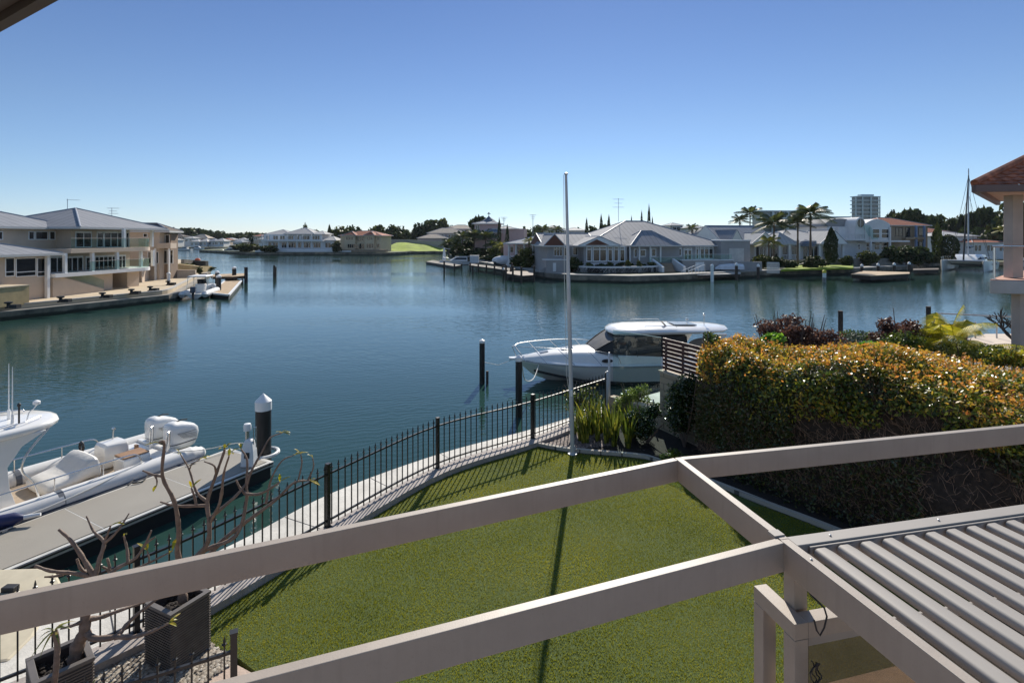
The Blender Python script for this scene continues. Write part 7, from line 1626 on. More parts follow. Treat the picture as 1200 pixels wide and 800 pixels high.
# tower block and long glass block
def slabtower(name, label, x0, x1, ytop, Y, floors, dep, mt, gap=.45):
    F = Fac(((x0-600)/FPX*Y, Y), ((x1-600)/FPX*Y, Y*1.004)); t = thing(name, label, 'building', tuple(F.w(F.L/2, -dep/2, 1)))
    zt_ = F.at((x0+x1)/2, ytop)[1]; part(t, 'core', F, (1, F.L-1, 1, zt_-1.2), -dep+1, -1, M_glassblue)
    for k in range(floors+1):
        z = zt_-.3-(k*(zt_-2)/floors); m = MB(); F.box(m, 0, F.L, -dep, .3, z-.75, z); o = obj('floor_slab', m, mt, t)
    for k in (0, .28, .62, 1): u_ = F.L*k; m = MB(); F.box(m, max(.05, u_-.6), min(F.L-.05, u_+.6), -.95, .1, 1, zt_-1.1); obj('blade_wall', m, mt, t)
    return t, F, zt_
M_glassblue = mat('blue tower glazing', (.05, .09, .11), .1, var=.3, scale=.1, spec=.8); M_tow = mat('pale blue tower slabs', (.55, .64, .66), .7)
t_, F_, z_ = slabtower('tower_block', 'pale blue high rise block of twelve floors beyond the white modern house', 1003, 1033.5, 229.5, 520, 12, 8, M_tow)
m = MB(); F_.box(m, F_.L*.28, F_.L*.8, -7, -2, z_-.2, z_+1.6); obj('plant_room', m, M_tow, t_)
slabtower('apartment_block', 'long low blue glass apartment block seen between the palms', 892, 944, 246, 330, 5, 14, M_tow)
slabtower('apartment_block', 'pale grey flat topped block right behind the tallest palm', 966, 998, 253, 300, 4, 14, M_tow)

# ------------------------------------------------------------------ white mansion and tan house on the middle shore
F9 = Fac((-104, 222), (-69.5, 222))
mn = thing('mansion', 'white two storey mansion with pale hip roofs on the far middle shore', 'house', tuple(F9.w(16, -8, 1.1)))
X9 = lambda x, v=0: F9.at(x, 285, v)[0]
def nine(x0, y0, x1, y1, v0, v1, nm='wall', mt=M_wh): r = F9.rect(x0, y0, x1, y1, v1); return part(mn, nm, F9, (r[0], r[1], max(1.1, r[2]), r[3]), v0, v1, mt)
nine(309, 275, 377, 297, -14, -2); nine(309, 282, 391, 297, -14, -1.5, 'ground_floor'); nine(303, 292, 390, 297.5, -2, 2.5, 'podium')
zz = lambda y, v=0: F9.at(340, y, v)[1]
hip(mn, F9, X9(333), X9(366), -14, -1.2, zz(274), zz(266.5, -6), R_white, ov=.6); hip(mn, F9, X9(307), X9(336), -14, -3, zz(274.5), zz(269, -6), R_white, ov=.5); hip(mn, F9, X9(364), X9(378), -12, -1.8, zz(274.2), zz(270.5, -5), R_white, ov=.4)
hip(mn, F9, X9(376), X9(392), -12, -1, zz(281.5), zz(276.5, -5), R_white, ov=.4)
nine(306, 281, 378, 282.8, -1.9, 1.5, 'balcony_slab')
for (x0, x1, n) in ((312, 316, 1), (320, 326, 2), (328, 334, 2), (336, 344, 3), (346, 351, 1), (353, 363, 3), (366, 375, 3)): window(mn, F9, x0, 276, x1, 281, n, -1.95, fw=.13)
for (x0, x1, n) in ((314, 318, 1), (320, 326, 2), (330, 336, 2), (338, 347, 3), (349, 353, 1), (356, 364, 3), (367, 376, 3), (381, 388, 2)): window(mn, F9, x0, 284, x1, 290.5, n, -1.4, fw=.13)
for x in (307, 314, 326.5, 337, 348, 354.5, 365, 377): 
    for ya, yb in ((275, 281), (283, 292)): r = F9.rect(x-.35, ya, x+.35, yb, 1.2); part(mn, 'column', F9, r, 1.0, 1.4, M_wh)
nine(299, 293.5, 411, 297.8, 2.6, 3.2, 'front_wall', M_wh)
F10 = Fac((-66, 224), (-52, 222))
tn = thing('waterfront_house', 'tan rendered two storey house with terracotta hip roof on the far middle shore', 'house', tuple(F10.w(8, -6, 1.1)))
X10 = lambda x, v=0: F10.at(x, 285, v)[0]; z10 = lambda y, v=0: F10.at(420, y, v)[1]
r = F10.rect(399, 276, 446, 296, 0); part(tn, 'wall', F10, (r[0], r[1], 1.1, r[3]), -12, 0, M_cream)
hip(tn, F10, r[0], r[1], -12, 0, z10(276), z10(270.5, -6), R_terra, ov=.7, fasc=.2)
for x0, x1 in ((403, 416), (428, 438)): rr2 = F10.rect(x0, 275.5, x1, 295, 1.5); part(tn, 'bay', F10, (rr2[0], rr2[1], 1.1, rr2[3]), .01, 1.5, M_cream); hip(tn, F10, rr2[0], rr2[1], -5, 1.5, rr2[3]+.01, rr2[3]+1.5, R_terra, ridge='v', ov=.5, fasc=.2)
for (x0, y0, x1, y1, n, v) in ((405, 277, 414.5, 281.5, 3, 1.5), (429.5, 277, 437, 281.5, 3, 1.5), (418.5, 277.5, 426.5, 283, 3, 0), (441, 277.5, 445, 281, 1, 0), (407, 285.5, 420, 291, 5, 1.5), (421, 285, 427, 292, 2, 0), (429, 285, 438, 291, 3, 1.5), (441, 285, 445, 290, 1, 0)): window(tn, F10, x0, y0, x1, y1, n, v, fm=M_cream, fw=.2)
r = F10.rect(400, 292.5, 452, 296.5, 4); part(tn, 'terrace_wall', F10, (r[0], r[1], 1.1, r[3]), 1.6, 4, M_brick)
# grass bank
m = MB(); rows = []
for j in range(7):
    t = j/6; row = []
    for i in range(17):
        s_ = i/16; x = -55+s_*(31); y = 236.5+t*26-(4*(1-s_) if j == 0 else 0); z = 1.06+(3.6*math.sin(t*1.57)*(1-.75*s_**1.6))+.15*math.sin(i*1.3+j); row.append((x, y, z))
    rows.append(row)
m.v = [p for r_ in rows for p in r_]; m.f = [(j*17+i, j*17+i+1, (j+1)*17+i+1, (j+1)*17+i) for j in range(6) for i in range(16)]
struct('grass_bank', m, mat('bright grass', (.24, .31, .015), .95, var=.3, scale=.25, bump=.6, bscale=3))
wl = thing('boundary_wall', 'long pale grey boundary wall behind the bright grass bank', 'wall', (-44, 262, 1))
m = MB(); P = [((456, 262), 5.5), ((478, 264), 5.5), ((500, 256), 5.0), ((520, 246), 4.4)]
m.loft([[Vector(((x-600)/FPX*Y, Y, 1)), Vector(((x-600)/FPX*Y, Y, CH+.2-(z-5)*.0-1.6+(.8 if x < 490 else 0)))-Vector((0, 0, 0)), Vector(((x-600)/FPX*Y, Y+.4, CH-1.4+(.8 if x < 490 else 0))), Vector(((x-600)/FPX*Y, Y+.4, 1))] for (x, Y), z in P]); obj('wall_body', m, mat('pale grey wall', (.33, .32, .31), .85), wl)

# simple background houses, each its own wall, roof and windows
def bgh(label, x0, x1, yeave, yridge, Y, roof, wallm, dep=10, z0=1.1, wins=2, ends='hh', ridge='u', name='house'):
    F = Fac(((x0-600)/FPX*Y, Y), ((x1-600)/FPX*Y, Y+.5)); t = thing(name, label, 'house', tuple(F.w(F.L/2, -dep/2, z0)))
    mx_ = (x0+x1)/2; ze_ = F.at(mx_, yeave)[1]; part(t, 'wall', F, (.4, F.L-.4, z0, ze_-.05), -dep, -.4, wallm)
    hip(t, F, .4, F.L-.4, -dep, -.4, ze_, F.at(mx_, yridge, -dep/2)[1], roof, ov=.5, ends=ends, ridge=ridge, fasc=.2)
    for k in range(wins):
        u_ = F.L*(k+.5)/wins; zz_ = ze_-.6; hgt = min(1.9, max(.8, ze_-z0-1)); window(t, F, 0, 0, 0, 0, 2, -.4, rect=(u_-F.L/wins*.32, u_+F.L/wins*.32, zz_-hgt, zz_), fw=.2)
    return t
bgh('tiled tan roof above the long grey wall, upper right of the grass bank', 519, 560, 268, 263.5, 292, R_tan, M_pink, 14, wins=3)
bgh('long pale tiled roof stepping down to the grey wall behind the palms', 500, 545, 273, 267, 282, R_tan, mat('mauve wall', (.38, .33, .34), .85), 14, wins=4)
bgh('lowest pale tiled roof at the left end of the tiled roofs', 488, 524, 279, 274, 272, R_tan, MATS['mauve wall'], 12, wins=0)
bgh('white roofed house behind the skyline palms left of the flagpole', 640, 662, 268, 264, 185, R_white, M_wh, 10)
bgh('pale roof just right of the flagpole behind the steel roof', 664, 688, 270, 266.5, 180, R_white, M_wh, 10)
bgh('flat blue grey roofed house behind the big roof, left one', 785, 802, 264, 261, 230, R_blue, M_glassblue, 10, wins=1)
bgh('blue grey roofed house behind the big roof, right one', 806, 832, 267, 263.5, 220, R_blue, M_wh, 10, wins=1)
bgh('tan gabled house between the garage block and the blue grey roof', 826, 852, 276, 267, 140, R_blue, M_beige, 12, ends='gg', ridge='v', wins=0)
bgh('orange roofed white house right of the golden cypress', 1087, 1122, 272.5, 266.5, 160, R_terra, M_wh, 12, wins=3)
bgh('white house with pale roof behind the catamaran mast', 1105, 1150, 276.5, 271, 150, R_white, M_wh, 12, wins=4)
bgh('dark tiled low house at the right behind the boat stern', 1140, 1186, 284, 279.5, 145, R_terra, M_wh, 12, wins=3)
fl = [(172, 192, 280, 277, 360, 'grey'), (190, 206, 281, 278.5, 345, 'white'), (196, 214, 277, 274, 380, 'dark'), (215, 226, 279, 277, 370, 'white'), (222, 243, 279, 274.5, 400, 'tan'), (222, 232, 283, 280.5, 345, 'white'), (232, 242, 283, 279.5, 348, 'white'), (243, 252, 282.5, 279.5, 352, 'blue'), (250, 262, 282.5, 279, 350, 'white'), (258, 268, 281, 279, 372, 'terra'), (262, 273, 280.5, 278.5, 380, 'white'), (272, 283, 283.5, 281, 320, 'blue'), (276, 287, 281.5, 278.5, 345, 'white'), (286, 302, 281, 278, 335, 'white'), (296, 309, 276.5, 274.5, 320, 'terra'), (302, 313, 280, 277, 300, 'white')]
nm = {'grey': 'grey', 'white': 'white', 'dark': 'dark', 'tan': 'wide tan', 'blue': 'blue grey', 'terra': 'red tiled'}; RM = {'grey': R_grey, 'white': R_white, 'dark': R_dark, 'tan': R_tan, 'blue': R_blue, 'terra': R_terra}
where = ['at the left end of the distant row', 'low at the far waterline beside the left shore', 'high behind the left end of the distant row', 'small, left of the wide tan roof', 'largest in the distant row', 'at the far waterline below the wide tan roof, left', 'at the far waterline below the wide tan roof, right', 'in the middle of the distant waterline', 'right of the middle of the distant waterline', 'in the middle of the distant row', 'beside the small red tiled roof, right', 'in front of the distant row, above the moored yacht', 'between the moored yacht and the shrubs', 'above the yellow green bush left of the mansion', 'just left of the white mansion roof', 'touching the left side of the white mansion']
for (a, b_, ye, yr, Y, c_), w_ in zip(fl, where): bgh(f'house with {nm[c_]} roof {w_}', a, b_, ye, yr, Y, RM[c_], M_wh if c_ in ('white', 'blue') else M_beige if c_ != 'dark' else M_brick, 10, wins=2)
# ------------------------------------------------------------------ boats, jetties and piles further off
M_deckt = mat('tan deck timber', (.42, .30, .18), .8, var=.2, scale=2)  # tan is the timber's own colour
M_canv = mat('grey canvas', (.45, .46, .48), .8); M_cov = mat('pale boat cover', (.62, .63, .66), .7)
def slabs(name, label, cat, poly, z0, z1, mt, edge=None, group=None, float_=False):
    P = [Vector((p[0], p[1], 0)) for p in poly]; c = sum(P, Vector())/len(P)
    t = thing(name, label, cat, (c.x, c.y, 0)); m = MB(); m.prism([(p.x, p.y) for p in P], z1-.12, z1); obj('deck', m, mt, t)
    k = .985 if float_ else .97; m = MB(); m.prism([(c.x+(p.x-c.x)*k, c.y+(p.y-c.y)*k) for p in P], z0, z1-.122); obj('float' if float_ else 'frame', m, M_dark if float_ else M_wpile, t)
    if edge:
        n = len(P)
        for i in range(n):
            a, b_ = P[i], P[(i+1) % n]; a2 = a+(c-a)*.01; b2 = b_+(c-b_)*.01; m = MB(); m.beam(a2.xy, b2.xy, edge, z1-.13, z1+.05+.002*i); obj('edge_strip', m, M_white, t)
    return t
w2 = lambda x, y, z: W(x, y, z).xy
slabs('floating_jetty', 'tan decked floating jetty with white edges beside the small boat on the left', 'jetty', [w2(246, 343, .5), w2(268, 345.5, .5), w2(283.5, 328, .5), w2(266, 327, .5)], -.2, .5, M_deckt, .22, float_=True)
tj = slabs('timber_jetty', 'brown timber jetty crossing behind the tan floating jetty on the left', 'jetty', [w2(248, 324, 1.1), w2(272, 324, 1.1), w2(288, 323, 1.1), w2(288, 320, 1.1), w2(262, 321, 1.1), w2(246, 321.5, 1.1)], .7, 1.1, M_deckt)
for x in (254, 265, 277, 284):
    p = w2(x, 323.5, 1.1); m = MB(); m.tube([(p.x, p.y, -1), (p.x, p.y, .72)], .15, 7); obj('leg', m, M_wpile, tj)
def pilepx(label, x, yb, yt, r=.18, cap=True, mt=None, **k):
    Y = FPX*CH/(yb-HZ); return pile(label, (x-600)/FPX*Y, Y, CH-(yt-HZ)*Y/FPX, r, cap, mt, **k)
pilepx('front black pile with a white cap at the near corner of the tan jetty', 256.2, 345, 321.5, .28); pilepx('black pile with a white cap just behind the front one, left jetty', 254.5, 338, 317, .26)
pilepx('black pile with a white cap on the right side of the tan jetty', 274.5, 331, 312, .30); pilepx('black pile at the outer end of the brown timber jetty', 288.3, 332, 313, .25, cap=False)
pilepx('left one of two close dark piles in open water', 321.2, 326, 311, .17, cap=False, mt=M_wpile); pilepx('right one of two close dark piles in open water', 322.9, 325, 312.5, .17, cap=False, mt=M_wpile)
cm = pilepx('channel marker pile with white body and yellow top before the right shore', 966, 331, 320, .26, cap=False, mt=M_white); m = MB(); Y = FPX*CH/(331-HZ); x = (966-600)/FPX*Y; m.lathe([(.28, CH-(321-HZ)*Y/FPX+.15), (.28, CH-(319-HZ)*Y/FPX+.2), (.05, CH-(318.5-HZ)*Y/FPX+.35)], (x, Y, 0), 10); obj('top_band', m, mat('yellow paint', (.7, .55, .05), .6), cm)
m = MB(); m.lathe([(.27, -.5), (.27, .75)], (x, Y, 0), 10); obj('dark_band', m, M_dark, cm)

def boat(label, px, py, L_, Bm, head, kind='cabin', name='motor_boat', col=None, cat='boat', Y=None, z=0):
    """px, py: where the hull meets the water; head: heading in degrees (0 = to the right, 90 = away)"""
    Y = Y or FPX*CH/(py-HZ); x = (px-600)/FPX*Y; t = thing(name, label, cat, (x, Y, z), rotz=R(head), local=True); col = col or M_gel; h = L_/2
    m = MB(); m.loft([[Vector((xx, -w_*.98, zs)), Vector((xx, -w_*.85, .1)), Vector((xx, 0, zk)), Vector((xx, w_*.85, .1)), Vector((xx, w_*.98, zs))] for xx, w_, zs, zk in ((-h, Bm*.46, .75, -.2), (0, Bm*.5, .85, -.3), (h*.55, Bm*.38, 1.0, -.15), (h*.9, Bm*.12, 1.15, .3), (h, .03, 1.2, .8))]); obj('hull', m, col, t, smooth=35)
    m = MB()
    for sg in (-1, 1): m.tube([(-h, sg*Bm*.455, .76), (0, sg*Bm*.495, .86), (h*.55, sg*Bm*.375, 1.01), (h, 0, 1.21)], .05, 5)
    obj('rub_rail', m, M_dark, t)
    if kind in ('cabin', 'fly'):
        m = MB(); m.loft([[Vector((xx, -w_, .8)), Vector((xx, -w_*.85, zz_)), Vector((xx, w_*.85, zz_)), Vector((xx, w_, .8))] for xx, w_, zz_ in ((-h*.45, Bm*.40, 1.95), (h*.1, Bm*.40, 2.0), (h*.42, Bm*.33, 1.15))]); obj('cabin', m, col, t, bevel=.04)
        m = MB(); m.loft([[Vector((xx, -w_, zb)), Vector((xx, -w_*.9, zz_)), Vector((xx, w_*.9, zz_)), Vector((xx, w_, zb))] for xx, w_, zb, zz_ in ((-h*.40, Bm*.405, 1.3, 1.8), (h*.1, Bm*.40, 1.3, 1.84), (h*.33, Bm*.36, 1.25, 1.35))]); obj('windows', m, M_glassdark, t)
        m = MB(); m.box(-h*.7, -Bm*.38, 2.0, h*.15, Bm*.38, 2.1); obj('roof', m, col, t, bevel=.03)
        m = MB(); m.tube([(h*.4, -Bm*.3, 1.1), (h*.5, -Bm*.28, 1.7), (h*.95, 0, 1.85), (h*.5, Bm*.28, 1.7), (h*.4, Bm*.3, 1.1)], .035, 5); obj('bow_rail', m, M_steel, t)
        if kind == 'fly':
            m = MB(); m.box(-h*.5, -Bm*.3, 2.1, h*.05, Bm*.3, 2.7); obj('flybridge', m, col, t, bevel=.05); m = MB(); m.box(-h*.55, -Bm*.33, 3.5, h*.0, Bm*.33, 3.58)
            for a in (-h*.5, -h*.05):
                for b_ in (-Bm*.28, Bm*.28): m.tube([(a, b_, 2.6), (a, b_, 3.55)], .03, 5)
            obj('bimini', m, M_white, t)
    return t
# small inflatable with a canvas top, stern to us
t = thing('inflatable_boat', 'small pale inflatable boat with a grey canvas top tied at the left quay', 'boat', (W(228, 350, 0).x, W(228, 350, 0).y, 0), rotz=R(103), local=True)
for sg in (-1, 1):
    m = MB(); m.tube(catmull3([Vector((-.4, sg*1.15, .5)), Vector((0, sg*1.15, .52)), Vector((3.5, sg*1.15, .58)), Vector((5.2, sg*.85, .7)), Vector((6.4, 0, .85))], 4), [.3, .36]+[.36]*15, 12); obj('tube', m, M_tube, t, smooth=True)
m = MB(); m.loft([[Vector((x, -w_, .5)), Vector((x, 0, zk)), Vector((x, w_, .5))] for x, w_, zk in ((0, 1, -.2), (4, .9, -.2), (6.2, .1, .4))]); obj('hull', m, M_gel, t)
m = MB(); m.box(1.6, -.5, .5, 2.5, .5, 1.5); obj('console', m, M_gel, t, bevel=.08)
m = MB(); m.loft([[Vector((2.55, -.5, 1.4)), Vector((2.55, .5, 1.4)), Vector((2.3, .45, 2.0)), Vector((2.3, -.45, 2.0))], [Vector((2.6, -.5, 1.4)), Vector((2.6, .5, 1.4)), Vector((2.35, .45, 2.0)), Vector((2.35, -.45, 2.0))]]); obj('windscreen', m, M_glassdark, t)
m = MB(); 
for a in (.9, 3.0):
    m.tube([(a, -1.1, .8), (a, -.95, 2.35), (a, .95, 2.35), (a, 1.1, .8)], .035, 6)
obj('frame', m, M_steel, t); m = MB(); m.loft([[Vector((x, -1, 2.38)), Vector((x, -.9, 2.46)), Vector((x, .9, 2.46)), Vector((x, 1, 2.38))] for x in (.7, 3.2)]); obj('canvas_top', m, M_cov, t)
m = MB(); m.loft([[Vector((-.75+a, b_*.26, z)) for a, b_ in ((0, -1), (.55, -1), (.55, 1), (0, 1))] for z in (.7, 1.35)]); o = obj('outboard_engine', m, mat('dark blue cowl', (.03, .05, .09), .3), t, bevel=.1)
m = MB(); m.box(-.6, -.1, -.4, -.35, .1, .7); obj('drive_leg', m, M_dark, o)
# boats near and far
boat('white flybridge motor yacht moored by the dark shrubs far left of the mansion', 269, 295.5, 12, 4, 200, 'fly', Y=250)
boat('small white boat moored in front of the tan house', 437.5, 298, 8, 3, 190, 'cabin')
boat('low white launch by the quay at the left of the distant row', 216, 293.5, 8, 3, 180, 'cabin')
boat('small white runabout in the distant row, below the wide tan roof', 232, 293.5, 7, 3, 10, 'cabin', Y=318)
boat('white cruiser among the dark shrubs left of the mansion, right of the yacht', 280, 296.5, 9, 3.2, 20, 'cabin')
boat('white cabin boat tied to the grey floating jetty below the shoreline palms', 537, 310, 9.5, 3.2, 195, 'cabin')
fj = slabs('floating_jetty', 'grey floating jetty reaching out left of the docked white boat on the point', 'jetty', [w2(499, 306.5, .6), w2(533, 312, .6), w2(541, 310.5, .6), w2(507, 304.8, .6)], -.2, .6, mat('grey weathered deck', (.20, .18, .155), .9, var=.25), None, float_=True)
js = thing('jet_ski_crane', 'slim white upright davit on the grey floating jetty', 'davit', tuple(W(520, 306.5, .6))); p = W(520.5, 306.5, .6)
m = MB(); m.loft([[p+Vector((a*k, b_*k, h)) for a, b_ in ((-.5, -.4), (.5, -.4), (.5, .4), (-.5, .4))] for h, k in ((0, 1), (.5, .9), (3.6, .35))]); obj('column', m, M_white, js); m = MB(); m.tube([p+Vector((0, 0, 3.5)), p+Vector((1.6, 0, 3.2))], .08, 6); obj('arm', m, M_alu, js)
p = W(556, 308, 1.1); wb = thing('locker', 'white storage locker on the jetty right of the docked white boat', 'locker', tuple(p)); m = MB(); m.box(p.x-1, p.y-.5, 1.1, p.x+1, p.y+.5, 2.7); obj('body', m, M_cov, wb, bevel=.04); m = MB(); m.box(p.x-1.05, p.y-.55, 2.702, p.x+1.05, p.y+.55, 2.8); obj('lid', m, M_white, wb)
tj = slabs('timber_jetty', 'long timber jetty on piles along the shore below the shoreline palms', 'jetty', [w2(549, 310.5, 1.1), w2(600, 317, 1.1), w2(604, 314.5, 1.1), w2(553, 309, 1.1)], .75, 1.1, MATS['grey weathered deck'])
for i in range(6):
    p = W(551+i*9.5, 311+i*1.25, 1.1); m = MB(); m.tube([(p.x, p.y, -1), (p.x, p.y, 1.7)], .16, 7); obj('leg', m, M_wpile, tj)
tj = slabs('timber_jetty', 'short timber jetty in front of the verandah house', 'jetty', [w2(592, 320, 1.0), w2(612, 323, 1.0), w2(627, 322, 1.0), w2(627, 318, 1.0), w2(596, 317, 1.0)], .6, 1.0, mat('weathered deck', (.26, .21, .17), .85, var=.2))
for (x, y) in ((593, 321), (601, 322), (611, 324), (626, 322.5), (600, 317.5)):
    p = W(x, y, 1.0); m = MB(); m.tube([(p.x, p.y, -1), (p.x, p.y, 2.4)], .16, 7); obj('leg', m, M_wpile, tj)
for i, (x, yb, yt, lb) in enumerate(((520.5, 321, 306, 'dark pile standing before the left end of the grey floating jetty'), (532.5, 318, 309, 'dark pile in front of the docked white boat, left'), (541, 316, 309, 'dark pile in front of the docked white boat, right'), (554, 322, 311, 'dark pile at the start of the long timber jetty'), (590, 327, 313.5, 'blue white banded pile between the two timber jetties'))):
    pilepx(lb, x, yb, yt, .16, cap=(i == 4), mt=M_wpile)
tn2 = thing('canopy', 'small white domed canopy on the shore between the jetties', 'canopy', tuple(W(590, 310, 1.1))); p = W(590, 311, 1.1)
m = MB(); m.ell((p.x, p.y, 2.1), 2.4, 1.2, 1.0, 14, 8); obj('cover', m, M_cov, tn2, smooth=True); m = MB(); m.box(p.x-2, p.y-.8, 1.1, p.x+2, p.y+.8, 1.9); obj('trailer', m, M_dark, tn2)
# right shore
dv = thing('covered_dinghy', 'upturned dinghy under a pale cover on the jetty before the garage block', 'boat', tuple(W(855, 317, 1.2)), rotz=0); p = W(855, 316.5, 1.2)
m = MB(); m.loft([[p+Vector((x, y*w_, z*h_+.15)) for y, z in ((-1, 0), (-.9, .6), (-.4, 1), (.4, 1), (.9, .6), (1, 0))] for x, w_, h_ in ((-2.5, .15, .3), (-1.6, .8, .8), (0, 1, .95), (1.8, 1, .95), (2.2, .9, .9))]); obj('cover', m, M_cov, dv, smooth=40)
m = MB(); m.box(p.x-1.5, p.y-.6, 1.15, p.x+1.5, p.y+.6, 1.34); obj('cradle', m, M_wpile, dv)
slabs('timber_jetty', 'low jetty along the shore under the covered dinghy', 'jetty', [w2(817, 322, .95), w2(868, 320.5, .95), w2(868, 318.5, .95), w2(817, 319.5, .95)], .5, .95, M_conc)
gw = thing('gangway', 'white railed gangway sloping down to the water right of the brown steps', 'gangway', tuple(W(810, 322, .8))); a = W(803, 325, .5); b_ = W(822, 317.5, 1.3)
m = MB(); m.beam(a.xy, b_.xy, 1.2, .5, .62)
obj('deck', m, M_alu, gw)
for sg in (-.6, .6):
    d = (b_-a).normalized(); n = Vector((-d.y, d.x, 0))*sg; m = MB(); m.tube([a+n+Vector((0, 0, 1.0)), b_+n+Vector((0, 0, 1.1))], .05, 5)
    for k in range(6): q = a.lerp(b_, k/5)+n; m.tube([Vector((q.x, q.y, .6)), q+Vector((0, 0, 1.05))], .035, 4)
    obj('handrail', m, M_white, gw)
slabs('timber_jetty', 'sunlit tan timber deck on piles in front of the white modern house', 'jetty', [w2(997, 321, 1.0), w2(1020, 323, 1.0), w2(1066, 320.5, 1.0), w2(1066, 318.8, 1.0), w2(1012, 317.4, 1.0)], .3, 1.0, M_deckt)
for x, yb, yt, lb in ((834.5, 330, 309, 'white sleeved pile in front of the covered dinghy, left'), (863, 328, 307.5, 'black and white pile at the right end of the covered dinghy'), (888.5, 326, 309, 'dark pile right of the garage ramp'), (1010, 323.5, 309, 'white topped pile at the left part of the tan deck'), (1029, 323.5, 308, 'white topped pile in the middle of the tan deck'), (1048, 323, 307.5, 'white topped pile right of the middle of the tan deck'), (1065.5, 322, 306.5, 'tall pale pile at the right end of the tan deck')):
    pilepx(lb, x, yb, yt, .24, cap=True, mt=M_white if x in (834.5,) else M_wpile, white=.5)
pen = thing('pool_fence', 'white railed enclosure by the water right of the garage ramp', 'fence', tuple(W(906, 320, 1.1)))
m = MB(); a = W(899, 320, 1.1); b_ = W(913, 320.5, 1.1)
for k in range(12): q = a.lerp(b_, k/11); m.tube([q, q+Vector((0, 0, 1.7))], .05, 4)
m.tube([a+Vector((0, 0, 1.7)), b_+Vector((0, 0, 1.7))], .06, 4); m.tube([a+Vector((0, 0, .9)), b_+Vector((0, 0, .9))], .05, 4); obj('rails', m, M_wh, pen)
# terraces and lawns of the right shore
q = [w2(915, 316.5, 1.3), w2(950, 315, 1.3), w2(1000, 314, 1.3), w2(1000, 309, 1.3), w2(930, 310, 1.3)]
m = MB(); m.prism(q, 1.06, 1.35); struct('grass_terrace', m, MATS['bright grass'])
for (x0, x1, y0, y1, lb) in ((893, 990, 305, 314, 'grey stone terrace wall below the three palms'), (985, 1045, 303, 315, 'low pale garden wall in front of the white modern house'), (1040, 1092, 303, 314, 'low dark garden wall under the hedge of the tiled house'), (1086, 1110, 297, 305, 'tan block wall on the terrace left of the catamaran')):
    Y = {893: 108, 985: 112, 1040: 120, 1086: 127}[x0]; a = Vector(((x0-600)/FPX*Y, Y)); b_ = Vector(((x1-600)/FPX*(Y+2), Y+2)); zt2 = CH-(y0-HZ)*Y/FPX
    m = MB(); m.beam(a, b_, .5, 1.06, zt2); m.org = (a.x, a.y, 1.06); tag(obj('terrace_wall', m, mat('terrace stone', (.24, .22, .19), .9, var=.3, scale=1) if x0 != 1086 else M_yel, None), lb, 'wall')
hb = [(1088, 1150, 312, 314.5, 'grey jetty beside the catamaran bow')]
slabs('timber_jetty', 'dark jetty along the shore left of the catamaran', 'jetty', [w2(1070, 316.5, .9), w2(1100, 315.8, .9), w2(1100, 314, .9), w2(1070, 314.6, .9)], .3, .9, M_wpile)
# stay lines of antennas on far roofs
for (x, y0, y1, Y, lb) in ((624.5, 268, 251.5, 150, 'tall television antenna right of the pink house'), (590.5, 268, 254.5, 150, 'television antenna above the twin cypresses')):
    a = D(x, y0, Y); b_ = D(x, y1, Y); m = MB(); m.tube([a-Vector((0, 0, 1.5)), b_], .07, 5)
    for k, l in ((.98, .9), (.86, .6), (.72, .45)): q = a.lerp(b_, k); m.tube([q+Vector((-l, 0, 0)), q+Vector((l, .3, 0))], .045, 4)
    m.org = tuple(a); tag(obj('antenna', m, M_alu, None), lb, 'antenna')

# ------------------------------------------------------------------ catamaran
ct = thing('catamaran', 'white sailing catamaran with twin hulls and a tall mast on the right shore', 'boat', (95.3, 113.9, 0), rotz=math.atan2(-.66, -.75), local=True)
for y0 in (-3.3, 3.3):
    m = MB(); m.loft([[Vector((x, y0-w_, zs)), Vector((x, y0-w_*.8, .3)), Vector((x, y0, -.35)), Vector((x, y0+w_*.8, .3)), Vector((x, y0+w_, zs))] for x, w_, zs in ((-6.3, .65, .8), (-5.2, .85, 1.7), (-1, .95, 2.0), (3, .85, 2.15), (5.3, .5, 2.2), (6.3, .10, 2.2))]); h_ = obj('hull', m, M_gel, ct, smooth=35)
    m = MB()
    for x in (-1.5, .3, 2.2): m.box(x, y0-.97, 1.35, x+.9, y0+.97, 1.6)
    obj('windows', m, M_glassdark, h_)
m = MB(); m.loft([[Vector((x, -2.5, zb)), Vector((x, -2.5, zt2)), Vector((x, 2.5, zt2)), Vector((x, 2.5, zb))] for x, zb, zt2 in ((-5.2, 1.1, 1.7), (1.5, 1.1, 2.05), (3.2, 1.5, 2.1))]); obj('bridge_deck', m, M_gel, ct)
m = MB(); m.loft([[Vector((x, -w_, 1.95)), Vector((x, -w_*.88, zt2)), Vector((x, w_*.88, zt2)), Vector((x, w_, 1.95))] for x, w_, zt2 in ((-3.4, 2.5, 3.2), (-.5, 2.6, 3.3), (1.2, 2.3, 3.05), (2.6, 1.6, 2.1))]); obj('cabin', m, M_gel, ct, smooth=35)
m = MB(); m.loft([[Vector((x, -w_, zb)), Vector((x, -w_*.9, zt2)), Vector((x, w_*.9, zt2)), Vector((x, w_, zb))] for x, w_, zb, zt2 in ((-3.2, 2.5, 2.4, 2.9), (-.5, 2.58, 2.4, 2.95), (1.35, 2.28, 2.35, 2.85), (2.1, 1.95, 2.3, 2.4))]); obj('cabin_windows', m, M_glassdark, ct)
m = MB(); m.box(3.2, -2.6, 1.98, 5.6, 2.6, 2.0); obj('trampoline', m, M_dark, ct); m = MB(); m.tube([(5.6, -3.3, 2.15), (5.6, 3.3, 2.15)], .13, 8); obj('crossbeam', m, M_alu, ct)
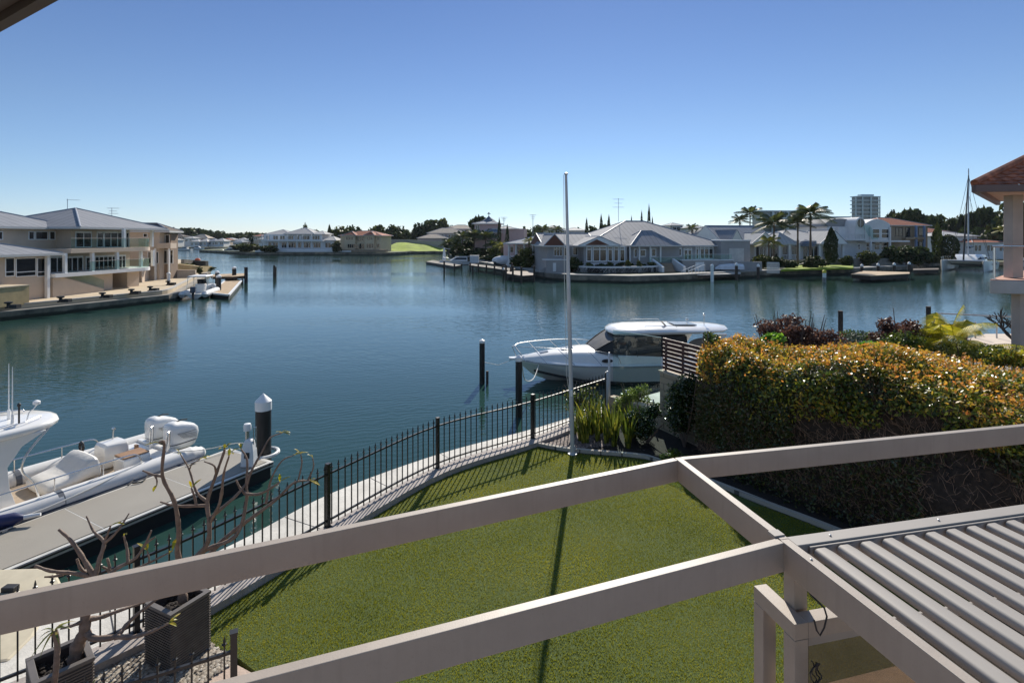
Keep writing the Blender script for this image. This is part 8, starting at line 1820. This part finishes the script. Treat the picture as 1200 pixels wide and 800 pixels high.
mh = 6.7+79*117/640; m = MB(); m.tube([(.9, 0, 3.0), (.7, 0, mh*.5), (.4, 0, mh)], [.15, .14, .09], 8); obj('mast', m, M_alu, ct)
m = MB(); m.tube([(.7, 0, 4.4), (-4.8, 0, 4.6)], .12, 8); bm_ = obj('boom', m, M_alu, ct); m = MB(); m.tube([(.4, 0, 4.75), (-2, 0, 4.95), (-4.6, 0, 4.75)], [.34, .3, .16], 8); obj('sail_cover', m, M_navy, bm_)
m = MB(); m.tube([(5.6, 0, 2.3), (3.2, 0, mh*.52), (.6, 0, mh*.93)], [.16, .14, .07], 6); obj('furled_sail', m, M_dark, ct)
m = MB()
for sg in (-1, 1): m.tube([(-.6, sg*3.3, 2.1), (.4, 0, mh*.93)], .035, 4); m.tube([(-.6, sg*3.3, 2.1), (.6, sg*.9, mh*.55), (.5, 0, mh*.75)], .03, 4); m.tube([(.62, -1.0, mh*.55), (.62, 1.0, mh*.55)], .05, 5)
m.tube([(-6, 0, 2), (.4, 0, mh)], .03, 4); obj('rigging', m, M_dark, ct)
for y0 in (-3.3, 3.3):
    m = MB(); m.tube([(5.9, y0, 2.2), (5.9, y0, 3.0), (0, y0*1.2, 2.85), (-5, y0*1.2, 2.6)], .035, 5)
    for x in (4, 2, 0, -2, -4): m.tube([(x, y0*1.15, 1.9), (x, y0*1.17, 2.85)], .03, 4)
    obj('lifeline', m, M_steel, ct)
boat('white motor boat behind the catamaran near the balcony column', 1196, 314, 10, 3.6, 200, 'cabin', Y=126)
# ------------------------------------------------------------------ air
hz = MB(); hz.box(-900, -30, -1.6, 1100, 900, 60)
mh_ = bpy.data.materials.new('thin air'); mh_.use_nodes = True; tt_ = mh_.node_tree
for n in list(tt_.nodes):
    if n.type == 'BSDF_PRINCIPLED': tt_.nodes.remove(n)
pv = tt_.nodes.new('ShaderNodeVolumePrincipled'); pv.inputs['Color'].default_value = (.80, .88, 1, 1); pv.inputs['Density'].default_value = .00005; pv.inputs['Anisotropy'].default_value = .2
tt_.links.new(pv.outputs[0], tt_.nodes['Material Output'].inputs['Volume'])
obj('haze', hz, mh_, None, kind='stuff')
